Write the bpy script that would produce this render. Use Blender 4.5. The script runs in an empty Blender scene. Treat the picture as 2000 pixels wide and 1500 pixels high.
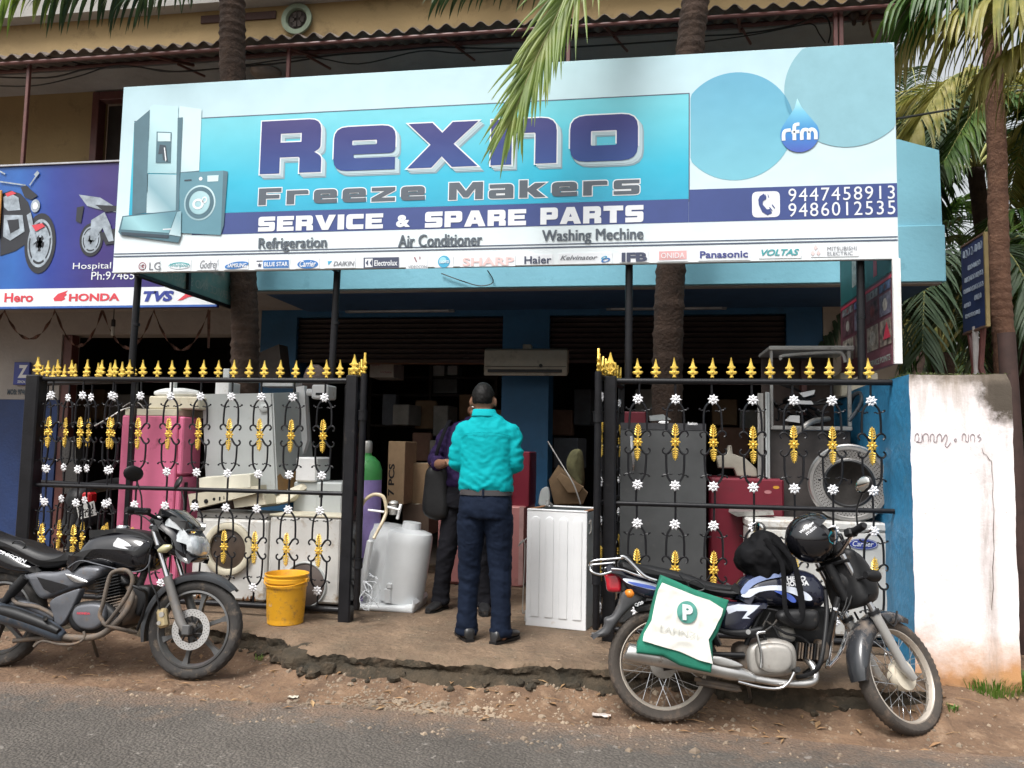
import bpy, bmesh, math, random
from mathutils import Vector, Matrix, noise, Quaternion
from mathutils.geometry import tessellate_polygon
V = Vector
PI = math.pi
rad = math.radians
random.seed(7)
scene = bpy.context.scene
COL = scene.collection
# ---------------------------------------------------------------- camera, sky, sun, exposure
FPX = 1550.0                       # focal length in pixels of a 2000 px wide picture
YAW, PITCH, ROLL, EYE = rad(9.1), rad(4.57), rad(1.07), 1.45
_F = V((-math.sin(YAW) * math.cos(PITCH), math.cos(YAW) * math.cos(PITCH), math.sin(PITCH)))
_R0 = V((math.cos(YAW), math.sin(YAW), 0))
_U0 = _R0.cross(_F)
_R = _R0 * math.cos(ROLL) + _U0 * math.sin(ROLL)
_U = _U0 * math.cos(ROLL) - _R0 * math.sin(ROLL)
CAM = V((0, 0, EYE))
cam_data = bpy.data.cameras.new('camera')
cam_data.sensor_width = 36
cam_data.lens = FPX / 2000 * 36
cam_data.clip_end = 500
cam = bpy.data.objects.new('camera', cam_data)
COL.objects.link(cam)
m3 = Matrix((_R, _U, -_F)).transposed()
cam.matrix_world = Matrix.Translation(CAM) @ m3.to_4x4()
scene.camera = cam

world = bpy.data.worlds.new('World')
scene.world = world
world.use_nodes = True
wn = world.node_tree.nodes
wl = world.node_tree.links
for n in list(wn): wn.remove(n)
SUN_ELEV, SUN_AZ = rad(58), rad(205)          # azimuth clockwise from +Y: the sun stands behind the camera, to its left
sky = wn.new('ShaderNodeTexSky'); sky.sky_type = 'NISHITA'; sky.sun_disc = False
sky.sun_elevation = SUN_ELEV; sky.sun_rotation = SUN_AZ
sky.dust_density = 6; sky.air_density = 1.6; sky.ozone_density = 1
hs = wn.new('ShaderNodeHueSaturation'); hs.inputs['Saturation'].default_value = 0.22
bg = wn.new('ShaderNodeBackground'); bg.inputs['Strength'].default_value = 0.102
wo = wn.new('ShaderNodeOutputWorld')
wl.new(sky.outputs[0], hs.inputs['Color']); wl.new(hs.outputs[0], bg.inputs['Color']); wl.new(bg.outputs[0], wo.inputs[0])
sd = bpy.data.lights.new('sun', 'SUN'); sd.energy = 1.5; sd.angle = rad(20); sd.color = (1, 0.985, 0.965)
sun = bpy.data.objects.new('sun', sd); COL.objects.link(sun)
_sd = V((math.sin(SUN_AZ) * math.cos(SUN_ELEV), math.cos(SUN_AZ) * math.cos(SUN_ELEV), math.sin(SUN_ELEV)))
sun.rotation_euler = _sd.to_track_quat('Z', 'Y').to_euler()
sun.location = (0, 0, 30)
vs = scene.view_settings
vs.view_transform = 'Standard'; vs.look = 'None'; vs.exposure = 1.1; vs.gamma = 1; vs.use_curve_mapping = False
scene.cycles.max_bounces = 6; scene.cycles.diffuse_bounces = 4; scene.cycles.glossy_bounces = 3
scene.cycles.transparent_max_bounces = 6

# ---------------------------------------------------------------- measuring helpers (photo pixel + distance from the street line -> place)
def W(u, v, Y):
    d = _F + _R * ((u - 1000) / FPX) + _U * ((750 - v) / FPX)
    return CAM + d * (Y / d.y)
def WZ(u, v, z):
    d = _F + _R * ((u - 1000) / FPX) + _U * ((750 - v) / FPX)
    return CAM + d * ((z - EYE) / d.z)

# ---------------------------------------------------------------- materials
MATS = {}
def mat(name, col, rough=0.5, metal=0.0, var=0.12, vs=6.0, bump=0.0, bs=60.0, dirt=None, coat=0.0, col2=None, spec=None, alpha=None, trans=0.0, emis=None):
    """procedural principled material; dirt = (colour, amount 0..1, scale)"""
    if name in MATS: return MATS[name]
    m = bpy.data.materials.new(name); m.use_nodes = True; MATS[name] = m
    N = m.node_tree.nodes; L = m.node_tree.links
    b = N['Principled BSDF']
    b.inputs['Roughness'].default_value = rough; b.inputs['Metallic'].default_value = metal
    b.inputs['Coat Weight'].default_value = coat; b.inputs['Coat Roughness'].default_value = 0.08
    if spec is not None: b.inputs['Specular IOR Level'].default_value = spec
    if trans: b.inputs['Transmission Weight'].default_value = trans
    tc = N.new('ShaderNodeTexCoord')
    nz = N.new('ShaderNodeTexNoise'); nz.inputs['Scale'].default_value = vs; nz.inputs['Detail'].default_value = 5; nz.inputs['Roughness'].default_value = 0.65
    L.new(tc.outputs['Object'], nz.inputs['Vector'])
    c2 = col2 or tuple(max(0, c * (1 - 2.2 * var)) for c in col)
    c1 = col if col2 else tuple(min(1, c * (1 + 0.6 * var)) for c in col)
    r = N.new('ShaderNodeValToRGB'); r.color_ramp.elements[0].position = 0.32; r.color_ramp.elements[1].position = 0.68
    r.color_ramp.elements[0].color = (*c2, 1); r.color_ramp.elements[1].color = (*c1, 1)
    L.new(nz.outputs[0], r.inputs[0]); out = r.outputs[0]
    if dirt:
        n2 = N.new('ShaderNodeTexNoise'); n2.inputs['Scale'].default_value = dirt[2]; n2.inputs['Detail'].default_value = 8; n2.inputs['Roughness'].default_value = 0.75
        L.new(tc.outputs['Object'], n2.inputs['Vector'])
        r2 = N.new('ShaderNodeValToRGB'); t = 0.66 - 0.32 * dirt[1]
        r2.color_ramp.elements[0].position = t; r2.color_ramp.elements[1].position = t + 0.16
        L.new(n2.outputs[0], r2.inputs[0])
        mx = N.new('ShaderNodeMix'); mx.data_type = 'RGBA'
        L.new(r2.outputs[0], mx.inputs[0]); L.new(out, mx.inputs[6]); mx.inputs[7].default_value = (*dirt[0], 1)
        out = mx.outputs[2]
        mr = N.new('ShaderNodeMapRange'); mr.inputs[3].default_value = rough; mr.inputs[4].default_value = min(1, rough + 0.35)
        L.new(r2.outputs[0], mr.inputs[0]); L.new(mr.outputs[0], b.inputs['Roughness'])
    L.new(out, b.inputs['Base Color'])
    if bump:
        n3 = N.new('ShaderNodeTexNoise'); n3.inputs['Scale'].default_value = bs; n3.inputs['Detail'].default_value = 6
        L.new(tc.outputs['Object'], n3.inputs['Vector'])
        bp = N.new('ShaderNodeBump'); bp.inputs['Strength'].default_value = bump; bp.inputs['Distance'].default_value = 0.6 / bs
        L.new(n3.outputs[0], bp.inputs['Height']); L.new(bp.outputs[0], b.inputs['Normal'])
    return m
def flat(name, col, rough=0.45):
    return mat(name, col, rough=rough, var=0.03, vs=3)
def grad(name, stops, axis='Z', lo=0.0, hi=1.0, rough=0.4, var=0.05):
    """printed colour run between two coordinates of the thing"""
    if name in MATS: return MATS[name]
    m = bpy.data.materials.new(name); m.use_nodes = True; MATS[name] = m
    N = m.node_tree.nodes; L = m.node_tree.links; b = N['Principled BSDF']; b.inputs['Roughness'].default_value = rough
    tc = N.new('ShaderNodeTexCoord'); sx = N.new('ShaderNodeSeparateXYZ'); L.new(tc.outputs['Object'], sx.inputs[0])
    mr = N.new('ShaderNodeMapRange'); mr.inputs[1].default_value = lo; mr.inputs[2].default_value = hi
    if axis in 'XYZ': L.new(sx.outputs['XYZ'.index(axis)], mr.inputs[0])
    else:
        a = N.new('ShaderNodeMath'); a.operation = 'ADD'; L.new(sx.outputs[0], a.inputs[0]); L.new(sx.outputs[2], a.inputs[1]); L.new(a.outputs[0], mr.inputs[0])
    r = N.new('ShaderNodeValToRGB'); e = r.color_ramp.elements
    while len(e) < len(stops): e.new(0.5)
    for i, (p, c) in enumerate(stops): e[i].position = p; e[i].color = (*c, 1)
    L.new(mr.outputs[0], r.inputs[0])
    nz = N.new('ShaderNodeTexNoise'); nz.inputs['Scale'].default_value = 5; nz.inputs['Detail'].default_value = 8; L.new(tc.outputs['Object'], nz.inputs['Vector'])
    mr2 = N.new('ShaderNodeMapRange'); mr2.inputs[1].default_value = 0.3; mr2.inputs[2].default_value = 0.7; mr2.inputs[3].default_value = 1 - 2 * var; mr2.inputs[4].default_value = 1
    L.new(nz.outputs[0], mr2.inputs[0])
    vm = N.new('ShaderNodeVectorMath'); vm.operation = 'SCALE'; L.new(r.outputs[0], vm.inputs[0]); L.new(mr2.outputs[0], vm.inputs['Scale'])
    L.new(vm.outputs[0], b.inputs['Base Color'])
    n4 = N.new('ShaderNodeTexNoise'); n4.inputs['Scale'].default_value = 2.2; n4.inputs['Detail'].default_value = 3; L.new(tc.outputs['Object'], n4.inputs['Vector'])
    bp = N.new('ShaderNodeBump'); bp.inputs['Strength'].default_value = .35; bp.inputs['Distance'].default_value = .03; L.new(n4.outputs[0], bp.inputs['Height']); L.new(bp.outputs[0], b.inputs['Normal'])
    return m

# ---------------------------------------------------------------- mesh collector
def catmull(pts, per=4, closed=False):
    n = len(pts); out = []
    P = [V(p) for p in pts]
    rng = range(n if closed else n - 1)
    for i in rng:
        if closed: p0, p1, p2, p3 = P[(i - 1) % n], P[i], P[(i + 1) % n], P[(i + 2) % n]
        else: p0, p1, p2, p3 = P[max(i - 1, 0)], P[i], P[i + 1], P[min(i + 2, n - 1)]
        for k in range(per):
            t = k / per
            out.append(0.5 * ((2 * p1) + (-p0 + p2) * t + (2 * p0 - 5 * p1 + 4 * p2 - p3) * t * t + (-p0 + 3 * p1 - 3 * p2 + p3) * t ** 3))
    if not closed: out.append(P[-1])
    return out
class MB:
    def __init__(s, T=None): s.v = []; s.f = []; s.mi = []; s.m = 0; s.T = T
    def add(s, vs_, fs):
        o = len(s.v)
        s.v += [tuple(s.T @ V(p)) if s.T is not None else tuple(p) for p in vs_]
        s.f += [tuple(i + o for i in f) for f in fs]; s.mi += [s.m] * len(fs)
        return s
    def box(s, x0, x1, y0, y1, z0, z1, b=0.0, R=None):
        """axis box; R = matrix turning it about its centre"""
        if x0 > x1: x0, x1 = x1, x0
        if y0 > y1: y0, y1 = y1, y0
        if z0 > z1: z0, z1 = z1, z0
        c = V(((x0 + x1) / 2, (y0 + y1) / 2, (z0 + z1) / 2)); h = V((x1 - x0, y1 - y0, z1 - z0)) / 2
        b = min(b, 0.45 * 2 * min(h))
        vs_ = []; idx = {}
        if b <= 0:
            for sx in (-1, 1):
                for sy in (-1, 1):
                    for sz in (-1, 1): vs_.append(V((sx * h.x, sy * h.y, sz * h.z)))
            fs = [(0, 1, 3, 2), (4, 6, 7, 5), (0, 4, 5, 1), (2, 3, 7, 6), (0, 2, 6, 4), (1, 5, 7, 3)]
        else:
            for sx in (-1, 1):
                for sy in (-1, 1):
                    for sz in (-1, 1):
                        for a in range(3):
                            q = [sx * (h.x - b), sy * (h.y - b), sz * (h.z - b)]
                            q[a] = (sx, sy, sz)[a] * h[a]; idx[(sx, sy, sz, a)] = len(vs_); vs_.append(V(q))
            fs = []
            for a in range(3):
                o1, o2 = [(1, 2), (0, 2), (0, 1)][a]
                for sg in (-1, 1):
                    q = []
                    for s1, s2 in ((-1, -1), (1, -1), (1, 1), (-1, 1)):
                        k = [0, 0, 0]; k[a] = sg; k[o1] = s1; k[o2] = s2; q.append(idx[(*k, a)])
                    if (sg < 0) != (a == 1): q.reverse()
                    fs.append(tuple(q))
            for a in range(3):       # edges along axis a
                o1, o2 = [(1, 2), (0, 2), (0, 1)][a]
                for s1 in (-1, 1):
                    for s2 in (-1, 1):
                        k0 = [0, 0, 0]; k1 = [0, 0, 0]
                        k0[a] = -1; k1[a] = 1; k0[o1] = k1[o1] = s1; k0[o2] = k1[o2] = s2
                        fs.append((idx[(*k0, o1)], idx[(*k1, o1)], idx[(*k1, o2)], idx[(*k0, o2)]))
            for sx in (-1, 1):
                for sy in (-1, 1):
                    for sz in (-1, 1): fs.append(tuple(idx[(sx, sy, sz, a)] for a in range(3)))
        if R is not None: vs_ = [R @ p for p in vs_]
        return s.add([p + c for p in vs_], fs)
    def rings(s, rs, closed_ends=True, loop=False):
        n = len(rs[0]); vs_ = [p for r in rs for p in r]; fs = []
        m = len(rs)
        for i in range(m if loop else m - 1):
            a = i * n; b_ = ((i + 1) % m) * n
            for j in range(n): fs.append((a + j, a + (j + 1) % n, b_ + (j + 1) % n, b_ + j))
        if closed_ends and not loop:
            fs.append(tuple(range(n - 1, -1, -1))); fs.append(tuple(range((m - 1) * n, m * n)))
        return s.add(vs_, fs)
    def tube(s, path, r, n=8, closed=False, per=0, caps=True, flat=None):
        """pipe along a path; r a number or one per path point; flat squashes the section"""
        P = [V(p) for p in path]
        rr = list(r) if isinstance(r, (list, tuple)) else [r] * len(P)
        if per:
            q = catmull([(*p,) for p in P], per, closed)
            r2 = []
            for i in range(len(q)):
                t = i / per; k = int(t); f = t - k
                r2.append(rr[k % len(rr)] * (1 - f) + rr[(k + 1) % len(rr) if closed else min(k + 1, len(rr) - 1)] * f)
            P = q; rr = r2
        m = len(P); up = None; rs = []
        for i in range(m):
            t = (P[(i + 1) % m] - P[i - 1]) if closed else (P[min(i + 1, m - 1)] - P[max(i - 1, 0)])
            if t.length < 1e-9: t = V((0, 0, 1))
            t.normalize()
            if up is None:
                up = t.orthogonal().normalized() if flat is None else (V(flat[1]) - t * V(flat[1]).dot(t)).normalized()
            else:
                up = (up - t * up.dot(t))
                up = up.normalized() if up.length > 1e-6 else t.orthogonal().normalized()
            sd_ = t.cross(up)
            k = flat[0] if flat else 1.0
            rs.append([P[i] + (sd_ * math.cos(2 * PI * j / n) + up * (k * math.sin(2 * PI * j / n))) * rr[i] for j in range(n)])
        return s.rings(rs, caps, closed)
    def cyl(s, a, b, r0, r1=None, n=16): return s.tube([a, b], [r0, r0 if r1 is None else r1], n)
    def lathe(s, prof, n=20, o=(0, 0, 0), A=None, caps=True, ang=2 * PI):
        """profile of (radius, height) round an axis (A turns +Z to it)"""
        full = abs(ang - 2 * PI) < 1e-6
        A = A or Matrix.Identity(3); o = V(o); rs = []
        for r, z in prof: rs.append([o + A @ V((r * math.cos(2 * PI * j / n), r * math.sin(2 * PI * j / n), z)) for j in range(n)])
        return s.rings(rs, caps)
    def ell(s, c, r, n=14, m=8, A=None):
        A = A or Matrix.Identity(3); c = V(c); rs = []
        if not isinstance(r, (tuple, list)): r = (r, r, r)
        for i in range(1, m):
            ph = PI * i / m
            rs.append([c + A @ V((r[0] * math.sin(ph) * math.cos(2 * PI * j / n), r[1] * math.sin(ph) * math.sin(2 * PI * j / n), -r[2] * math.cos(ph))) for j in range(n)])
        return s.rings(rs, True)
    def slab(s, pts, w, r=0.01, y0=0.0, per=4, k=3, smooth=True):
        """rounded extrusion of a side outline (x, z) to half width w about y0, edge radius r"""
        P = [(p.x, p.y) for p in catmull([(a, b, 0) for a, b in pts], per, True)] if smooth else [tuple(p) for p in pts]
        area = sum(P[i - 1][0] * P[i][1] - P[i][0] * P[i - 1][1] for i in range(len(P)))
        if area < 0: P.reverse()
        n = len(P); nr = []
        for i in range(n):
            a = P[i - 1]; b = P[(i + 1) % n]; t = V((b[0] - a[0], b[1] - a[1])); t = t.normalized() if t.length else V((1, 0)); nr.append((t.y, -t.x))
        rs = []; r = min(r, w)
        lay = [(w - r + r * math.sin(PI / 2 * i / k), r * (1 - math.cos(PI / 2 * i / k))) for i in range(k + 1)]
        seq = [(-y, i_) for y, i_ in reversed(lay)] + [(y, i_) for y, i_ in lay]
        if w - r < 1e-6: seq.pop(k)
        for y, ins in seq: rs.append([V((P[i][0] - nr[i][0] * ins, y0 + y, P[i][1] - nr[i][1] * ins)) for i in range(n)])
        vs_ = [p for q in rs for p in q]; fs = []
        for i in range(len(rs) - 1):
            for j in range(n): fs.append((i * n + j, i * n + (j + 1) % n, (i + 1) * n + (j + 1) % n, (i + 1) * n + j))
        tri = tessellate_polygon([[V((p.x, p.z, 0)) for p in rs[-1]]])
        o = (len(rs) - 1) * n
        for t in tri: fs.append(tuple(o + q for q in t)); fs.append(tuple(q for q in reversed(t)))
        return s.add(vs_, fs)
    def sheet(s, pts, th=0.0, axis=(0, 1, 0)):
        """flat polygon through 3-D points, given a thickness along axis"""
        P = [V(p) for p in pts]; n = len(P); a = V(axis).normalized()
        e1 = a.orthogonal().normalized(); e2 = a.cross(e1)
        tri = tessellate_polygon([[V((p.dot(e1), p.dot(e2), 0)) for p in P]])
        if th <= 0: return s.add(P, [tuple(t) for t in tri])
        fs = [tuple(t) for t in tri] + [tuple(q + n for q in reversed(t)) for t in tri]
        fs += [(i, (i + 1) % n, (i + 1) % n + n, i + n) for i in range(n)]
        return s.add(P + [p + a * th for p in P], fs)
    def jitter(s, amp, sc, seed=0):
        o = V((seed * 7.3, seed * 3.1, 0)); s.v = [tuple(V(p) + noise.noise_vector(V(p) * sc + o) * amp) for p in s.v]; return s
    def mesh(s, name, smooth=35, fix=True):
        me = bpy.data.meshes.new(name); me.from_pydata(s.v, [], s.f)
        if any(s.mi): me.polygons.foreach_set('material_index', s.mi)
        if fix:
            bm = bmesh.new(); bm.from_mesh(me); bmesh.ops.recalc_face_normals(bm, faces=bm.faces); bm.to_mesh(me); bm.free()
        me.update()
        if smooth: me.shade_smooth(); me.set_sharp_from_angle(angle=rad(smooth))
        return me

ORG = {}            # world origin of each thing (parts are written in world coordinates unless the thing is 'local')
def tag(o, label=None, cat=None, group=None, kind=None):
    if label: o['label'] = label
    if cat: o['category'] = cat
    if group: o['group'] = group
    if kind: o['kind'] = kind
    return o
def thing(name, loc, label=None, cat=None, group=None, rot=None, local=False, kind=None):
    o = bpy.data.objects.new(name, None); o.empty_display_size = 0.2; COL.objects.link(o)
    o.location = loc
    if rot is not None: o.rotation_euler = rot
    ORG[o] = V((0, 0, 0)) if local else V(loc)
    return tag(o, label, cat, group, kind)
def setm(me, m):
    for q in (m if isinstance(m, (list, tuple)) else [m]): me.materials.append(q)
def part(name, mb, m, parent=None, label=None, smooth=35, kind=None, mod=None, loc=None):
    """mesh object from a collector; child of parent when given"""
    if isinstance(mb, MB):
        o = ORG[parent] if parent is not None else (V(loc) if loc is not None else V((0, 0, 0)))
        if o.length: mb.v = [(p[0] - o.x, p[1] - o.y, p[2] - o.z) for p in mb.v]
        me = mb.mesh(name, smooth); setm(me, m)
    else: me = mb
    ob = bpy.data.objects.new(name, me); COL.objects.link(ob)
    if parent is not None: ob.parent = parent; ORG[ob] = ORG[parent]
    elif isinstance(mb, MB): ob.location = o; ORG[ob] = o
    tag(ob, label, None, None, kind)
    if mod: mod(ob); bake(ob, smooth)
    return ob
def solo(name, mb, m, label, cat, group=None, smooth=35, kind=None, mod=None):
    """a thing that is one mesh: origin at its base"""
    xs = [p[0] for p in mb.v]; ys = [p[1] for p in mb.v]; zs = [p[2] for p in mb.v]
    ob = part(name, mb, m, None, None, smooth, None, mod, loc=((min(xs) + max(xs)) / 2, (min(ys) + max(ys)) / 2, min(zs)))
    return tag(ob, label, cat, group, kind)
def inst(name, me, parent, loc, rot=None, scale=None, label=None):
    ob = bpy.data.objects.new(name, me); COL.objects.link(ob)
    ob.parent = parent; ob.location = V(loc) - ORG[parent]; ORG[ob] = V((0, 0, 0))
    if rot is not None: ob.rotation_euler = rot
    if scale is not None: ob.scale = scale
    if label: ob['label'] = label
    return ob
def bake(ob, smooth=35):
    dg = bpy.context.evaluated_depsgraph_get(); ev = ob.evaluated_get(dg)
    me = bpy.data.meshes.new_from_object(ev); old = ob.data
    ob.modifiers.clear(); ob.data = me
    if smooth: me.shade_smooth(); me.set_sharp_from_angle(angle=rad(smooth))
    bpy.data.meshes.remove(old)
def fuse(voxel=0.01, it=6):
    """modifier stack that grows overlapping pieces into one smooth skin"""
    def f(ob):
        r = ob.modifiers.new('r', 'REMESH'); r.mode = 'VOXEL'; r.voxel_size = voxel; r.use_smooth_shade = True
        if it: s_ = ob.modifiers.new('s', 'SMOOTH'); s_.iterations = it; s_.factor = 0.5
    return f
# ---------------------------------------------------------------- lettering
_TM = {}
def text_geo(s, bold=0.0, shear=0.0, space=1.0):
    k = (s, bold, shear, space)
    if k not in _TM:
        c = bpy.data.curves.new('t', 'FONT'); c.body = s; c.offset = bold; c.shear = shear; c.space_character = space; c.resolution_u = 3
        o = bpy.data.objects.new('t', c); COL.objects.link(o)
        dg = bpy.context.evaluated_depsgraph_get(); me = bpy.data.meshes.new_from_object(o.evaluated_get(dg))
        vs_ = [tuple(v.co) for v in me.vertices]; fs = [tuple(p.vertices) for p in me.polygons]
        bpy.data.objects.remove(o); bpy.data.curves.remove(c); bpy.data.meshes.remove(me)
        x0 = min(v[0] for v in vs_); x1 = max(v[0] for v in vs_); y0 = min(v[1] for v in vs_); y1 = max(v[1] for v in vs_)
        _TM[k] = ([((v[0] - x0) / (x1 - x0), (v[1] - y0) / (y1 - y0)) for v in vs_], fs)
    return _TM[k]
def put_text(mb, s, a, b, up, bold=0.012, shear=0.0, space=1.0):
    """text filling the parallelogram from a along b-a, rising by up"""
    vs_, fs = text_geo(s, bold, shear, space); a = V(a); b = V(b) - a; up = V(up)
    mb.add([a + b * x + up * y for x, y in vs_], fs)
def rpoly(pts, seg=4):
    out = []; n = len(pts)
    for i, p in enumerate(pts):
        r = p[2] if len(p) > 2 else 0; c = V(p[:2])
        if r <= 0: out.append((c.x, c.y)); continue
        a = (V(pts[i - 1][:2]) - c); b = (V(pts[(i + 1) % n][:2]) - c); r = min(r, a.length * 0.5, b.length * 0.5)
        a = c + a.normalized() * r; b = c + b.normalized() * r
        for k in range(seg + 1):
            t = k / seg; q = a * (1 - t) ** 2 + c * 2 * t * (1 - t) + b * t * t; out.append((q.x, q.y))
    return out
def curve_geo(loops, offset=0.0, key=None):
    c = bpy.data.curves.new('g', 'CURVE'); c.dimensions = '2D'; c.fill_mode = 'BOTH'; c.offset = offset
    for L in loops:
        sp = c.splines.new('POLY'); sp.points.add(len(L) - 1); sp.use_cyclic_u = True
        for i, (x, y) in enumerate(L): sp.points[i].co = (x, y, 0, 1)
    o = bpy.data.objects.new('g', c); COL.objects.link(o)
    dg = bpy.context.evaluated_depsgraph_get(); me = bpy.data.meshes.new_from_object(o.evaluated_get(dg))
    r = ([(v.co.x, v.co.y) for v in me.vertices], [tuple(p.vertices) for p in me.polygons])
    bpy.data.objects.remove(o); bpy.data.curves.remove(c); bpy.data.meshes.remove(me)
    return r
def rect(a, b, c, d, r=0): return [(a, b, r), (a, d, r), (c, d, r), (c, b, r)]
GL = {
 'R': [[(0,0),(0,1),(1,1,.2),(1,.45,.1),(.9,.38,.0),(1.02,.3,.08),(1.02,0),(.66,0),(.66,.3,.04),(.33,.3,0),(.33,0)], rect(.33,.58,.68,.75)],
 'e': [[(0,0,.22),(0,.82,.22),(1,.82,.22),(1,.3,.1),(.33,.3),(.33,.23,.03),(1,.23),(1,0)], rect(.3,.47,.7,.56,.02)],
 'x': [[(0,0),(.36,.42),(0,.82),(.38,.82),(.54,.63),(.7,.82),(1.1,.82),(.72,.42),(1.1,0),(.7,0),(.54,.2),(.38,0)]],
 'n': [[(0,0),(0,.82),(1,.82,.24),(1,0),(.68,0),(.68,.56,.03),(.32,.56),(.32,0)]],
 'o': [[(0,0,.24),(0,.82,.24),(1,.82,.24),(1,0,.24)], rect(.31,.28,.69,.54,.02)],
 'z': [[(0,0),(0,.2),(.55,.6),(0,.6),(0,.82),(1,.82),(1,.62),(.42,.22),(1,.22),(1,0)]],
 'r': [[(0,0),(0,.82),(.95,.82,.1),(.95,.58),(.34,.58,.04),(.34,0)]],
 'a': [[(.03,.6),(.03,.82),(1,.82,.2),(1,0),(0,0,.15),(0,.5,.15),(.66,.5),(.66,.6)], rect(.3,.18,.66,.3)],
 'k': [[(0,0),(0,1),(.33,1),(.33,.52),(.62,.82),(1.06,.82),(.68,.44),(1.06,0),(.62,0),(.33,.36),(.33,0)]],
 's': [[(0,0),(0,.2),(.68,.2),(.68,.31),(0,.31,.12),(0,.82,.16),(1,.82),(1,.62),(.32,.62),(.32,.51),(1,.51,.12),(1,0,.16)]],
 'F': [[(0,0),(0,1),(1,1),(1,.76),(.33,.76),(.33,.6),(.92,.6),(.92,.38),(.33,.38),(.33,0)]],
 'M': [[(0,0),(0,1),(.42,1),(.7,.5),(.98,1),(1.4,1),(1.4,0),(1.08,0),(1.08,.62),(.8,.12),(.6,.12),(.32,.62),(.32,0)]],
 'S': [[(0,0),(0,.26),(.68,.26),(.68,.38),(0,.38,.12),(0,1,.18),(1,1),(1,.75),(.32,.75),(.32,.62),(1,.62,.12),(1,0,.18)]],
 'E': [[(0,0),(0,1),(1,1),(1,.76),(.33,.76),(.33,.62),(.92,.62),(.92,.4),(.33,.4),(.33,.25),(1,.25),(1,0)]],
 'V': [[(.42,0),(0,1),(.38,1),(.6,.35),(.82,1),(1.2,1),(.78,0)]],
 'I': [[(0,0),(0,1),(.36,1),(.36,0)]],
 'C': [[(0,0,.22),(0,1,.22),(1,1),(1,.72),(.35,.72,.04),(.35,.28,.04),(1,.28),(1,0)]],
 'P': [[(0,0),(0,1),(1,1,.2),(1,.3,.2),(.33,.3),(.33,0)], rect(.33,.56,.68,.75)],
 'A': [[(0,0),(.38,1),(.82,1),(1.2,0),(.84,0),(.77,.18),(.43,.18),(.36,0)], [(.5,.4),(.6,.68),(.7,.4)]],
 'T': [[(0,.74),(0,1),(1.1,1),(1.1,.74),(.73,.74),(.73,0),(.37,0),(.37,.74)]],
}
_GC = {}
def wide_word(mb, word, x0, x1, z0, z1, y, gap=0.22, offset=0.0, shift=(0, 0)):
    """heavy extended lettering from my own outlines, filling x0..x1; capital height z1-z0"""
    pen = 0; place = []
    for ch in word:
        if ch == ' ': pen += 0.75; continue
        w = max(p[0] for p in GL[ch][0]) if ch in GL else 1.05
        place.append((ch, pen)); pen += w + gap
    tot = pen - gap; sx = (x1 - x0) / tot; sz = z1 - z0
    for ch, px in place:
        if ch in GL:
            # outline in real size so that the border is even
            loops = [[(x0 + (px + q[0]) * sx + shift[0], z0 + q[1] * sz + shift[1]) for q in rpoly(L)] for L in GL[ch]]
            g, fs = curve_geo(loops, offset)
            mb.add([(a, y, b) for a, b in g], fs)
        else:
            put_text(mb, ch, (x0 + px * sx, y, z0), (x0 + (px + 1) * sx, y, z0), (0, 0, sz), bold=0.05)
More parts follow.
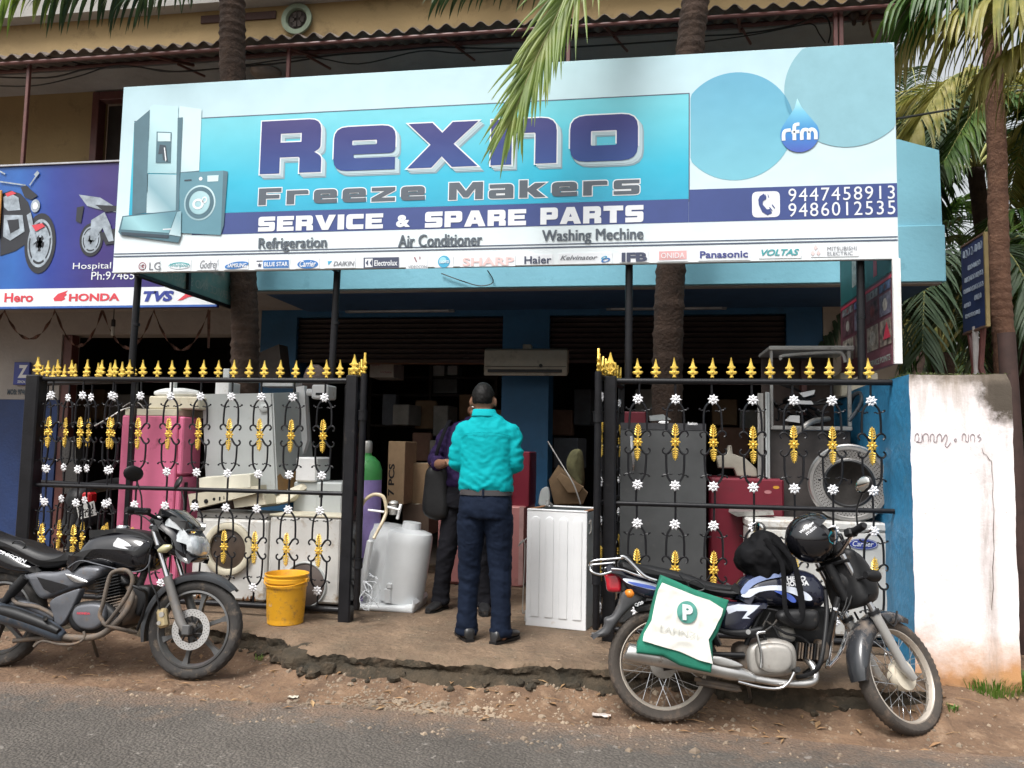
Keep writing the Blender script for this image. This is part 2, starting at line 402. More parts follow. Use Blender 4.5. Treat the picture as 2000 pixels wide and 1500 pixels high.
# ================================================================ SETTING
def ground_mat():
    m = bpy.data.materials.new('asphalt'); m.use_nodes = True; N = m.node_tree.nodes; L = m.node_tree.links; b = N['Principled BSDF']
    tc = N.new('ShaderNodeTexCoord')
    def noi(sc, det=6, ro=.6):
        n = N.new('ShaderNodeTexNoise'); n.inputs['Scale'].default_value = sc; n.inputs['Detail'].default_value = det; n.inputs['Roughness'].default_value = ro
        L.new(tc.outputs['Object'], n.inputs['Vector']); return n
    def ramp(src, stops):
        r = N.new('ShaderNodeValToRGB'); e = r.color_ramp.elements
        while len(e) < len(stops): e.new(.5)
        for i, (p, c) in enumerate(stops): e[i].position = p; e[i].color = (*c, 1)
        L.new(src, r.inputs[0]); return r
    def mixc(f, a, c):
        x = N.new('ShaderNodeMix'); x.data_type = 'RGBA'; L.new(f, x.inputs[0])
        (L.new(a, x.inputs[6]) if not isinstance(a, tuple) else setattr(x.inputs[6], 'default_value', (*a, 1)))
        (L.new(c, x.inputs[7]) if not isinstance(c, tuple) else setattr(x.inputs[7], 'default_value', (*c, 1)))
        return x.outputs[2]
    big = noi(0.9, 8, .7); fine = noi(130, 3, .7)
    base = ramp(big.outputs[0], [(.3, (.085, .073, .062)), (.5, (.128, .111, .095)), (.72, (.18, .156, .134))])
    vo = N.new('ShaderNodeTexVoronoi'); vo.inputs['Scale'].default_value = 62; L.new(tc.outputs['Object'], vo.inputs['Vector'])
    agg = ramp(vo.outputs['Distance'], [(.0, (1, 1, 1)), (.6, (.12, .12, .12))])
    col = N.new('ShaderNodeMix'); col.data_type = 'RGBA'; col.blend_type = 'MULTIPLY'; col.inputs[0].default_value = .5
    L.new(base.outputs[0], col.inputs[6]); L.new(agg.outputs[0], col.inputs[7])
    # dust of red soil creeping in from the verge
    sx = N.new('ShaderNodeSeparateXYZ'); L.new(tc.outputs['Object'], sx.inputs[0])
    mr = N.new('ShaderNodeMapRange'); mr.inputs[1].default_value = 3.75; mr.inputs[2].default_value = 4.45; L.new(sx.outputs[1], mr.inputs[0])
    n2 = noi(5, 8, .7); ad = N.new('ShaderNodeMath'); ad.operation = 'MULTIPLY_ADD'; L.new(n2.outputs[0], ad.inputs[0]); ad.inputs[1].default_value = 1.6; L.new(mr.outputs[0], ad.inputs[2])
    dr = ramp(ad.outputs[0], [(.95, (0, 0, 0)), (1.0, (.85, .85, .85))]); dr.color_ramp.elements[0].position = .62
    ad2 = N.new('ShaderNodeMath'); ad2.operation = 'MULTIPLY'; ad2.inputs[1].default_value = .55; L.new(ad.outputs[0], ad2.inputs[0]); L.new(ad2.outputs[0], dr.inputs[0])
    out = mixc(dr.outputs[0], col.outputs[2], (.20, .125, .08))
    # worn pale flecks
    n3 = noi(30, 5, .9); fl = ramp(n3.outputs[0], [(.6, (0, 0, 0)), (.7, (.75, .75, .75))])
    out = mixc(fl.outputs[0], out, (.24, .215, .19)); n5 = noi(13, 4, .6); f5 = ramp(n5.outputs[0], [(.64, (0, 0, 0)), (.67, (.6, .6, .6))]); out = mixc(f5.outputs[0], out, (.25, .225, .2))
    L.new(out, b.inputs['Base Color']); b.inputs['Roughness'].default_value = .88
    bp = N.new('ShaderNodeBump'); bp.inputs['Strength'].default_value = 1; bp.inputs['Distance'].default_value = .01
    L.new(vo.outputs['Distance'], bp.inputs['Height'])
    bp2 = N.new('ShaderNodeBump'); bp2.inputs['Strength'].default_value = .5; bp2.inputs['Distance'].default_value = .01; L.new(fine.outputs[0], bp2.inputs['Height']); L.new(bp.outputs[0], bp2.inputs['Normal'])
    L.new(bp2.outputs[0], b.inputs['Normal'])
    return m
M_asph = ground_mat()
M_soil = mat('red_soil', (.185, .112, .066), rough=.95, col2=(.085, .05, .03), vs=4, bump=1, bs=30, dirt=((.25, .17, .11), .4, 9))
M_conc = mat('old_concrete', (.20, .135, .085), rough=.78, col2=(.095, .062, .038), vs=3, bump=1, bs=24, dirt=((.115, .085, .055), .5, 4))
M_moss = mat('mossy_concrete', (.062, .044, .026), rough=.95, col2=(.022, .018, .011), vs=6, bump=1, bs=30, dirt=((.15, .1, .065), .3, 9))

g = MB(); g.box(-60, 60, -40, 120, -.5, -.03)
tag(part('ground', g, M_soil), kind='structure')

def road_edge(x): return 4.33 + .07 * noise.noise(V((x * 1.1, 3, 0))) + .035 * noise.noise(V((x * 6, 8, 0))) + .015 * noise.noise(V((x * 21, 8, 0)))
road = MB(); n = 520; vs_ = []
for i in range(n + 1):
    x = -14 + 26 * i / n
    vs_ += [(x, -14, .0), (x, 0, 0), (x, 3.3, 0), (x, road_edge(x), 0), (x, road_edge(x) + .012, -.03)]
road.add(vs_, [(5 * i + j, 5 * i + 5 + j, 5 * i + 6 + j, 5 * i + 1 + j) for i in range(n) for j in range(4)])
tag(part('road', road, M_asph, smooth=0), kind='structure')

# concrete apron with its broken front edge (points read off the photograph at height .2)
APR = .2
edge = [WZ(u, v, APR) for u, v in ((-420, 1180), (-100, 1190), (200, 1200), (400, 1216), (480, 1228), (545, 1236), (575, 1256), (640, 1270), (740, 1276), (850, 1284), (1000, 1292), (1180, 1298), (1330, 1306), (1500, 1322), (1640, 1330), (1776, 1342))]
def apron_y(x):
    for a, b in zip(edge, edge[1:]):
        if a.x <= x <= b.x:
            t = (x - a.x) / (b.x - a.x); return a.y * (1 - t) + b.y * t
    return edge[0].y if x < edge[0].x else edge[-1].y
def apron_edge(x): return apron_y(x) + .07 * noise.noise(V((x * 1.7, 1, 0))) + .035 * noise.noise(V((x * 5.3, 5, 0))) + .012 * noise.noise(V((x * 19, 5, 0))) * (1 + 2 * max(0, noise.noise(V((x * 1.3, 7, 0)))))
XA0, XA1 = -7.6, 1.62
ap = MB(); n = 620; rows = []
for i in range(n + 1):
    x = XA0 + (XA1 - XA0) * i / n; e = apron_edge(x); col = []
    q = .5 + .5 * noise.noise(V((x * 3, 0, 9)))
    prof = [(8.3, APR + .012), (7.2, APR), (6.2, APR), (5.6, APR), (5.3, APR), (e + .16, APR), (e + .07, APR - .006), (e + .02, APR - .016), (e, APR - .034), (e + .004, APR - .06), (e + .03 * q, APR - .08), (e - .02 - .03 * q, APR - .125), (e - .05 - .05 * q, -.0), (e - .07 - .05 * q, -.03)]
    for j, (y, z) in enumerate(prof):
        y = max(y, e) if j < 6 else y
        p = V((x, y, z)); d = noise.noise(p * 5) * .01 + (noise.noise(V((p.x * 6, p.y * 6, p.z * 30))) * .016 + noise.noise(p * 31) * .009 + noise.noise(p * 70) * .005 if j > 6 else noise.noise(p * 14) * .004)
        col.append((x, y + (d if j > 6 else 0), z + (d if j < 13 else 0)))
    rows.append(col)
m_ = len(rows[0])
ap.add([p for c in rows for p in c], [(i * m_ + j, (i + 1) * m_ + j, (i + 1) * m_ + j + 1, i * m_ + j + 1) for i in range(n) for j in range(m_ - 1)])
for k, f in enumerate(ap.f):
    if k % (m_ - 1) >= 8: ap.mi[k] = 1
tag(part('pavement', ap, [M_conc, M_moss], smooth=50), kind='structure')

# soil verge between road and apron
vg = MB(); nx, ny = 420, 34; x0, x1 = -8, 7
def verge_z(x, y):
    a = road_edge(x); b = max(a + .1, (apron_y(x) if x < XA1 else 5.05)); t = max(0, min(1, (y - a) / (b - a)))
    ww = max(0, noise.noise(V((x * 1.3 + .4, 4, 0)))); z = -.012 + (.085 + .13 * ww) * t ** 1.5 + .014 * noise.noise(V((x * 3, y * 3, 0))) * min(1, 4 * t) + .006 * noise.noise(V((x * 14, y * 14, 0))) + .012 * max(0, noise.noise(V((x * 7, y * 9, 4)))) * min(1, 3 * t)
    return z + (.05 * max(0, min(1, (x - 1.2) / .6)) * max(0, min(1, (y - 4.5) * 2)))
for i in range(nx + 1):
    for j in range(ny + 1):
        x = x0 + (x1 - x0) * i / nx; y = 4.2 + 2.1 * (j / ny) ** 1.4
        vg.v.append((x, y, verge_z(x, y)))
vg.f = [(i * (ny + 1) + j, (i + 1) * (ny + 1) + j, (i + 1) * (ny + 1) + j + 1, i * (ny + 1) + j + 1) for i in range(nx) for j in range(ny)]; vg.mi = [0] * len(vg.f)
tag(part('verge', vg, M_soil, smooth=180), kind='structure')
# rubble, pebbles and litter on the verge
M_peb = mat('pebbles', (.36, .28, .2), rough=.9, col2=(.1, .075, .055), vs=2.2)
pb = MB(); rs = random.Random(3)
for k in range(2300):
    x = rs.uniform(-5.2, 3.4) if k % 3 else rs.gauss(-.9, .8); b = apron_y(x) if x < XA1 else 5.0
    y = rs.uniform(road_edge(x) - .02, b - .01) if k % 5 else rs.uniform(road_edge(x) - .35, road_edge(x))
    r = min(.035, rs.lognormvariate(-5.15, .55)); z = verge_z(x, y) if y > road_edge(x) else .001
    c = V((x, y, z + r * .2)); q = [c + V((rs.uniform(-1, 1), rs.uniform(-1, 1), rs.uniform(.1, .8))) * r for _ in range(4)]
    t = [c + V((math.cos(a), math.sin(a), -.4)) * r * rs.uniform(.7, 1.2) for a in (0.3, 1.9, 3.3, 4.9)]
    top = c + V((rs.uniform(-.3, .3), rs.uniform(-.3, .3), .6)) * r; mid = [(p + V((0, 0, r * .55)) - c) * .8 + c for p in t]
    pb.add(t + mid + [top], [(0, 1, 5, 4), (1, 2, 6, 5), (2, 3, 7, 6), (3, 0, 4, 7), (4, 5, 8), (5, 6, 8), (6, 7, 8), (7, 4, 8)])
cc = WZ(830, 1343, .02)
for k in range(420):
    x = rs.gauss(cc.x, .26); y = rs.gauss(cc.y, .06); y = y if y < apron_y(x) - .12 else road_edge(x) + rs.uniform(-.05, .15); r = rs.uniform(.006, .026) * (1 if k % 4 == 0 else .5); a = rs.uniform(0, 3); c = V((x, y, (verge_z(x, y) if y > road_edge(x) else 0) + r * .15)); P = [c + V((math.cos(a + b_), math.sin(a + b_) * .7, 0)) * r * rs.uniform(.7, 1.2) for b_ in (0, 1.3, 2.5, 3.9, 5.1)]
    pb.add(P + [c + (p - c) * .75 + V((0, 0, r * .4)) for p in P], [(i, (i + 1) % 5, 5 + (i + 1) % 5, 5 + i) for i in range(5)] + [(5, 6, 7, 8, 9)])
for k in range(500):                                     # small grit on the apron
    x = rs.uniform(-2.6, 1.4); y = rs.uniform(apron_y(x) + .05, apron_y(x) + 1.6); r = rs.uniform(.002, .008); c = V((x, y, APR + r * .3))
    pb.add([c + V((r, 0, 0)), c + V((0, r, 0)), c + V((-r, 0, 0)), c + V((0, -r, 0)), c + V((0, 0, r * .7))], [(0, 1, 4), (1, 2, 4), (2, 3, 4), (3, 0, 4)])
tag(part('rubble', pb, M_peb, smooth=20), kind='stuff')
rk2 = MB(); rs = random.Random(44)
for k in range(60):
    x = rs.uniform(-3.2, 1.2) if k % 3 else rs.uniform(-2.6, -1.9); y = apron_edge(x) - rs.uniform(-.01, .09); r = rs.uniform(.012, .042) * (1.35 if -2.5 < x < -1.4 else .8); c = V((x, y, verge_z(x, y) + r * .25)); o = len(rk2.v)
    rk2.ell(c, (r * rs.uniform(.8, 1.5), r * rs.uniform(.7, 1.1), r * rs.uniform(.5, .9)), 8, 5, Matrix.Rotation(rs.uniform(0, 3), 3, 'Z')); rk2.v[o:] = [tuple(V(p) + noise.noise_vector(V(p) * 30) * r * .5) for p in rk2.v[o:]]
c = WZ(598, 1282, .12); o = len(rk2.v); rk2.ell((c.x, c.y, .09), (.17, .1, .1), 18, 10); rk2.v[o:] = [tuple(V(p) + noise.noise_vector(V(p) * 9) * .045 + noise.noise_vector(V(p) * 30) * .012) for p in rk2.v[o:]]
tag(part('broken_concrete', rk2, M_moss, smooth=25), kind='stuff')
M_lf = mat('dry_leaf', (.36, .24, .12), rough=.8, col2=(.2, .1, .045), vs=4)
lt = MB()
for k in range(170):
    x = rs.uniform(-4.5, 3.2); b = apron_y(x) if x < XA1 else 5.0; y = rs.uniform(road_edge(x) - .1, b); r = rs.uniform(.012, .045); a = rs.uniform(0, 6.3)
    z = (verge_z(x, y) if y > road_edge(x) else 0) + .008; c = V((x, y, z)); d = V((math.cos(a), math.sin(a), rs.uniform(-.1, .3))) * r; e = V((-math.sin(a), math.cos(a), 0)) * r * rs.uniform(.12, .4)
    lt.add([c - d, c + e + V((0, 0, .006)), c + d, c - e + V((0, 0, .006))], [(0, 1, 2), (0, 2, 3)])
tag(part('leaf_litter', lt, M_lf, smooth=0), kind='stuff')
M_lit = mat('litter_paper', (.62, .6, .56), rough=.7)
for u, v, s_, c_, lb in ((1175, 1393, .05, (.62, .55, .5), 'crumpled pale wrapper lying at the road edge left of the spoked motorcycle'), (1322, 1338, .045, (.6, .12, .12), 'red and white wrapper lying under the spoked motorcycle'), (573, 1357, .03, (.6, .55, .45), 'small pale scrap of paper on the soil right of the alloy front wheel')):
    p = WZ(u, v, .02); w = MB(); k = 7
    for i in range(k):
        for j in range(4): w.v.append((p.x + (i / (k - 1) - .5) * 2 * s_, p.y + (j / 3 - .5) * s_, verge_z(p.x, p.y) + .012 + .014 * noise.noise(V((i * .9, j * 1.3, u)))))
    w.f = [(i * 4 + j, i * 4 + 4 + j, i * 4 + 5 + j, i * 4 + 1 + j) for i in range(k - 1) for j in range(3)]; w.mi = [0] * len(w.f)
    solo('wrapper', w, mat('wrap%d' % u, c_, rough=.4, var=.25, vs=30), lb, 'litter')

# ---------------------------------------------------------------- building
M_blue_d = mat('blue_wall_paint', (.016, .10, .215), rough=.6, var=.1, vs=1.6, bump=.15, bs=20, dirt=((.03, .07, .12), .25, 3))
M_fascia = mat('sky_blue_paint', (.21, .50, .62), rough=.55, var=.05, vs=1.2, bump=.1, bs=25, dirt=((.12, .32, .42), .22, 4))
M_ochre = mat('ochre_wall', (.29, .205, .095), rough=.85, var=.08, vs=1.2, bump=.15, bs=25, dirt=((.17, .12, .06), .35, 2.2))
M_grey = mat('grey_plaster', (.34, .32, .30), rough=.9, var=.1, vs=1.5, bump=.2, bs=20, dirt=((.27, .25, .23), .4, 2.5))
M_beige = mat('beige_plaster', (.42, .35, .28), rough=.9, var=.07, vs=2, bump=.15, bs=25)
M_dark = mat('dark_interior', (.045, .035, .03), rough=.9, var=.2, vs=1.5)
M_shut = mat('rusty_shutter', (.028, .018, .017), rough=.6, var=.2, vs=3)
M_maroon = mat('maroon_steel', (.12, .042, .036), rough=.45, var=.15, vs=8)
M_floor = mat('shop_floor', (.12, .09, .07), rough=.8, var=.2, vs=3, dirt=((.05, .035, .03), .5, 3))
M_asb = mat('asbestos_sheet', (.2, .165, .14), rough=.95, col2=(.09, .07, .06), vs=2.5, bump=.3, bs=40)
def XU(u, Y, v=870): return W(u, v, Y).x
def ZV(v, Y, u=1000): return W(u, v, Y).z

bld = thing('shop_building', (-.5, 8.2, 0), 'two storey shop building with ochre upper wall and blue shop front behind the gates', 'building')
YW = 8.2
c0, c1, c2, c3, c4, c5 = XU(500, YW), XU(570, YW), XU(978, YW), XU(1070, YW), XU(1538, YW), XU(1610, YW)
w = MB()
w.box(c0, c1, YW, YW + .3, .19, 2.84); w.box(c2, c3, YW - .01, YW + .45, .19, 2.84); w.box(c4, c5, YW, YW + .3, .19, 2.84)
w.box(c0, c5, YW + .005, YW + .3, 2.84, 3.0)
part('wall', w, M_blue_d, bld, label='dark blue shop front with two wide openings')
w = MB(); w.box(c5 + .002, 2.5, YW - .012, YW + .3, .1, 3.0); w.box(2.36, 2.55, YW + .3, 13, .1, 5.44)
part('wall', w, M_beige, bld, label='beige side pier')
# the neighbour shop bay
n0, n1 = XU(108, YW), XU(446, YW)
w = MB(); w.box(-9, n0, YW, YW + .3, 1.9, 3.0); w.box(n0 - .0, n1 + .0, YW, YW + .3, 2.66, 3.0); w.box(n1, c0 - .003, YW, YW + .3, .19, 3.0)
part('wall', w, M_grey, bld, label='pale grey plaster front of the neighbouring shop')
M_peel = mat('peeling_blue', (.010, .035, .13), rough=.6, var=.15, vs=3, bump=.2, bs=30, dirt=((.5, .5, .52), .12, 5))
w = MB(); w.box(-9, n0, YW + .002, YW + .3, .1, 1.898)
part('dado', w, M_peel, bld, label='peeling blue paint of the lower wall')
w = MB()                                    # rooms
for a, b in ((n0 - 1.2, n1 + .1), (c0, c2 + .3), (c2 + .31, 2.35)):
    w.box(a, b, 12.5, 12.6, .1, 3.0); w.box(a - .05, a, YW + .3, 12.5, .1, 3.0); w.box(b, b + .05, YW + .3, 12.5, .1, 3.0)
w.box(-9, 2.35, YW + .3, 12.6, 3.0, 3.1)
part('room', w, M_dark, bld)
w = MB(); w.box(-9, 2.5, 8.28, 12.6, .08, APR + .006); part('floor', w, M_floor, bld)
for a, b in ((c1, c2), (c3, c4)):
    for k in range(9):
        s_ = MB(); z = 2.835 - k * .055; s_.slab([(YW + .06, z), (YW + .035, z - .02), (YW + .06, z - .052), (YW + .075, z - .052), (YW + .075, z)], (b - a) / 2 - .004, .002, smooth=False)
        s_.v = [(p[1] + (a + b) / 2, p[0], p[2]) for p in s_.v]; part('shutter_slat', s_, M_shut, bld)
for a, b, m_ in ((n0 + .0, n0 + .12, M_maroon), (n1 - .02, n1, M_maroon)):
    s_ = MB(); s_.box(a + .003, b - .003, YW + .02, YW + .14, .2, 2.655, .005); part('door_frame', s_, m_, bld)
s_ = MB(); s_.box(XU(700, 8.5), c2 - .003, 8.42, 8.5, ZV(712, 8.5, 830), ZV(684, 8.5, 830), .004); part('beam', s_, mat('brown_beam', (.16, .085, .05), rough=.7), bld)
# fascia (box of the sunshade) and its soffit
ff = MB(); T0 = W(1755, 272, 7).z; xr = XU(1838, 7, 450); xl = XU(500, 7, 560); zb = W(1074, 561, 7).z; zs = W(1840, 440, 7).z
ff.sheet([(xl, 7, zs), (xl, 7, T0), (W(1755, 272, 7).x, 7, T0), (xr, 7, W(1838, 293, 7).z), (xr + .01, 7, zs)], .14)
part('fascia', ff, M_fascia, bld, smooth=30)
ff = MB(); ff.box(xl - .004, XU(1845, 7, 500), 6.975, 7.14, zb, zs - .002, .006); part('fascia', ff, M_fascia, bld, label='lower band of the sky blue fascia')
ff = MB(); ff.box(xl, 2.48, 7.141, YW - .002, zb + .01, zb + .09); part('soffit', ff, mat('blue_soffit', (.03, .09, .2), rough=.7, var=.1), bld)
ff = MB(); ff.box(xl - .03, 2.49, 7.0, 7.1, zb - .012, zb - .001); part('drip_edge', ff, M_grey, bld)
ff = MB(); ff.box(-9, xl - .02, 7.0, YW - .002, 2.92, 3.04); part('soffit', ff, M_grey, bld, label='grey concrete sunshade over the neighbouring shop')
# upper storey
ZS = W(0, 148, 7.7).z
dx0, dx1 = XU(180, YW, 250), XU(262, YW, 250)
w = MB(); w.box(-9, dx0, YW, YW + .25, 3.0, ZS); w.box(dx1, 2.3, YW, YW + .25, 3.0, ZS); w.box(2.3, 2.34, YW, 13, 3.1, ZS)
part('wall', w, M_ochre, bld, label='ochre upper storey wall')
w = MB(); w.box(-9, 2.55, 7.7, 13, ZS, ZS + .1); part('slab', w, M_grey, bld)
w = MB(); w.box(-9, 2.3, 7.71, 7.9, ZS + .1, W(0, 52, 7.71).z); part('beam', w, M_ochre, bld, label='ochre beam above the awning')
w = MB(); w.box(-9, 2.6, 7.55, 13, W(0, 52, 7.71).z, W(0, 52, 7.71).z + .9); part('eave', w, mat('pale_eave', (.34, .33, .31), rough=.9, var=.08, dirt=((.3, .29, .27), .3, 2)), bld)
w = MB()
for a, b, z0, z1 in ((dx0, dx0 + .09, 3, ZS - .02), (dx1 - .05, dx1, 3, ZS - .02), (dx0 + .09, dx1 - .05, ZS - .12, ZS - .02)): w.box(a, b, YW - .03, YW + .1, z0, z1, .006)
dr = part('door', w, M_maroon, bld, label='open upper door with maroon frame left of the big sign')
w = MB(); w.box(dx0 + .09, dx1 - .05, YW + .15, YW + .2, 3, ZS - .12); part('door_leaf', w, M_dark, dr)
for ua, ub, vt in ((760, 905, 122), (1105, 1172, 104)):
    a, b, zt = XU(ua, YW, 120), XU(ub, YW, 120), W(ua, vt, YW).z
    w = MB()
    w.box(a, b, YW - .03, YW - .002, zt - .09, zt, .004); w.box(a, a + .07, YW - .03, YW - .002, zt - 1.3, zt - .092, .004); w.box(b - .07, b, YW - .03, YW - .002, zt - 1.3, zt - .092, .004)
    q = part('window', w, M_maroon, bld); w = MB(); w.box(a + .07, b - .07, YW - .012, YW - .004, zt - 1.3, zt - .09); part('pane', w, mat('dark_pane', (.03, .03, .035), rough=.15), q)
# round exhaust opening, slot vent, round ceiling lamp, bulb holder
A_y = Matrix.Rotation(rad(90), 3, 'X')
p = W(582, 40, 7.7); w = MB(); w.lathe([(.15, 0), (.17, .02), (.17, .05), (.12, .05), (.11, .03), (.11, .0)], 24, (p.x, 7.705, p.z), A_y, caps=False); w.m = 1; w.lathe([(.11, 0), (.11, .004)], 24, (p.x, 7.7, p.z), A_y)
for k in range(6):
    a = k * PI / 3; w.box(p.x - .02 + math.cos(a) * .055, p.x + .02 + math.cos(a) * .055, 7.675, 7.68, p.z + math.sin(a) * .055 - .03, p.z + math.sin(a) * .055 + .03)
part('exhaust_fan', w, [mat('green_grey', (.17, .21, .15), rough=.8), M_dark], bld)
a, b = W(392, 50, 7.7), W(540, 14, 7.7); w = MB(); w.box(a.x, b.x, 7.69, 7.709, a.z + .02, b.z - .04, .004); part('slot_vent', w, mat('slot', (.06, .03, .025), rough=.8), bld)
p = W(520, 123, 7.95); w = MB(); w.ell((p.x, 7.95, ZS - .02), (.17, .17, .07), 20, 8); part('ceiling_lamp', w, mat('old_lamp_glass', (.32, .25, .21), rough=.3), bld)
p = WZ(1668, 40, ZS - .06); w = MB(); w.lathe([(.012, -.05), (.02, -.03), (.02, .0), (.045, .03), (.05, .06)], 14, (p.x, p.y, ZS - .06)); part('bulb_holder', w, mat('brown_bakelite', (.07, .04, .03), rough=.4), bld)
# awning
aw = thing('awning', (-1.5, 7.05, 5.2), 'corrugated brown awning on maroon pipes above the big shop sign', 'awning')
ya, za, yb, zb2 = 7.0, W(300, 92, 7.0).z, 7.7, ZS + .06
w_ = 1.02
for si in range(12):
    sx = -9.05 + si * .99
    if sx > 2.3: break
    s_ = MB(); nn = 49; up_ = .012 * (si % 2)
    for i in range(nn):
        x = sx + (1.04 if sx + 1.04 < 2.55 else 2.55 - sx) * i / (nn - 1); h = .026 * math.cos(2 * PI * x / .165) + up_
        s_.v += [(x, ya, za + h), (x, yb, zb2 + h), (x, ya, za + h + .007), (x, yb, zb2 + h + .007)]
    for i in range(nn - 1):
        a = 4 * i; b = a + 4; s_.f += [(a, b, b + 1, a + 1), (a + 2, a + 3, b + 3, b + 2), (a, a + 2, b + 2, b), (a + 1, b + 1, b + 3, a + 3)]
    s_.mi = [0] * len(s_.f); part('sheet', s_, M_asb, aw, smooth=60)
s_ = MB(); s_.cyl((-9, 7.04, za - .05), (2.4, 7.04, za - .05), .02, n=8); part('pipe', s_, M_maroon, aw)
s_ = MB(); s_.cyl((-9, 7.62, zb2 - .06), (2.4, 7.62, zb2 - .06), .025, n=8); part('pipe', s_, M_maroon, aw)
for u in (-230, 60, 565, 1110, 1632, 1643):
    x = XU(u, 7.12, 100)
    s_ = MB(); s_.box(x - .018, x + .018, 7.1, 7.136, 3.04, za - .03, .004); part('post', s_, M_maroon, aw)
for u in (-150, 300, 560, 860, 1180, 1440, 1700):
    x = XU(u, 7.1, 100); s_ = MB(); s_.cyl((x, 7.05, za - .06), (x + .1, 7.66, zb2 - .1), .017, n=6); part('rafter', s_, M_maroon, aw)
    s_ = MB(); s_.cyl((x + .08, 7.4, za + .02), (x + .2, 7.72, ZS - .14), .014, n=6); part('brace', s_, M_maroon, aw)
# cables slung under the slab
M_cab = mat('black_cable', (.015, .014, .014), rough=.5)
def cable(pts, r, lb, Y=None, name='cable', m=None, cat='cable', sub=5):
    P = [W(u, v, y) for u, v, y in pts]; c = MB(); c.tube(P, r, 6, per=sub)
    return solo(name, c, m or M_cab, lb, cat, smooth=60)
cable([(-60, 148, 7.5), (90, 152, 7.5), (170, 135, 7.5), (260, 130, 7.5), (330, 140, 7.5), (440, 133, 7.5), (560, 122, 7.5), (650, 108, 7.5), (760, 100, 7.5), (850, 92, 7.5), (960, 95, 7.5), (1120, 92, 7.5), (1330, 78, 7.5)], .009, 'thick black cable slung along the wall above the left half of the sign', )
cable([(-60, 165, 7.45), (60, 168, 7.45), (150, 150, 7.45), (230, 128, 7.45), (350, 140, 7.45), (470, 128, 7.45), (600, 112, 7.45), (700, 125, 7.45), (820, 100, 7.45), (900, 104, 7.45), (1000, 98, 7.45)], .007, 'thin black cable crossing the thick one above the left of the sign')
cable([(1370, 70, 7.5), (1450, 66, 7.5), (1540, 52, 7.5), (1605, 30, 7.5), (1622, 55, 7.5), (1618, 84, 7.5)], .008, 'black cable looping down above the right half of the sign')
cable([(1370, 82, 7.45), (1470, 68, 7.45), (1560, 50, 7.45), (1588, 48, 7.45), (1600, 66, 7.45), (1612, 84, 7.45)], .006, 'second thin cable looping down above the right half of the sign')
cable([(862, 534, 6.95), (900, 548, 6.95), (935, 558, 6.95), (958, 555, 6.95), (963, 546, 6.95), (952, 528, 6.95)], .005, 'loose black wire hanging on the blue fascia below the sign')
cable([(1752, 232, 7.5), (1850, 215, 9), (1925, 200, 10.5), (2060, 150, 13)], .012, 'overhead wire running off to the palms at the right')
# ================================================================ BIG SHOP SIGN
YS = 5.3
SX0, SX1 = W(222, 533, YS).x - .01, W(1755, 480, YS).x
SZ0, SZ1 = W(1000, 519, YS).z, (W(245, 170, YS).z + W(1748, 82, YS).z) / 2
sg = thing('shop_sign', ((SX0 + SX1) / 2, YS, SZ0), 'long white and blue refrigeration shop signboard held up on black posts', 'sign')
O = ORG[sg]
def sp(u, v, l=0): return W(u, v, YS - .0015 * l)
w = MB(); w.box(SX0, SX1, YS, YS + .03, SZ0, SZ1, .003)
M_panel = grad('printed_flex', [(0, (.72, .77, .79)), (.35, (.56, .69, .73)), (1, (.42, .60, .66))], 'Z', 0, SZ1 - SZ0, var=.03)
part('panel', w, M_panel, sg)
w = MB()
for z in (SZ0 + .02, SZ0 + .65, SZ1 - .02): w.box(SX0 + .01, SX1 - .01, YS + .032, YS + .06, z - .015, z + .015)
part('frame', w, mat('angle_iron', (.06, .06, .065), rough=.5), sg)
def poly(name, pts, m, l=1, par=None, Y=None, label=None, mb=None):
    par = par or sg; Yb = YS if Y is None else Y
    q = mb or MB(); q.sheet([W(u, v, Yb - .0015 * l) for u, v in pts])
    return q if mb is not None else part(name, q, m, par, label=label, smooth=0)
def rectw(x0, x1, z0, z1, m, l=1, name='print', par=None, Y=None, mb=None):
    y = (YS if Y is None else Y) - .0015 * l; q = mb or MB(); q.add([(x0, y, z0), (x1, y, z0), (x1, y, z1), (x0, y, z1)], [(0, 1, 2, 3)])
    return q if mb is not None else part(name, q, m, par or sg, smooth=0)
def disc(mb, c, rx, rz, y, n=40, rin=0, tilt=0.0):
    P = []
    for i in range(n):
        a = 2 * PI * i / n; P.append((c[0] + rx * math.cos(a), y, c[1] + rz * math.sin(a) + tilt * rx * math.cos(a)))
    if rin:
        Q = [(c[0] + (p[0] - c[0]) * rin, y, c[1] + (p[2] - c[1]) * rin) for p in P]
        mb.add(P + Q, [(i, (i + 1) % n, n + (i + 1) % n, n + i) for i in range(n)])
    else: mb.add(P, [tuple(range(n))])
def htext(s, u0, u1, vb, vt, m, l=3, bold=.012, shear=0, name='lettering', Y=None, par=None, mb=None, label=None, space=1.0):
    Yb = (YS if Y is None else Y) - .0015 * l; uc = (u0 + u1) / 2; z0 = W(uc, vb, Yb).z; z1 = W(uc, vt, Yb).z
    q = mb or MB(); put_text(q, s, (W(u0, vb, Yb).x, Yb, z0), (W(u1, vb, Yb).x, Yb, z0), (0, 0, z1 - z0), bold, shear, space)
    return q if mb is not None else part(name, q, m, par or sg, smooth=0, label=label)
M_cyan = grad('print_cyan', [(0, (.015, .33, .50)), (.35, (.02, .41, .58)), (.8, (.10, .50, .61)), (1, (.14, .53, .62))], 'Z', .42, 1.1, var=.03)
M_navy = mat('print_navy', (.035, .06, .21), rough=.4, var=.06, vs=3)
M_line = flat('print_line', (.05, .07, .12)); M_wh = mat('print_white', (.70, .73, .76), rough=.4, var=.03)
M_gry = flat('print_grey', (.075, .095, .12)); M_lgy = flat('print_light_grey', (.42, .55, .60)); M_mid = flat('print_mid_grey', (.22, .34, .40))
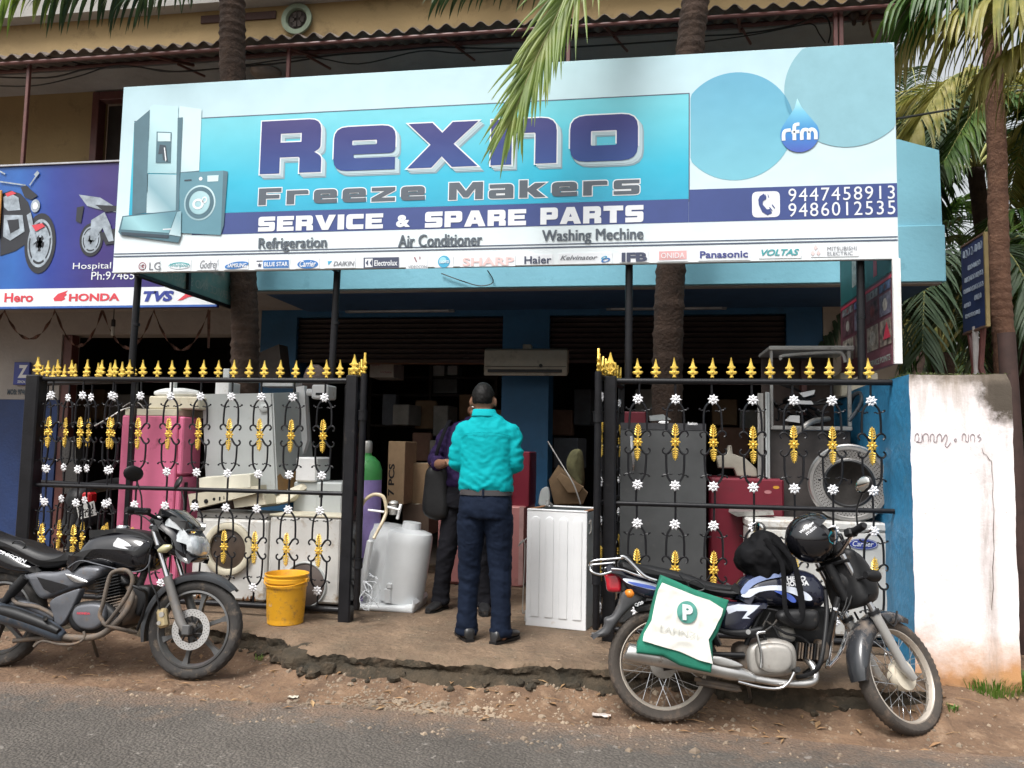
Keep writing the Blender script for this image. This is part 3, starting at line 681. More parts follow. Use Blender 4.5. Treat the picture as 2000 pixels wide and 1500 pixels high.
z_b0 = sp(1550, 429).z; z_b1 = sp(1550, 364).z; z_c0 = sp(900, 402).z; z_c1 = sp(900, 206).z
xa, xb = sp(256, 350).x, sp(1345, 290).x
rectw(xa, xb, z_c0, z_c1, M_cyan, 1, 'print')
rectw(sp(375, 450).x, xb + .0, z_b0, z_c0 - .001, M_navy, 1); rectw(xb + .001, SX1 - .002, z_b0, z_b1, M_navy, 1)
ln = MB(); t = .006
rectw(xa, xb + t, z_c1, z_c1 + t, None, 2, mb=ln); rectw(xb, xb + t, z_c0 - .02, z_c1, None, 2, mb=ln)
zl = sp(1000, 480).z; rectw(SX0 + .005, SX1 - .005, zl, zl + .007, None, 2, mb=ln); rectw(SX0 + .005, SX1 - .005, zl - .022, zl - .013, None, 2, mb=ln)
part('ruled_line', ln, M_line, sg, smooth=0)
M_c1 = grad('print_bubble', [(0, (.17, .47, .57)), (1, (.10, .34, .49))], 'Z', .5, 1.3, var=.03); M_c2 = mat('print_bubble_pale', (.22, .43, .50), rough=.4, var=.04)
def bubble(c, r, m, l):
    q = MB(); cc = sp(*c, l); R_ = r * 5.08 / FPX; pts = []
    for i in range(64):
        a = 2 * PI * i / 64; pts.append((min(SX1 - .004, max(xb + .012, cc.x + R_ * math.cos(a))), cc.y, min(SZ1 - .004, cc.z + R_ * math.sin(a))))
    q.sheet(pts); return part('bubble', q, m, sg, smooth=0)
bubble((1437, 246), 113, M_c1, 1); bubble((1655, 172), 121, M_c2, 2)
q = MB(); cc1 = sp(1437, 246, 3); cc2 = sp(1655, 172, 3); r1 = 113 * 5.08 / FPX; r2 = 121 * 5.08 / FPX; pts = []   # the lens where the two overlap
dx, dz = cc2.x - cc1.x, cc2.z - cc1.z; D = math.hypot(dx, dz); a_ = (r1 * r1 - r2 * r2 + D * D) / (2 * D); b1 = math.acos(min(1, a_ / r1)); b2 = math.acos(min(1, (D - a_) / r2)); th = math.atan2(dz, dx)
for i in range(11): t = th - b1 + 2 * b1 * i / 10; pts.append((cc1.x + r1 * math.cos(t), cc1.y, cc1.z + r1 * math.sin(t)))
for i in range(1, 10): t = th + PI - b2 + 2 * b2 * i / 10; pts.append((cc2.x + r2 * math.cos(t), cc1.y, cc2.z + r2 * math.sin(t)))
q.sheet(pts); part('bubble', q, mat('print_lens', (.08, .29, .42), rough=.4, var=.03), sg, smooth=0)
# drop emblem
q = MB(); c = sp(1562, 262, 4); r = .122; pts = [(c.x + r * math.cos(a), c.y, c.z + r * math.sin(a)) for a in [rad(152 + 236 * i / 28) for i in range(29)]]
tip = sp(1557, 192, 4); pts += [(c.x + .065, c.y, c.z + .115), (c.x + .015, c.y, c.z + .18), tuple(tip), (c.x - .03, c.y, c.z + .18), (c.x - .075, c.y, c.z + .11)]
q.sheet(pts); part('drop_emblem', q, grad('print_drop', [(0, (.06, .10, .42)), (.38, (.03, .22, .55)), (.75, (.16, .50, .68)), (1, (.45, .72, .80))], 'Z', c.z - O.z - r, tip.z - O.z), sg, smooth=0)
q = MB(); zz = c.z - .04; x = c.x - .102; y = c.y - .0015; T_ = .022
def stroke(q, pts, r=.0115, y=y): q.tube([(a, y, b) for a, b in pts], r, 6, per=3, flat=(.08, (0, 1, 0)))
stroke(q, [(x, zz), (x, zz + .045), (x + .012, zz + .066), (x + .045, zz + .07)]); stroke(q, [(x + .068, zz), (x + .068, zz + .09), (x + .08, zz + .105), (x + .1, zz + .107)]); stroke(q, [(x + .05, zz + .055), (x + .1, zz + .058)])
stroke(q, [(x + .115, zz), (x + .115, zz + .045), (x + .125, zz + .066), (x + .145, zz + .068), (x + .158, zz + .05), (x + .158, zz)]); stroke(q, [(x + .158, zz + .045), (x + .17, zz + .068), (x + .188, zz + .066), (x + .202, zz + .045), (x + .202, zz)])
part('lettering', q, M_wh, sg)
# REXNO in heavy extended letters with a block shadow
zR0 = sp(560, 339).z; zR1 = sp(560, 236).z; xR0, xR1 = sp(510, 300).x, sp(1246, 280).x
for k, (sh, m) in enumerate(((.034, M_mid), (.024, M_lgy), (.014, M_lgy))):
    q = MB(); wide_word(q, 'Rexno', xR0, xR1, zR0, zR1, YS - .0015 * (2 + k), .2, .006, (sh, -sh)); part('letter_shadow', q, m, sg, smooth=0)
q = MB(); wide_word(q, 'Rexno', xR0, xR1, zR0, zR1, YS - .0015 * 5, .2, .009); part('letter_outline', q, M_wh, sg, smooth=0)
M_rex = grad('print_rexno', [(0, (.012, .05, .22)), (.6, (.016, .024, .16)), (1, (.028, .022, .14))], 'Z', zR0 - O.z, zR1 - O.z, rough=.6, var=.02)
xx = xR0; q = MB(); wide_word(q, 'Rexno', xR0, xR1, zR0, zR1, YS - .0015 * 6, .2, 0); part('lettering', q, M_rex, sg, smooth=0)
for word, ua, ub, vb, vt in (('Freeze', 506, 830, 396, 363), ('Makers', 877, 1249, 385, 351)):
    um = (ua + ub) / 2; a, b = sp(ua, 380).x, sp(ub, 380).x; z0, z1 = sp(um, vb).z, sp(um, vt).z
    q = MB(); wide_word(q, word, a, b, z0, z1, YS - .003, .24, .007); part('letter_outline', q, M_wh, sg, smooth=0)
    q = MB(); wide_word(q, word, a, b, z0, z1, YS - .0045, .24, 0); part('lettering', q, M_gry, sg, smooth=0)
for word, ua, ub, vb, vt in (('SERVICE', 506, 748, 449, 421), ('&', 774, 803, 444, 420), ('SPARE', 831, 1027, 442, 412), ('PARTS', 1056, 1256, 436, 404)):
    um = (ua + ub) / 2; q = MB(); wide_word(q, word, sp(ua, 430).x, sp(ub, 430).x, sp(um, vb).z, sp(um, vt).z, YS - .0045, .16, .002); part('lettering', q, M_wh, sg, smooth=0)
for tx, u0, u1, vb, vt in (('Refrigeration', 504, 636, 491, 463), ('Air Conditioner', 777, 940, 481, 457), ('Washing Mechine', 1058, 1255, 476, 447)):
    q = MB()
    for du, dl in ((0, 3), (.9, 4), (1.8, 5)): htext(tx, u0 + du, u1 + du, vb, vt, None, dl, 0, mb=q)
    part('lettering', q, M_gry, sg, smooth=0)
htext('9447458913', 1540, 1748, 391, 365, M_wh, bold=.0, space=1.15); htext('9486012535', 1540, 1749, 421, 394, M_wh, bold=.0, space=1.15)
q = MB(); a, b = sp(1469, 425, 2), sp(1523, 373, 2); P = rpoly([(a.x, a.z, .035), (b.x, a.z, .035), (b.x, b.z, .035), (a.x, b.z, .035)]); q.sheet([(x, a.y, z) for x, z in P]); part('phone_tile', q, M_wh, sg, smooth=0)
q = MB(); poly('', [(1484, 383), (1492, 378), (1497, 388), (1490, 393), (1490, 400), (1498, 409), (1504, 408), (1508, 416), (1499, 420), (1489, 414), (1482, 400), (1481, 390)], None, 4, mb=q)
for du in (0, 5):
    poly('', [(1494 + du, 380 - du * .2), (1495.5 + du, 380), (1497 + du, 386), (1495.5 + du, 386)], None, 4, mb=q)
    poly('', [(1502 + du, 405 - du), (1503.5 + du, 404 - du), (1509 + du, 411 - du), (1507.5 + du, 412 - du)], None, 4, mb=q)
part('phone_symbol', q, M_navy, sg, smooth=0)
# printed picture of appliances
M_s1 = grad('print_steel', [(0, (.16, .33, .38)), (.35, (.50, .68, .72)), (.7, (.22, .42, .47)), (1, (.46, .66, .70))], 'XZ', -3.1, -1.3, var=.02)
M_s2 = mat('print_steel_dark', (.07, .15, .19), rough=.4, var=.08, vs=5); M_s3 = grad('print_steel_pale', [(0, (.24, .42, .48)), (.35, (.62, .76, .79)), (.6, (.2, .36, .42)), (1, (.55, .72, .76))], 'XZ', -2.55, -1.35, var=.03); M_s4 = flat('print_black', (.03, .05, .07)); M_s5 = grad('print_teal', [(0, (.05, .13, .17)), (.5, (.30, .55, .60)), (1, (.10, .24, .30))], 'XZ', -2.5, -1.9, var=.02)
poly('picture', [(262, 240), (293, 214), (287, 415), (258, 420)], M_s2, 3); poly('picture', [(293, 209), (300, 204), (348, 208), (348, 339), (288, 338)], M_s1, 3)
poly('picture', [(288, 340), (346, 341), (343, 414), (286, 416)], M_s3, 3); poly('picture', [(351, 207), (394, 213), (389, 333), (345, 337)], M_s3, 3); poly('picture', [(345, 337), (389, 333), (388, 345), (345, 348)], M_s2, 3)
poly('picture', [(347, 230), (357, 229), (349, 412), (343, 414)], M_s2, 5); poly('picture', [(306, 257), (335, 258), (333, 318), (304, 318)], M_s2, 5); poly('picture', [(308, 259), (333, 260), (333, 276), (308, 276)], M_s3, 6); poly('picture', [(312, 282), (324, 284), (328, 316), (318, 312), (317, 300), (309, 301)], M_s4, 6); poly('picture', [(320, 288), (322, 288), (325, 312), (323, 316)], M_wh, 7)
poly('picture', [(351, 338), (436, 333), (431, 459), (350, 455)], M_s5, 5); poly('picture', [(436, 333), (445, 335), (437, 440), (431, 459)], M_s2, 5)
q = MB(); c = sp(390, 396, 6); disc(q, (c.x, c.z), .125, .133, c.y); part('picture', q, M_s3, sg, smooth=0)
q = MB(); disc(q, (c.x, c.z), .113, .12, c.y - .0015, rin=.75); part('picture', q, M_s2, sg, smooth=0)
q = MB(); disc(q, (c.x - .0, c.z), .082, .088, c.y - .003); part('picture', q, M_s1, sg, smooth=0)
q = MB(); disc(q, (c.x - .01, c.z - .01), .045, .04, c.y - .0045, rin=.6); disc(q, (c.x + .04, c.z + .02), .02, .025, c.y - .0045, rin=.6); part('picture', q, M_wh, sg, smooth=0)
poly('picture', [(405, 343), (427, 342), (426, 354), (405, 355)], M_s3, 6); q = MB(); c2_ = sp(392, 349, 6); disc(q, (c2_.x, c2_.z), .014, .014, c2_.y); part('picture', q, M_wh, sg, smooth=0); poly('picture', [(360, 351), (374, 350), (374, 353), (360, 354)], M_s4, 6)
poly('picture', [(239, 422), (352, 410), (353, 462), (348, 474), (236, 459), (231, 453)], M_s2, 8); poly('picture', [(241, 424), (345, 413), (330, 455), (236, 448)], M_s5, 9); poly('picture', [(236, 453), (330, 459), (329, 465), (238, 459)], M_s4, 10); poly('picture', [(318, 447), (336, 446), (336, 448), (318, 449)], M_wh, 10); poly('picture', [(346, 414), (354, 412), (353, 462), (330, 458)], M_s3, 10)
# maker logos along the bottom edge
def plaque(u0, u1, v0, v1):
    w = MB(); uc = (u0 + u1) / 2; a = W(u0, v0, YS); b = W(u1, v1, YS); z0 = W(uc, v0, YS).z; z1 = W(uc, v1, YS).z
    w.box(a.x, b.x, YS - .004, YS - .0002, z0, z1, .001); return part('logo_plaque', w, M_wh, sg)
LG_ = []
def lcol(n, c): return mat('ink_' + n, c, rough=.4, var=.05)
I_red, I_teal, I_blue, I_sky, I_dk, I_pk, I_gr = lcol('maroon', (.25, .1, .12)), lcol('teal', (.05, .3, .32)), lcol('blue', (.04, .17, .45)), lcol('sky', (.05, .35, .55)), lcol('dark', (.045, .055, .1)), lcol('pink', (.66, .36, .36)), lcol('grey', (.16, .17, .19))
def oval(u, v, rx, rz, m, l=4, tilt=0, rin=0):
    q = MB(); c = sp(u, v, l); disc(q, (c.x, c.z), rx, rz, c.y, 32, rin, tilt); return part('logo', q, m, sg, smooth=0)
for u0, u1, v0, v1 in ((266, 313, 531, 509), (327, 374, 530, 508), (385, 427, 528, 506), (438, 486, 527, 505), (498, 567, 526, 506), (577, 625, 525, 504), (634, 695, 524, 502), (708, 781, 524, 502), (793, 836, 525, 500), (849, 886, 523, 501), (899, 1007, 521, 500), (1020, 1080, 518, 497), (1091, 1196, 516, 494), (1210, 1267, 513, 490), (1284, 1343, 511, 486), (1364, 1465, 509, 484), (1482, 1565, 505, 481), (1584, 1677, 502, 477)): plaque(u0, u1, v0, v1)
oval(278, 520, .031, .031, I_red); oval(278, 520, .023, .023, M_wh, 5, 0, .8); htext('G', 274, 283, 525, 515, M_wh, 6, .0, name='logo'); htext('LG', 291, 313, 527, 512, I_gr, 5, .0, name='logo')
oval(350, 519, .085, .026, I_teal); oval(350, 520, .08, .02, M_wh, 5); htext('Whirlpool', 332, 368, 524, 514, I_teal, 6, .01, .3, name='logo')
htext('Godrej', 390, 424, 529, 508, I_gr, 5, .0, .35, name='logo')
oval(462, 518, .093, .026, I_blue, 4, .12); htext('SAMSUNG', 444, 481, 522, 514, M_wh, 6, .02, .1, name='logo')
q = MB(); poly('', [(514, 508.5), (564, 507.5), (564, 523), (514, 524)], None, 4, mb=q); part('logo', q, I_blue, sg, smooth=0); htext('BLUE STAR', 516, 562, 520, 511.5, M_wh, 6, .02, name='logo')
q = MB(); c = sp(507, 518, 5); pts = []
for i in range(10): r = .02 if i % 2 == 0 else .008; pts.append((c.x + r * math.sin(i * PI / 5), c.y, c.z + r * math.cos(i * PI / 5)))
q.sheet(pts); poly('', [(501, 509), (513, 508.7), (513, 510.5), (501, 511)], None, 4, mb=q); part('logo', q, I_dk, sg, smooth=0)
oval(601, 516, .079, .032, I_blue); htext('Carrier', 585, 617, 521, 509, M_wh, 6, .015, .25, name='logo')
q = MB(); poly('', [(640, 510), (649, 509.5), (641, 518)], None, 4, mb=q); part('logo', q, I_sky, sg, smooth=0); htext('DAIKIN', 651, 692, 519, 510, I_gr, 5, .01, .25, name='logo')
q = MB(); poly('', [(710, 503), (779, 502), (779, 523), (710, 524)], None, 4, mb=q); part('logo', q, I_dk, sg, smooth=0); htext('Electrolux', 731, 776, 519, 508, M_wh, 6, .015, name='logo')
q = MB(); poly('', [(713, 505.5), (728, 505), (728, 521.5), (713, 522)], None, 5, mb=q); part('logo', q, M_wh, sg, smooth=0); q = MB(); poly('', [(714, 513.5), (719, 507), (719, 520)], None, 6, mb=q); poly('', [(727, 506), (727, 521), (722, 513.5)], None, 6, mb=q); part('logo', q, I_dk, sg, smooth=0)
q = MB(); poly('', [(808, 502), (811, 502), (815, 512), (812, 511)], None, 4, mb=q); poly('', [(819, 501), (821, 501), (821, 506), (819, 507)], None, 4, mb=q); part('logo', q, I_red, sg, smooth=0); htext('VIDEOCON', 797, 833, 524, 518, I_gr, 5, .0, name='logo')
oval(867, 511, .043, .043, I_sky); oval(865, 508, .025, .022, mat('ink_glint', (.3, .62, .72), rough=.4), 5); htext('LLOYD', 858, 877, 514, 508.5, M_wh, 6, .02, name='logo')
htext('SHARP', 903, 1004, 519, 502.5, lcol('pale_red', (.72, .50, .49)), 5, .03, name='logo'); htext('Haier', 1024, 1077, 515, 500, I_dk, 5, .02, name='logo')
htext('Kelvinator', 1094, 1167, 507.5, 498.5, I_gr, 5, .015, .35, name='logo'); oval(1183, 508, .03, .014, I_blue, 5, .2, .6); oval(1180, 503, .02, .009, I_sky, 5, .3, .5)
htext('IFB', 1214, 1264, 511, 493, I_dk, 5, .05, name='logo')
q = MB(); poly('', [(1287, 491), (1341, 489), (1341, 506), (1287, 508)], None, 4, mb=q); part('logo', q, I_pk, sg, smooth=0); htext('ONIDA', 1291, 1337, 504, 493.5, M_wh, 6, .0, name='logo')
htext('Panasonic', 1367, 1461, 503.5, 489.5, lcol('indigo', (.05, .06, .22)), 5, .025, name='logo'); htext('VOLTAS', 1487, 1561, 499, 486.5, I_teal, 5, .03, .3, name='logo')
q = MB()
for cx_, cz_ in ((1593, 483.5), (1587.5, 494.5), (1598.5, 494.2)): poly('', [(cx_, cz_ - 6), (cx_ + 4, cz_), (cx_, cz_ + 5), (cx_ - 4, cz_)], None, 5, mb=q)
part('logo', q, lcol('blush', (.72, .55, .54)), sg, smooth=0); htext('MITSUBISHI', 1616, 1673, 489, 481.5, I_gr, 5, .0, name='logo'); htext('ELECTRIC', 1616, 1666, 498.5, 491.5, I_gr, 5, .0, name='logo')
# posts
M_blk = mat('black_gate_paint', (.012, .012, .014), rough=.34, var=.15, vs=9, bump=.12, bs=60, dirt=((.06, .05, .04), .1, 7), spec=.25)
for u, Yp, v in ((265, 5.53, 640), (655, 5.53, 640), (1228, 5.42, 640), (1682, 5.42, 640)):
    x = W(u, v, Yp).x; w = MB(); w.tube([(x - (.015 if u < 700 else 0), Yp, 1.92), (x, Yp, 2.75), (x + .01, Yp, 3.95)], .026, 14)
    w.tube([(x + .001, Yp, 2.33), (x + .001, Yp, 2.35)], .0285, 14); w.cyl((x - (.015 if u < 700 else 0), Yp, 1.92), (x - (.015 if u < 700 else 0), Yp, 1.935), .036, n=12)
    w.box(x - .015, x + .02, YS + .062, Yp, 3.2, 3.23); w.box(x - .015, x + .02, YS + .062, Yp, 2.72, 2.75)
    part('post', w, M_blk, sg)
# ---------------------------------------------------------------- returns of the sign
sb = thing('sign_return', (-3.71, 6.0, SZ0), 'faded teal side panel running back from the left end of the big sign', 'sign')
w = MB(); w.box(-3.725, -3.695, 5.335, 6.72, SZ0 + .004, 4.0, .003); part('panel', w, mat('faded_teal', (.13, .27, .25), rough=.6, var=.12, vs=2.5, dirt=((.3, .34, .3), .35, 3)), sb)
w = MB(); w.box(-3.732, -3.688, 5.335, 6.74, SZ0 - .022, SZ0 + .003, .003); part('frame', w, M_blk, sb); w = MB(); w.box(-3.732, -3.688, 6.722, 6.75, SZ0 + .004, 4.0, .003); part('frame', w, M_blk, sb)
w = MB(); w.box(-3.69, -3.665, 5.95, 5.985, SZ0 + .004, 4.0, .003); part('strut', w, M_blk, sb)
w = MB()
put_text(w, 'SERVICE AND SPARE PARTS', (-3.6935, 6.68, SZ0 + .05), (-3.6935, 5.5, SZ0 + .05), (0, 0, .07), .01)
part('lettering', w, mat('ghost_print', (.26, .32, .29), rough=.6), sb, smooth=0)
w = MB(); w.add([(-3.693, 6.05, SZ0 + .2), (-3.693, 6.55, SZ0 + .24), (-3.693, 6.6, SZ0 + .5), (-3.693, 6.1, SZ0 + .46)], [(0, 1, 2, 3)]); part('picture', w, mat('ghost_grey', (.3, .33, .31), rough=.6, var=.3, vs=8), sb, smooth=0)
# brown brochure board on the right
zb0 = W(1755, 710, YS).z; XB = SX1 - .04
rb = thing('brochure_board', (XB, 5.95, zb0), 'tall maroon and teal advertising board running back from the right end of the sign', 'board')
w = MB(); w.box(XB, XB + .03, 5.345, 6.62, zb0, SZ1 - .01, .002); part('panel', w, mat('print_maroon', (.12, .04, .055), rough=.5, var=.15, vs=4), rb)
w = MB(); w.box(XB - .005, XB + .042, 5.272, 5.298, zb0 - .004, SZ0 - .003, .002); part('edge_strip', w, mat('white_strip', (.78, .77, .75), rough=.5, dirt=((.4, .36, .33), .15, 6)), rb)
xw = XB - .002
def sq(y0, y1, z0, z1, m, l=0, sl=.0):
    q = MB(); x = xw - .0015 * l; q.add([(x, y0, z0), (x, y1, z0 + sl), (x, y1, z1 + sl), (x, y0, z1)], [(0, 1, 2, 3)]); return part('picture', q, m, rb, smooth=0)
sq(5.31, 6.6, 2.62, SZ1 - .03, mat('print_deep_teal', (.015, .10, .10), rough=.5, var=.1, vs=5)); sq(5.31, 6.6, 2.58, 2.6, mat('print_red', (.42, .03, .06), rough=.5), 1); sq(6.0, 6.25, 2.7, 3.1, mat('pale_print', (.35, .38, .36), rough=.5, var=.4, vs=12), 1); sq(5.62, 5.7, 2.66, 2.82, MATS['print_red'], 1)
pal = [(.25, .2, .17), (.16, .15, .2), (.08, .1, .2), (.3, .26, .22), (.12, .06, .07), (.2, .19, .2)]
rs = random.Random(5)
for iy, (y0, y1) in enumerate(((5.33, 5.58), (5.61, 5.88), (5.92, 6.2), (6.24, 6.55))):
    for iz, (z0, z1) in enumerate(((2.16, 2.33), (2.36, 2.5), (2.52, 2.575))):
        sq(y0, y1, z0, z1, mat('photo_print%d' % ((iy * 3 + iz) % 6), pal[(iy * 3 + iz) % 6], rough=.45, var=.42, vs=16), 1)
        q = MB(); x = xw - .002; ym = (y0 + y1) / 2; zm = (z0 + z1) / 2; rr = (z1 - z0) * .3
        q.add([(x, ym + rr * 1.2 * math.cos(k * PI / 6), zm + rr * math.sin(k * PI / 6)) for k in range(12)], [tuple(range(12))]); part('picture', q, mat('photo_spot%d' % ((iy + iz) % 3), ((.07, .06, .06), (.36, .33, .3), (.15, .04, .04))[(iy + iz) % 3], rough=.45, var=.3, vs=20), rb, smooth=0)
q = MB(); x = xw - .0045; q.add([(x, 5.34, 2.2), (x, 5.50, 2.2), (x, 5.42, 2.31)], [(0, 1, 2)]); part('picture', q, MATS['print_red'], rb, smooth=0)
w = MB(); put_text(w, 'ALL SERVICE POINTS', (xw - .003, 5.95, zb0 + .03), (xw - .003, 5.36, zb0 + .03), (0, 0, .04), .01); part('lettering', w, mat('ghost_print', (.3, .3, .3)), rb, smooth=0)

# ================================================================ TWO-WHEELER SIGN OF THE NEIGHBOUR
YN = 6.8
NX0, NX1 = W(-190, 450, YN).x, W(424, 590, YN).x; NZ0, NZ1 = W(200, 602, YN).z, W(120, 322, YN).z
ns = thing('neighbour_sign', ((NX0 + NX1) / 2, YN, NZ0), 'deep blue two-wheeler shop signboard with motorcycle pictures left of the big sign', 'sign')
M_ns = grad('print_violet', [(0, (.012, .02, .16)), (.45, (.02, .12, .42)), (.62, (.015, .04, .28)), (.85, (.035, .018, .16)), (1, (.03, .018, .15))], 'X', W(-150, 450, YN).x - (NX0 + NX1) / 2, W(260, 450, YN).x - (NX0 + NX1) / 2, var=.06)
w = MB(); w.box(NX0, NX1, YN, YN + .04, NZ0, NZ1, .004); part('panel', w, M_ns, ns)
def nw(u, v, l): return W(u, v, YN - .0015 * l)
def nrect(v0, v1, m, l=1, uc=200):
    z0, z1 = W(uc, v0, YN).z, W(uc, v1, YN).z; q = MB(); y = YN - .0015 * l; q.add([(NX0 + .004, y, z0), (NX1 - .004, y, z0), (NX1 - .004, y, z1), (NX0 + .004, y, z1)], [(0, 1, 2, 3)]); return part('print', q, m, ns, smooth=0)
nrect(597, 562, M_wh, 1); nrect(601, 597, mat('print_blue', (.04, .12, .42), rough=.4), 1)
I_hr = lcol('red', (.60, .05, .07)); I_nb = lcol('navy', (.03, .05, .28))
htext('Hero', 8, 64, 590, 572, I_hr, 3, .03, Y=YN, par=ns); htext('HONDA', 134, 233, 588, 573, I_hr, 3, .04, Y=YN, par=ns); htext('TVS', 279, 339, 589, 568, I_nb, 3, .06, .25, Y=YN, par=ns)
q = MB()

poly('', [(104, 583), (113, 574), (133, 567), (128, 573), (131, 576), (125, 580), (128, 584), (120, 588), (106, 588)], None, 2, Y=YN, mb=q)
part('logo', q, I_hr, ns, smooth=0)
q = MB(); poly('', [(346, 587), (358, 578), (364, 572), (378, 574), (388, 580), (376, 579), (368, 580), (356, 586)], None, 3, Y=YN, mb=q); part('logo', q, I_hr, ns, smooth=0)
htext('Hospital Junction', 142, 300, 528, 512, M_wh, 3, .0, Y=YN, par=ns); htext('Ph:97465', 178, 262, 546, 530, M_wh, 3, .0, Y=YN, par=ns)
# printed motorcycles
M_ch = mat('print_chrome', (.36, .42, .48), rough=.4, var=.25, vs=9); M_bk = mat('print_dark', (.02, .022, .03), rough=.4); M_glow = grad('print_glow', [(0, (.02, .06, .40)), (.5, (.05, .30, .75)), (1, (.03, .06, .40))], 'X', -1.7, -.2, var=.05)
def pwheel(u, v, rx, rz, l=4):
    c = nw(u, v, l)
    for r_, m, ri, dl in ((1, M_bk, 0, 0), (.8, M_ch, .88, 1), (.62, M_ch, .45, 1), (.2, M_bk, 0, 2)):
        q = MB(); disc(q, (c.x, c.z), rx * r_, rz * r_, c.y - .0015 * dl, 28, ri); part('picture', q, m, ns, smooth=0)
    q = MB()
    for k in range(5):
        a = k * 2 * PI / 5 + .3; d = V((math.cos(a) * rx, math.sin(a) * rz)); n_ = V((-d.y, d.x)).normalized() * .012
        q.add([(c.x + n_.x, c.y - .003, c.z + n_.y), (c.x - n_.x, c.y - .003, c.z - n_.y), (c.x - n_.x + d.x * .78, c.y - .003, c.z - n_.y + d.y * .78), (c.x + n_.x + d.x * .78, c.y - .003, c.z + n_.y + d.y * .78)], [(0, 1, 2, 3)])
    part('picture', q, M_ch, ns, smooth=0)
pwheel(78, 475, .17, .30)
def npoly(pts, m, l): return poly('picture', pts, m, l, par=ns, Y=YN)
npoly([(0, 380), (20, 372), (40, 378), (55, 395), (68, 440), (60, 470), (30, 490), (0, 500)], M_bk, 3); npoly([(6, 385), (22, 378), (36, 386), (40, 410), (16, 412), (8, 405)], M_ch, 5); npoly([(10, 378), (24, 373), (32, 378), (14, 384)], I_hr, 6)
npoly([(40, 365), (52, 362), (62, 372), (74, 382), (62, 390), (48, 385)], M_bk, 6); q = MB(); c = nw(69, 402, 7); disc(q, (c.x, c.z), .05, .065, c.y); part('picture', q, M_ch, ns, smooth=0); q = MB(); disc(q, (c.x, c.z), .03, .036, c.y - .0015); part('picture', q, M_wh, ns, smooth=0)
npoly([(52, 420), (60, 415), (72, 470), (64, 478)], M_ch, 9); npoly([(62, 440), (82, 436), (88, 442), (70, 452)], I_hr, 10); npoly([(8, 420), (44, 420), (48, 452), (20, 470), (6, 462)], M_ch, 6); npoly([(14, 430), (36, 428), (38, 446), (20, 456)], M_bk, 7)
for a, b in (((0, 355), (50, 362)), ((58, 362), (72, 342)), ((0, 335), (10, 340))):
    q = MB(); q.tube([nw(*a, 8), nw(*b, 8)], .008, 5, flat=(.1, (0, 1, 0))); part('picture', q, M_ch, ns)
npoly([(66, 341), (73, 333), (77, 338), (71, 346)], M_ch, 9)
pwheel(178, 468, .125, .165)
npoly([(154, 380), (196, 386), (225, 404), (226, 414), (190, 408), (170, 402)], M_ch, 5); npoly([(186, 400), (228, 402), (228, 412), (206, 414)], M_bk, 6); npoly([(150, 405), (164, 402), (158, 436), (148, 432)], M_bk, 5)
npoly([(178, 430), (204, 414), (216, 440), (222, 470), (212, 472), (200, 445), (184, 470), (176, 468)], M_ch, 7); npoly([(196, 455), (228, 445), (228, 475), (206, 478)], M_bk, 6)
q = MB(); a, b = nw(-60, 466, 12), nw(5, 372, 12); q.box(a.x, b.x, YN - .03, YN - .012, a.z, b.z, .004); part('print', q, mat('orange_board', (.55, .26, .05), rough=.5), ns, label='small orange panel overlapping the left end')
w = MB(); w.box(NX0 - .005, NX1 + .012, YN - .02, YN + .06, NZ1 + .001, NZ1 + .02, .003); part('frame', w, mat('alu_frame', (.45, .45, .47), rough=.4, metal=.5), ns)
# garland, socket, small poster on the neighbour's front
gd = MB(); gp = []
for (ua, ub, vd) in ((-90, 8, 655), (8, 108, 662), (108, 200, 676), (200, 300, 680), (300, 408, 684)):
    for k in range(8): t = k / 8; gp.append(W(ua + (ub - ua) * t, 606 + (vd - 606) * (1 - (2 * t - 1) ** 2), 7.6))
gp.append(W(408, 606, 7.6))
for i in range(len(gp) - 1):
    for k in range(3):
        t0, t1 = k / 3, (k + 1) / 3; a = gp[i].lerp(gp[i + 1], t0); b = gp[i].lerp(gp[i + 1], t1); ph0 = (i * 3 + k) * .7; ph1 = ph0 + .7; s0 = V((0, math.cos(ph0), math.sin(ph0))) * .02; s1 = V((0, math.cos(ph1), math.sin(ph1))) * .02
        gd.add([a - s0, a + s0, b + s1, b - s1], [(0, 1, 2, 3)])
gd.add([W(405, 606, 7.6), W(408, 606, 7.6) + V((.02, 0, 0)), W(405, 680, 7.6) + V((.02, .01, 0)), W(405, 680, 7.6)], [(0, 1, 2, 3)])
solo('garland', gd, mat('faded_ribbon', (.16, .08, .06), rough=.7, var=.3, vs=14), 'faded brown crepe ribbon garland hanging in swags under the neighbouring blue sign', 'garland', smooth=0)
lb = thing('hanging_bulb', W(221, 638, 7.4), 'small energy-saving bulb hanging beneath the blue two-wheeler sign', 'light bulb'); p = W(221, 638, 7.4)
w = MB(); w.cyl(p + V((0, 0, .04)), (p.x, p.y, 2.93), .005, n=6); part('cord', w, M_cab, lb); w = MB(); w.lathe([(.008, .08), (.02, .07), (.022, .02), (.02, .0)], 12, p); part('socket', w, M_cab, lb); w = MB(); w.lathe([(.018, 0), (.02, -.02), (.018, -.09), (.005, -.1)], 10, p); part('bulb', w, mat('dull_glass', (.4, .38, .33), rough=.3), lb)
ps = thing('wall_poster', W(46, 728, 8.19), 'small dark blue framed notice on the pale wall at the far left', 'poster'); w = MB(); a, b = W(30, 752, 8.19), W(63, 708, 8.19); w.box(a.x, b.x, 8.15, 8.185, a.z, b.z, .004); part('board', w, I_nb, ps)
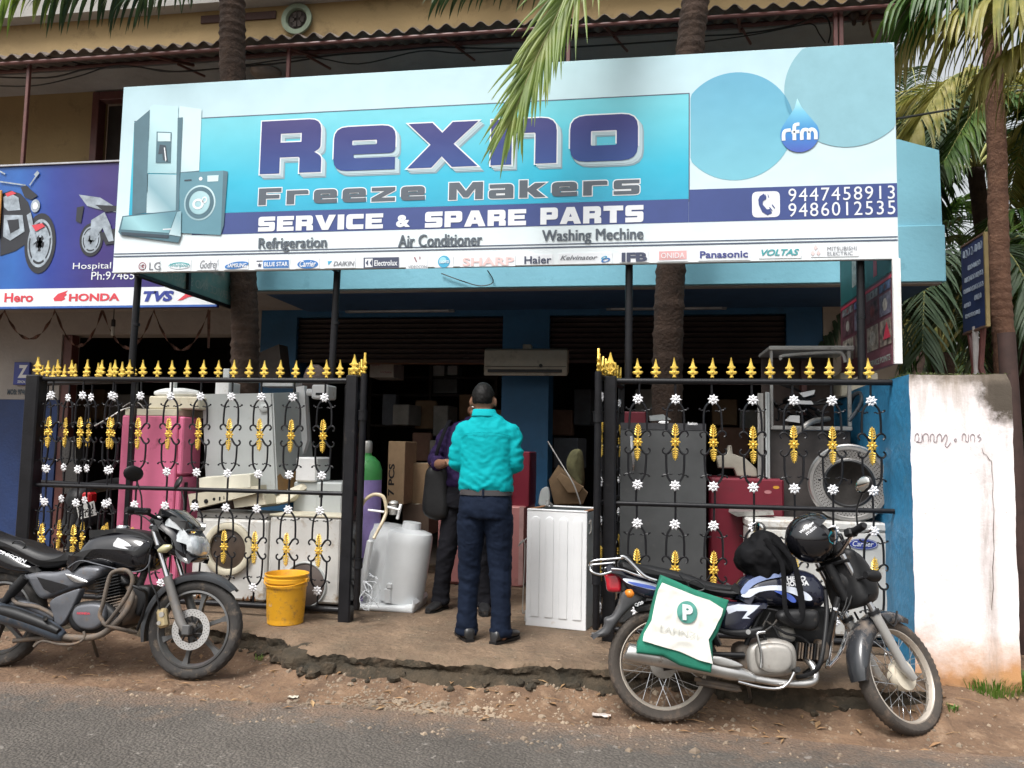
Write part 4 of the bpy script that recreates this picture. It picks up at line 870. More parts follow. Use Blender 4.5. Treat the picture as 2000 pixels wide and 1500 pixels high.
w = MB(); put_text(w, 'Z', (a.x + .06, 8.148, a.z + .08), (b.x - .02, 8.148, a.z + .08), (0, 0, .15), .05); put_text(w, 'ZENON', (a.x + .06, 8.148, a.z + .02), (a.x + .16, 8.148, a.z + .02), (0, 0, .03), .02); part('lettering', w, M_wh, ps, smooth=0)
w = MB(); htext('MOB: 9746', 14, 50, 771, 760, None, 0, .04, Y=8.19, mb=w); w.add([], []); tag(part('wall_lettering', w, M_s4, bld, smooth=0), label='painted phone number MOB: 9746 on the pale wall')
# ================================================================ GATES
ZT, ZM, ZB = 1.912, 1.095, .275
M_gold = mat('gold_paint', (.80, .55, .10), rough=.36, metal=.45, var=.14, vs=40, bump=.3, bs=160)
M_silver = mat('white_flower_paint', (.80, .80, .82), rough=.45, var=.06, vs=40, bump=.2, bs=160)
def finial_mesh():
    h = [(.011, 0), (.013, .007), (.007, .014), (.011, .021), (.028, .025), (.035, .035), (.029, .043), (.017, .044), (.012, .051), (.015, .058), (.026, .062), (.027, .07), (.016, .075), (.0125, .086), (.008, .102), (.0025, .128)]
    q = MB(); q.slab(h + [(0, .132)] + [(-a, b) for a, b in reversed(h)], .0075, .005, smooth=False, k=2)
    q.ell((0, 0, .008), (.0135, .0135, .008), 8, 5)
    for s_ in (-1, 1): q.ell((s_ * .028, 0, .036), (.008, .01, .009), 8, 5); q.ell((s_ * .022, 0, .066), (.0055, .008, .006), 6, 4)
    q.ell((0, 0, .034), (.011, .012, .013), 8, 5); q.ell((0, 0, .062), (.008, .01, .009), 8, 5)
    return q
def flower_mb(r=.038, c=(0, 0, 0), n=8):
    q = MB(); c = V(c)
    for k in range(n):
        a = 2 * PI * k / n; d = V((math.cos(a), 0, math.sin(a))); e = V((-math.sin(a), 0, math.cos(a)))
        q.add([c + d * r * .2 + V((0, -.004, 0)), c + d * r * .62 + e * r * .27, c + d * r, c + d * r * .62 - e * r * .27, c + d * r * .62 + V((0, -.011, 0)), c + d * r * .6 + V((0, .008, 0))],
              [(0, 4, 1), (1, 4, 2), (2, 4, 3), (3, 4, 0), (0, 1, 5), (1, 2, 5), (2, 3, 5), (3, 0, 5)])
    q.ell(c + V((0, -.004, 0)), (r * .3, .01, r * .3), 8, 5); return q
def spray_mb():
    q = flower_mb(.04)
    q.cyl((0, 0, -.1), (0, 0, .1), .0075, n=6)
    for s_ in (-1, 1):
        for i, (z, x) in enumerate(((.049, .027), (.066, .025), (.081, .023), (.095, .019), (.107, .014))):
            for t in (-1, 1):
                tip = V((t * x, -.003, s_ * (z + .012))); root = V((t * .003, -.002, s_ * (z - .004))); mid = V((t * x * .62, -.009, s_ * (z + .001)))
                q.tube([root, mid, tip], [.0045, .0062, .0016], 5)
        q.ell((0, -.002, s_ * .118), (.006, .005, .013), 6, 4)
        q.ell((0, -.002, s_ * .042), (.009, .007, .012), 6, 4)
    return q
def scroll_mb(H=.408):
    q = MB(); r = .0075
    for t in (-1, 1):
        for s_ in (-1, 1):
            f = lambda P: [(t * x, 0, s_ * z) for x, z in P]
            q.tube(f([(.008, .275), (.032, .252), (.05, .222), (.056, .18), (.058, .13), (.058, .072)]), r, 6, per=2)
            q.tube(f([(.006, .012), (.022, .042), (.04, .068), (.06, .077), (.078, .068), (.082, .05), (.07, .038)]), [.006, .007, .0078, .0072, .0065, .006, .0072], 6, per=2)
            q.tube(f([(.08, .222), (.07, .213), (.056, .214), (.04, .205), (.026, .213), (.019, .207)]), [.006, .0045, .005, .0045, .004, .0055], 5, per=2)
            q.ell((t * .081, 0, s_ * .223), .0085, 6, 4)
    for s_ in (-1, 1): q.cyl((0, 0, s_ * .27), (0, 0, s_ * H), .0075, n=6)
    return q
ME_fin = finial_mesh().mesh('finial', 40); setm(ME_fin, M_gold)
ME_flo = flower_mb().mesh('flower', 25); setm(ME_flo, M_silver)
ME_spr = spray_mb().mesh('spray', 40); setm(ME_spr, M_gold)
ME_scr = scroll_mb().mesh('scroll', 50); setm(ME_scr, M_blk)
rg = random.Random(11)
def gate_fill(root, pts_units, pts_fins, yaw=0.0, zs=0.0, lower=True, lift=None):
    for p in pts_units:
        dz = lift(p) if lift else 0
        for k, (a, b) in enumerate(((ZM, ZT), (ZB, ZM)) if lower else ((ZM, ZT),)):
            zc = (a + b) / 2 + zs + dz; r = (rg.gauss(0, .006), rg.gauss(0, .01), yaw + rg.gauss(0, .02))
            inst('scroll', ME_scr, root, (p[0], p[1], zc), r); inst('spray', ME_spr, root, (p[0], p[1] - .012 * math.cos(yaw), zc + rg.gauss(0, .002)), r, (.88, 1, .96))
            for s_ in (-1, 1): inst('flower', ME_flo, root, (p[0] + rg.gauss(0, .001), p[1] - .012 * math.cos(yaw), zc + s_ * .283), (0, rg.uniform(0, .7), yaw))
    for p in pts_fins:
        inst('finial', ME_fin, root, (p[0], p[1], ZT + .018 + zs + (lift(p) if lift else 0)), (rg.gauss(0, .02), rg.gauss(0, .025), yaw + rg.gauss(0, .08)), (.98, 1, rg.uniform(.98, 1.06)))
YL, YR = 5.5, 5.35
def rail(root, a, b, r=.019, n=12):
    q = MB(); q.tube([a, b], r, n); return part('rail', q, M_blk, root)
# left gate
lx = [W(u, 775, YL).x for u in (102, 163, 220, 276, 335, 393, 453, 512, 573, 635)]
lf = [W(u, 735, YL).x for u in (92, 114, 140, 169, 197, 224, 252, 279, 307, 336, 366, 396, 426, 456, 486, 516, 547, 577, 607, 638, 664)]
xl0, xl1 = W(62, 900, YL).x, W(686, 900, YL).x
lg = thing('iron_gate', ((xl0 + xl1) / 2, YL, APR), 'long black iron gate with gold spear tips in front of the pink fridge', 'gate', 'black and gold iron gates of the shop')
for z, r in ((ZT, .02), (ZM, .016), (ZB, .02)): rail(lg, (xl0, YL, z), (xl1, YL, z), r)
w = MB(); w.box(xl0 - .06, xl0 + .055, YL - .055, YL + .055, .1, ZT + .03, .01); part('post', w, M_blk, lg)
w = MB(); w.box(xl1 - .045, xl1 + .045, YL - .05, YL + .045, APR - .01, ZT + .04, .01); part('post', w, M_blk, lg)
gate_fill(lg, [(x, YL) for x in lx], [(x, YL) for x in lf] + [(xl1, YL)])
inst('finial', ME_fin, lg, (xl0, YL, ZT + .03), None, (1.25, 1.25, 1.1)); inst('finial', ME_fin, lg, (xl1 + .01, YL - .03, ZT + .04), None, (1.3, 1.3, 1.15))
# angled leaf of ironwork behind the left end
fa, fb = V((W(66, 900, 5.95).x, 5.95, 0)), V((W(255, 900, 5.62).x, 5.62, 0)); ang = math.atan2(fb.y - fa.y, fb.x - fa.x)
g2 = thing('iron_gate', (fa.x, fa.y, APR), 'gate leaf standing at an angle just behind the far left end of the long gate', 'gate', 'black and gold iron gates of the shop')
for z, r in ((ZT, .02), (ZM, .016), (ZB, .02)): rail(g2, (fa.x, fa.y, z), (fb.x, fb.y, z), r)
for p in (fa, fb): w = MB(); w.box(p.x - .02, p.x + .02, p.y - .02, p.y + .02, APR, ZT + .02, .004); part('post', w, M_blk, g2)
gate_fill(g2, [fa.lerp(fb, t) for t in (.1, .34, .58, .82)], [fa.lerp(fb, t) for t in (.03, .15, .27, .39, .51, .63, .75, .87, .98)], ang)
# folded leaves beside the opening
def leaf(a, b, lb, nu, nf):
    ang = math.atan2(b.y - a.y, b.x - a.x); r_ = thing('iron_gate', (a.x, a.y, APR), lb, 'gate', 'black and gold iron gates of the shop')
    q = MB(); q.tube([(a.x, a.y, .3), (a.x, a.y, .32), (a.x, a.y, ZT + .045)], [.018, .024, .024], 12); part('hinge_pipe', q, M_blk, r_)
    for z in (1.66, .62):
        q = MB(); q.tube([(a.x, a.y, z - .035), (a.x, a.y, z + .035)], .032, 14); q.tube([(a.x, a.y, z + .028), (a.x, a.y, z + .035)], .036, 14); part('hinge', q, M_blk, r_)
    for z, r in ((ZT + .02, .019), (ZM, .015), (ZB + .05, .019)): rail(r_, (a.x, a.y, z), (b.x, b.y, z), r)
    q = MB(); q.box(b.x - .02, b.x + .02, b.y - .02, b.y + .02, APR + .02, ZT + .04, .004); part('post', q, M_blk, r_)
    gate_fill(r_, [a.lerp(b, (i + .5) / nu) for i in range(nu)], [a.lerp(b, (i + .3) / nf) for i in range(nf)], ang, .012)
    inst('finial', ME_fin, r_, (a.x, a.y, ZT + .045), (0, 0, ang + .2), (1.1, 1.1, 1.15))
leaf(V((W(706, 900, 5.42).x, 5.42, 0)), V((W(674, 900, 6.45).x, 6.45, 0)), 'folded gate leaf seen edge-on beside the white water tank unit', 4, 8)
leaf(V((W(1167, 900, 5.2).x, 5.2, 0)), V((W(1214, 900, 6.2).x, 6.2, 0)), 'folded gate leaf seen edge-on between white cabinet and right-hand gate', 4, 8)
# right gate
rx = [W(u, 780, YR).x for u in (1246, 1319, 1393, 1470, 1549, 1624, 1701)]
rf = [W(u, 735, YR).x for u in (1246, 1281, 1317, 1353, 1391, 1429, 1467, 1504, 1542, 1581, 1620, 1660, 1698)]
xr0, xr1 = W(1191, 900, YR).x, 1.60
rgt = thing('iron_gate', ((xr0 + xr1) / 2, YR, APR), 'shorter black iron gate with gold spear tips in front of the grey fridge', 'gate', 'black and gold iron gates of the shop')
for z, r in ((ZT - .005, .02), (ZM, .016), (ZB, .02)): rail(rgt, (xr0, YR, z), (xr1 - .01, YR, z), r)
w = MB(); w.box(xr0 - .04, xr0 + .042, YR - .045, YR + .045, APR - .01, ZT + .03, .01); part('post', w, M_blk, rgt)
gate_fill(rgt, [(x, YR) for x in rx], [(x, YR) for x in rf]); inst('finial', ME_fin, rgt, (xr0, YR - .03, ZT + .03), None, (1.45, 1.3, 1.2))
w = MB()
for du in (-.032, .032): w.tube([(xr0 + du * .2, YR - .05, ZT + .05), (xr0 + du, YR - .055, ZT + .075), (xr0 + du * .9, YR - .055, ZT + .1), (xr0 + du * .2, YR - .055, ZT + .115)], .006, 6, per=3)
part('scroll', w, M_gold, rgt, label='gold scroll cap on the post')

# ================================================================ WHITE GATE PILLAR
def pillar_mat():
    m = bpy.data.materials.new('stained_limewash'); m.use_nodes = True; N = m.node_tree.nodes; L = m.node_tree.links; b = N['Principled BSDF']; b.inputs['Roughness'].default_value = .9
    tc = N.new('ShaderNodeTexCoord'); sx = N.new('ShaderNodeSeparateXYZ'); L.new(tc.outputs['Object'], sx.inputs[0])
    def noi(sc, vec=None, det=7, ro=.7):
        n = N.new('ShaderNodeTexNoise'); n.inputs['Scale'].default_value = sc; n.inputs['Detail'].default_value = det; n.inputs['Roughness'].default_value = ro; L.new(vec or tc.outputs['Object'], n.inputs['Vector']); return n.outputs[0]
    def math_(op, a, c, d=None):
        x = N.new('ShaderNodeMath'); x.operation = op
        for i, q in enumerate((a, c, d)):
            if q is None: continue
            if isinstance(q, (int, float)): x.inputs[i].default_value = q
            else: L.new(q, x.inputs[i])
        return x.outputs[0]
    def mr(a, lo, hi, o0=0., o1=1.):
        x = N.new('ShaderNodeMapRange'); x.inputs[1].default_value = lo; x.inputs[2].default_value = hi; x.inputs[3].default_value = o0; x.inputs[4].default_value = o1; L.new(a, x.inputs[0]); return x.outputs[0]
    def mix(f, a, c):
        x = N.new('ShaderNodeMix'); x.data_type = 'RGBA'; L.new(f, x.inputs[0])
        for i, q in ((6, a), (7, c)):
            if isinstance(q, tuple): x.inputs[i].default_value = (*q, 1)
            else: L.new(q, x.inputs[i])
        return x.outputs[2]
    mp = N.new('ShaderNodeMapping'); mp.inputs['Scale'].default_value = (1, 1, .14); L.new(tc.outputs['Object'], mp.inputs[0])
    streak = noi(7, mp.outputs[0]); n1 = noi(3.5); n2 = noi(11); X, Z = sx.outputs[0], sx.outputs[2]
    col = mix(mr(n1, .35, .65), (.84, .80, .80), (.76, .69, .69))
    # soil splash rising from the foot (height 0 is the foot)
    f = math_('ADD', mr(Z, .1, .62, 1., 0.), math_('MULTIPLY_ADD', n1, 1.1, -.55)); col = mix(mr(f, .3, .95), col, (.52, .27, .12))
    f = math_('ADD', mr(Z, .0, .25, 1., 0.), math_('MULTIPLY_ADD', n2, .9, -.5)); col = mix(mr(f, .35, .9), col, (.22, .12, .07))
    # rain streaks under the top and black growth at the top right
    top = mr(Z, 1.25, 1.83); f = math_('ADD', math_('MULTIPLY', top, .8), math_('MULTIPLY_ADD', streak, 2.0, -1.15)); col = mix(mr(f, .35, .95), col, (.36, .30, .25))
    f = math_('ADD', math_('MULTIPLY', mr(X, -.05, .2), mr(Z, 1.35, 1.75)), math_('MULTIPLY_ADD', n2, .8, -.42)); col = mix(mr(f, .45, .72), col, (.075, .06, .045))
    f = math_('ADD', mr(Z, 1.76, 1.86, 0., .6), math_('MULTIPLY_ADD', n2, .9, -.45)); col = mix(mr(f, .3, .7), col, (.16, .13, .1))
    # grey run down the right third
    f = math_('MULTIPLY', math_('SUBTRACT', 1.0, mr(math_('ABSOLUTE', math_('SUBTRACT', X, .13), 0.), .0, .06)), mr(streak, .42, .62)); col = mix(mr(f, 0., 1., 0., .8), col, (.28, .23, .19))
    f = mr(noi(28, None, 4), .66, .72, 0., .6); col = mix(f, col, (.4, .33, .28))
    L.new(col, b.inputs['Base Color'])
    bp = N.new('ShaderNodeBump'); bp.inputs['Strength'].default_value = .5; bp.inputs['Distance'].default_value = .012; L.new(n2, bp.inputs['Height']); L.new(bp.outputs[0], b.inputs['Normal'])
    return m
PX0, PX1, PY0, PY1, PZ0, PZ1 = 1.592, 2.15, 5.02, 6.9, -.05, 1.93
pl = thing('gate_pillar', ((PX0 + PX1) / 2, 5.2, .05), 'stained white limewashed wall end with a bright blue inner face, right of the gates', 'wall')
q = MB(); nx, nz, ny = 16, 50, 26
def pj(x, y, z):
    a = V((x, y, z)); d = noise.noise_vector(a * 4) * .01 + noise.noise_vector(a * 16) * .004
    rx_ = .03 * max(0, (z - 1.87) / .06) * (1 if x > 2.05 else .2)
    bulge = -.012 * max(0, 1 - abs(z - .35) / .3) * (1 if x > 1.95 else 0)
    return (x + d.x - (rx_ if x > 2.05 else 0), y + d.y + bulge, z + d.z * (1 if z > 1.9 else .3))
def grid(P, nu, nv):
    o = len(q.v); q.v += P; q.f += [(o + i * (nv + 1) + j, o + (i + 1) * (nv + 1) + j, o + (i + 1) * (nv + 1) + j + 1, o + i * (nv + 1) + j + 1) for i in range(nu) for j in range(nv)]; q.mi += [q.m] * (nu * nv)
grid([pj(PX0 + (PX1 - PX0) * i / nx, PY0, PZ0 + (PZ1 - PZ0) * j / nz) for i in range(nx + 1) for j in range(nz + 1)], nx, nz)
grid([pj(PX1, PY0 + (PY1 - PY0) * i / ny, PZ0 + (PZ1 - PZ0) * j / nz) for i in range(ny + 1) for j in range(nz + 1)], ny, nz)
grid([pj(PX0 + (PX1 - PX0) * i / nx, PY0 + (PY1 - PY0) * j / ny, PZ1) for i in range(nx + 1) for j in range(ny + 1)], nx, ny)
part('wall', q, pillar_mat(), pl, smooth=60)
q = MB(); grid([pj(PX0, PY0 + (PY1 - PY0) * i / ny, PZ0 + (PZ1 - PZ0) * j / nz) for i in range(ny + 1) for j in range(nz + 1)], ny, nz)
grid([pj(PX0 + .03 * i, PY0 + (PY1 - PY0) * j / ny, PZ1 + .001) for i in range(2) for j in range(ny + 1)], 1, ny)
part('painted_face', q, mat('bright_blue_paint', (.03, .21, .40), rough=.5, var=.07, vs=2, bump=.25, bs=18, dirt=((.06, .2, .3), .2, 5)), pl, smooth=60, label='bright blue painted inner face')
# crack and handwriting
def zp(zx, zy): p = W(1700 + zx / 2.143, 700 + zy / 2.143, 5.0); return (p.x, PY0 + noise.noise_vector(V((p.x, PY0, p.z)) * 4).y * .01 - .003, p.z)
M_ink = mat('charcoal_writing', (.3, .25, .27), rough=.9)
wr = MB()
for s_ in ([(190, 345), (191, 322), (199, 313), (206, 324), (205, 344), (196, 348), (218, 348), (219, 314)], [(226, 346), (223, 326), (232, 314), (245, 320), (247, 346)],
           [(256, 346), (254, 325), (262, 315), (271, 326), (269, 345), (281, 348), (284, 323), (295, 316), (302, 330), (301, 347)], [(304, 345), (312, 328), (320, 318), (325, 336), (317, 362), (326, 371), (340, 352)],
           [(354, 340), (359, 335), (364, 341), (359, 347), (354, 341)], [(387, 345), (388, 322), (395, 314), (403, 324), (402, 345), (413, 347), (414, 318)], [(424, 346), (422, 325), (431, 316), (440, 325), (439, 347)], [(462, 316), (452, 326), (468, 334), (456, 347)]):
    wr.tube([zp(*p) for p in s_], .0022, 4, per=3)
part('handwriting', wr, M_ink, pl, label='faint curly handwritten words', smooth=0, kind='stuff')
wr = MB(); wr.tube([zp(*p) for p in ((470, 375), (478, 398), (490, 403), (500, 420), (513, 430), (514, 470), (519, 520), (516, 580), (522, 640), (519, 720), (524, 800), (518, 880), (521, 960), (514, 1040), (512, 1100))], [.0008, .0016, .001, .0018, .0012, .0018, .001, .0016, .0012, .002, .0012, .002, .0016, .0022, .001], 4, per=1); part('crack', wr, mat('crack', (.12, .09, .07), rough=1), pl, smooth=0)
# moss and rubble on its top
ms = MB(); rs = random.Random(8)
for k in range(1500):
    x = rs.uniform(PX0, PX1); y = PY0 + abs(rs.gauss(0, .5)); z = PZ1 + .002; 
    if y > PY1: continue
    a = rs.uniform(0, 6.3); h = rs.uniform(.003, .011) * (1.6 if x < 1.75 else 1); r = rs.uniform(.003, .008)
    ms.add([(x - r * math.cos(a), y - r * math.sin(a), z), (x + r * math.cos(a), y + r * math.sin(a), z), (x + rs.uniform(-.012, .012), y + rs.uniform(-.012, .012), z + h)], [(0, 1, 2)])
part('moss', ms, mat('moss', (.08, .10, .025), rough=1, col2=(.03, .035, .012), vs=9), pl, smooth=0, kind='stuff')

# ================================================================ BLUE NOTICE BOARD ON ITS STAND
bx = 2.82; by0, by1 = 7.0, 7.47; bz0 = W(1933, 634, 7.0).z; bz1 = W(1933, 458, 7.0).z
nb = thing('notice_board', (bx, 7.25, .1), 'small dark blue notice board with pale writing on legs behind the white wall', 'notice board')
w = MB(); w.box(bx, bx + .02, by0, by1, bz0, bz1, .003); part('panel', w, mat('notice_blue', (.03, .055, .17), rough=.5, var=.12, vs=5), nb)
w = MB(); w.box(bx - .006, bx + .026, by0 - .024, by0 - .001, bz0 - .02, bz1 + .02, .003); part('frame', w, mat('frame_yellow', (.32, .24, .1), rough=.6), nb); w = MB(); w.box(bx - .006, bx + .026, by0, by1, bz0 - .022, bz0 - .002, .003); w.box(bx - .006, bx + .026, by0, by1, bz1 + .001, bz1 + .02, .003); part('frame', w, mat('frame_brown', (.2, .12, .09), rough=.6), nb)
w = MB(); rs = random.Random(21)
for zc, y0_, y1_, h in ((.62, .03, .42, .08), (.5, .06, .32, .05), (.41, .03, .4, .05), (.32, .03, .42, .045), (.23, .08, .2, .05), (.2, .28, .42, .045), (.11, .1, .4, .04)):
    y = y1_; pts = []
    while y > y0_:
        cw = h * rs.uniform(.5, .8); kind_ = rs.randint(0, 2); Z = bz0 + zc * (bz1 - bz0) / .72
        P = {0: [(0, 0), (-.1, .8), (.35, 1), (.7, .6), (.6, 0)], 1: [(0, .9), (.3, 1), (.5, .5), (.1, .1), (.5, -.1), (.8, .4)], 2: [(0, .1), (.1, .9), (.5, .9), (.5, .1), (.8, .05), (.85, .9)]}[kind_]
        w.tube([(bx - .002, by0 + y - a * cw, Z + b * h * .8) for a, b in P], .004, 4, per=2); y -= cw * 1.15
part('lettering', w, mat('notice_white', (.38, .45, .55), rough=.5), nb, smooth=0, kind='stuff')
for pts, m in ((((bx + .03, 7.24, .0), (bx + .01, 7.24, bz0 + .02)), mat('pale_post', (.45, .43, .42), rough=.7, var=.15)), (((bx + .12, 7.05, 1.6), (bx + .03, 7.2, 2.2), (bx + .02, 7.1, bz0)), M_maroon), (((bx - .02, 7.4, 1.6), (bx + .02, 7.3, 2.2), (bx + .02, 7.38, bz0)), M_maroon)):
    w = MB(); w.tube(pts, .024, 8); part('leg', w, m, nb)
# ================================================================ THINGS STANDING ABOUT
def Yat(u, X, v=900):
    """distance at which the line of sight through column u meets the plane x = X"""
    d = W(u, v, 1.0); return X / d.x
class Box:
    def __init__(s, u0, v0, u1, v1, Y, D, zfloor=None):
        uc = (u0 + u1) / 2; s.x0 = W(u0, (v0 + v1) / 2, Y).x; s.x1 = W(u1, (v0 + v1) / 2, Y).x; s.z1 = W(uc, v0, Y).z; s.z0 = W(uc, v1, Y).z if zfloor is None else zfloor
        s.y0 = Y; s.y1 = Y + D; s.c = ((s.x0 + s.x1) / 2, Y, s.z0); s.w = s.x1 - s.x0; s.h = s.z1 - s.z0
M_enam = mat('white_enamel', (.72, .72, .72), rough=.38, var=.06, vs=3, dirt=((.42, .36, .28), .22, 6))
M_enam2 = mat('dirty_white_enamel', (.66, .65, .62), rough=.45, var=.06, vs=3, dirt=((.32, .24, .15), .38, 6), bump=.1, bs=12)
M_cream = mat('yellowed_plastic', (.62, .57, .44), rough=.5, var=.08, vs=4, dirt=((.3, .22, .12), .3, 8))
M_galv = mat('grey_sheet_metal', (.46, .485, .48), rough=.45, var=.06, vs=2.2, dirt=((.22, .17, .11), .18, 5), metal=.1)
M_rust = mat('rust', (.28, .13, .05), rough=.9, col2=(.12, .055, .03), vs=12, bump=.4, bs=50)
M_pink = mat('pink_enamel', (.66, .16, .28), rough=.4, var=.06, vs=2, dirt=((.28, .05, .09), .3, 7))
M_salm = mat('salmon_enamel', (.48, .20, .19), rough=.45, var=.06, vs=2, dirt=((.3, .14, .12), .25, 5))
M_dred = mat('wine_red_enamel', (.17, .018, .032), rough=.3, var=.1, vs=2, dirt=((.09, .02, .025), .2, 6))
M_dgry = mat('graphite_enamel', (.085, .088, .09), rough=.42, spec=.3, var=.12, vs=2.5, dirt=((.13, .12, .11), .14, 10))
M_blkp = mat('black_plastic', (.012, .012, .013), rough=.45, var=.2, vs=8, spec=.3)
M_card = mat('cardboard', (.26, .17, .095), rough=.9, var=.1, vs=5, dirt=((.14, .09, .05), .3, 6))
M_steel = mat('stainless', (.52, .51, .50), rough=.3, metal=.85, var=.12, vs=6)
M_alu = mat('dull_aluminium', (.42, .41, .39), rough=.45, metal=.6, var=.12, vs=8, dirt=((.16, .12, .09), .3, 12))
M_ply = mat('plywood', (.22, .14, .075), rough=.8, var=.15, vs=6)
def boxthing(name, B, m, lb, cat, b=.008, parts=None, yaw=0, body='body'):
    t = thing(name, B.c, lb, cat); R = Matrix.Rotation(yaw, 3, 'Z') if yaw else None
    w = MB(); w.box(B.x0, B.x1, B.y0, B.y1, B.z0, B.z1, b); part(body, w, m, t); return t
# pink refrigerator, its side to the street
B = Box(228, 812, 350, 1180, 5.8, .6, APR); X1 = B.x1; yd = Yat(392, X1)
t = thing('refrigerator', B.c, 'bright pink refrigerator with its side turned to the left gate', 'refrigerator'); yd = min(yd, B.y0 + .75)
w = MB(); w.box(B.x0, B.x1 - .05, B.y0, yd, B.z0 + .03, B.z1, .008); part('body', w, M_pink, t)
zg = W(372, 928, B.y0 + .2).z
w = MB(); w.box(B.x1 - .046, B.x1, B.y0 + .003, yd - .003, zg + .01, B.z1 - .004, .01); part('door', w, M_pink, t, label='upper freezer door')
w = MB(); w.box(B.x1 - .046, B.x1, B.y0 + .003, yd - .003, B.z0 + .04, zg - .01, .01); d_ = part('door', w, M_pink, t, label='lower door')
w = MB(); w.box(B.x1, B.x1 + .02, B.y0 + .05, B.y0 + .075, zg - .3, zg - .05, .004); part('handle', w, M_blkp, d_)
w = MB(); w.box(B.x0 + .02, B.x1 - .06, B.y0 + .004, B.y0 + .5, B.z1 + .001, B.z1 + .055, .004); part('insulation', w, M_cream, t)
# clutter on top of it
w = MB(); P = Box(290, 774, 388, 797, 5.85, .35); w.box(P.x0, P.x1, P.y0, P.y1, B.z1 + .058, P.z1, .01); solo('panel_box', w, M_cream, 'cream plastic fascia lying on top of the pink refrigerator', 'appliance part')
w = MB(); P = Box(290, 757, 372, 773, 5.85, .25); w.tube([(P.x0, P.y0 + .1, P.z0 + .025), (P.x0 + .1, P.y0 + .08, P.z0 + .03), (P.x1 - .12, P.y0 + .1, P.z0 + .035), (P.x1, P.y0 + .12, P.z0 + .03)], [.02, .035, .035, .02], 10, per=3); w.box(P.x0 + .13, P.x0 + .17, P.y0 + .08, P.y0 + .13, P.z0 + .04, P.z0 + .12, .005)
solo('foam_piece', w, mat('white_foam', (.72, .73, .72), rough=.7), 'lumpy white foam packing on top of the cream fascia', 'packing')
w = MB(); w.tube([W(185, 832, 5.72), W(215, 815, 5.75), W(240, 800, 5.8), W(262, 795, 5.85)], .007, 6, per=3); w.tube([W(240, 795, 5.78), W(258, 785, 5.8), W(275, 790, 5.8), W(290, 812, 5.82)], .005, 6, per=3); solo('wire', w, M_alu, 'bent grey wire sticking out left of the pink refrigerator top', 'wire')
# big open grey cabinet tipped towards the gate
t = thing('cabinet_shell', W(465, 960, 5.95), 'large open pale grey refrigerator shell with a rusty foot, beside the pink refrigerator', 'cabinet')
P0 = [W(397, 770, 5.98), W(531, 768, 5.86), W(540, 965, 5.86), W(405, 958, 5.98)]; dv = [V((.16, .62, .05)), V((.02, .62, .055)), V((.05, .60, .0)), V((.1, .60, 0))]
Q0 = [p + d for p, d in zip(P0, dv)]
for nm, quad, m in (('front_sheet', (P0[0], P0[1], P0[2], P0[3]), M_galv), ('side_sheet', (P0[1], Q0[1], Q0[2], P0[2]), M_galv), ('back_sheet', (Q0[0], Q0[1], Q0[2], Q0[3]), mat('pale_inner', (.45, .56, .56), rough=.5)), ('side_sheet', (P0[0], Q0[0], Q0[3], P0[3]), M_galv)):
    w = MB(); n_ = (quad[1] - quad[0]).cross(quad[3] - quad[0]).normalized() * .012; w.rings([[p - n_ for p in quad], [p + n_ for p in quad]]); part(nm, w, m, t)
w = MB(); k = 14
for i in range(k): a = P0[2].lerp(Q0[2], i / (k - 1)); b_ = P0[1].lerp(Q0[1], i / (k - 1)); h = .11 + .1 * noise.noise(V((i * .6, 3, 0))); w.v += [a + V((.0145, -.001, 0)), a.lerp(b_, max(.05, h * 1.6)) + V((.0145, -.001, 0))]
w.f = [(2 * i, 2 * i + 2, 2 * i + 3, 2 * i + 1) for i in range(k - 1)]; w.mi = [0] * len(w.f); part('rust_stain', w, mat('rust_orange', (.36, .20, .07), rough=.9, col2=(.25, .15, .07), vs=14), t, smooth=0)
w = MB(); c = W(517, 797, 5.86); w.ell((c.x, c.y - .012, c.z), (.045, .012, .035), 12, 6); part('dent', w, M_galv, t)
# white upright panel and little appliance right of it
w = MB(); a = [W(578, 756, 6.3), W(594, 753, 6.3), W(600, 860, 6.3), W(586, 905, 6.3)]; w.rings([a, [p + V((.0, .06, 0)) for p in a]]); solo('metal_sheet', w, M_enam, 'narrow white panel standing upright right of the grey shell', 'panel')
t = thing('plastic_housing', W(625, 785, 6.2), 'small white plastic housing with a dark slot behind the gate end', 'appliance part'); w = MB(); B = Box(608, 751, 640, 779, 6.2, .2); w.box(B.x0, B.x1, B.y0, B.y1, B.z0, B.z1, .012); part('body', w, M_enam, t)
w = MB(); w.box(B.x0 + .04, B.x1 - .02, B.y0 - .004, B.y0 + .002, B.z0 + .03, B.z0 + .05); part('slot', w, M_blkp, t)
w = MB(); B = Box(598, 760, 609, 772, 6.25, .1); w.cyl(((B.x0), 6.28, (B.z0 + B.z1) / 2), (B.x1, 6.28, (B.z0 + B.z1) / 2), .03); part('spout', w, M_enam, t)
for u0, v0, u1, v1, Y, lb in ((420, 746, 447, 772, 6.35, 'small white block behind the left end of the grey shell'), (508, 744, 572, 755, 6.7, 'white strip lying behind the back edge of the grey shell')):
    B = Box(u0, v0, u1, v1, Y, .2); w = MB(); w.box(B.x0, B.x1, B.y0, B.y1, B.z0, B.z1, .006); solo('white_block', w, M_enam, lb, 'appliance part')
w = MB(); B = Box(435, 720, 448, 742, 6.6, .15); w.box(B.x0, B.x1, B.y0, B.y1, B.z0 - .1, B.z1, .006); solo('grey_block', w, M_galv, 'small grey box standing left of the left palm trunk', 'box')
w = MB(); B = Box(588, 716, 625, 745, 6.9, .2); w.ell(((B.x0 + B.x1) / 2, 7.0, B.z0 + .03), (.11, .12, .13), 16, 8); w.jitter(.03, 9, 3); solo('cloth_bundle', w, mat('grey_cloth', (.16, .12, .11), rough=.9), 'dusty grey bundle behind the gate spear tips left of the shop door', 'bundle', smooth=180)
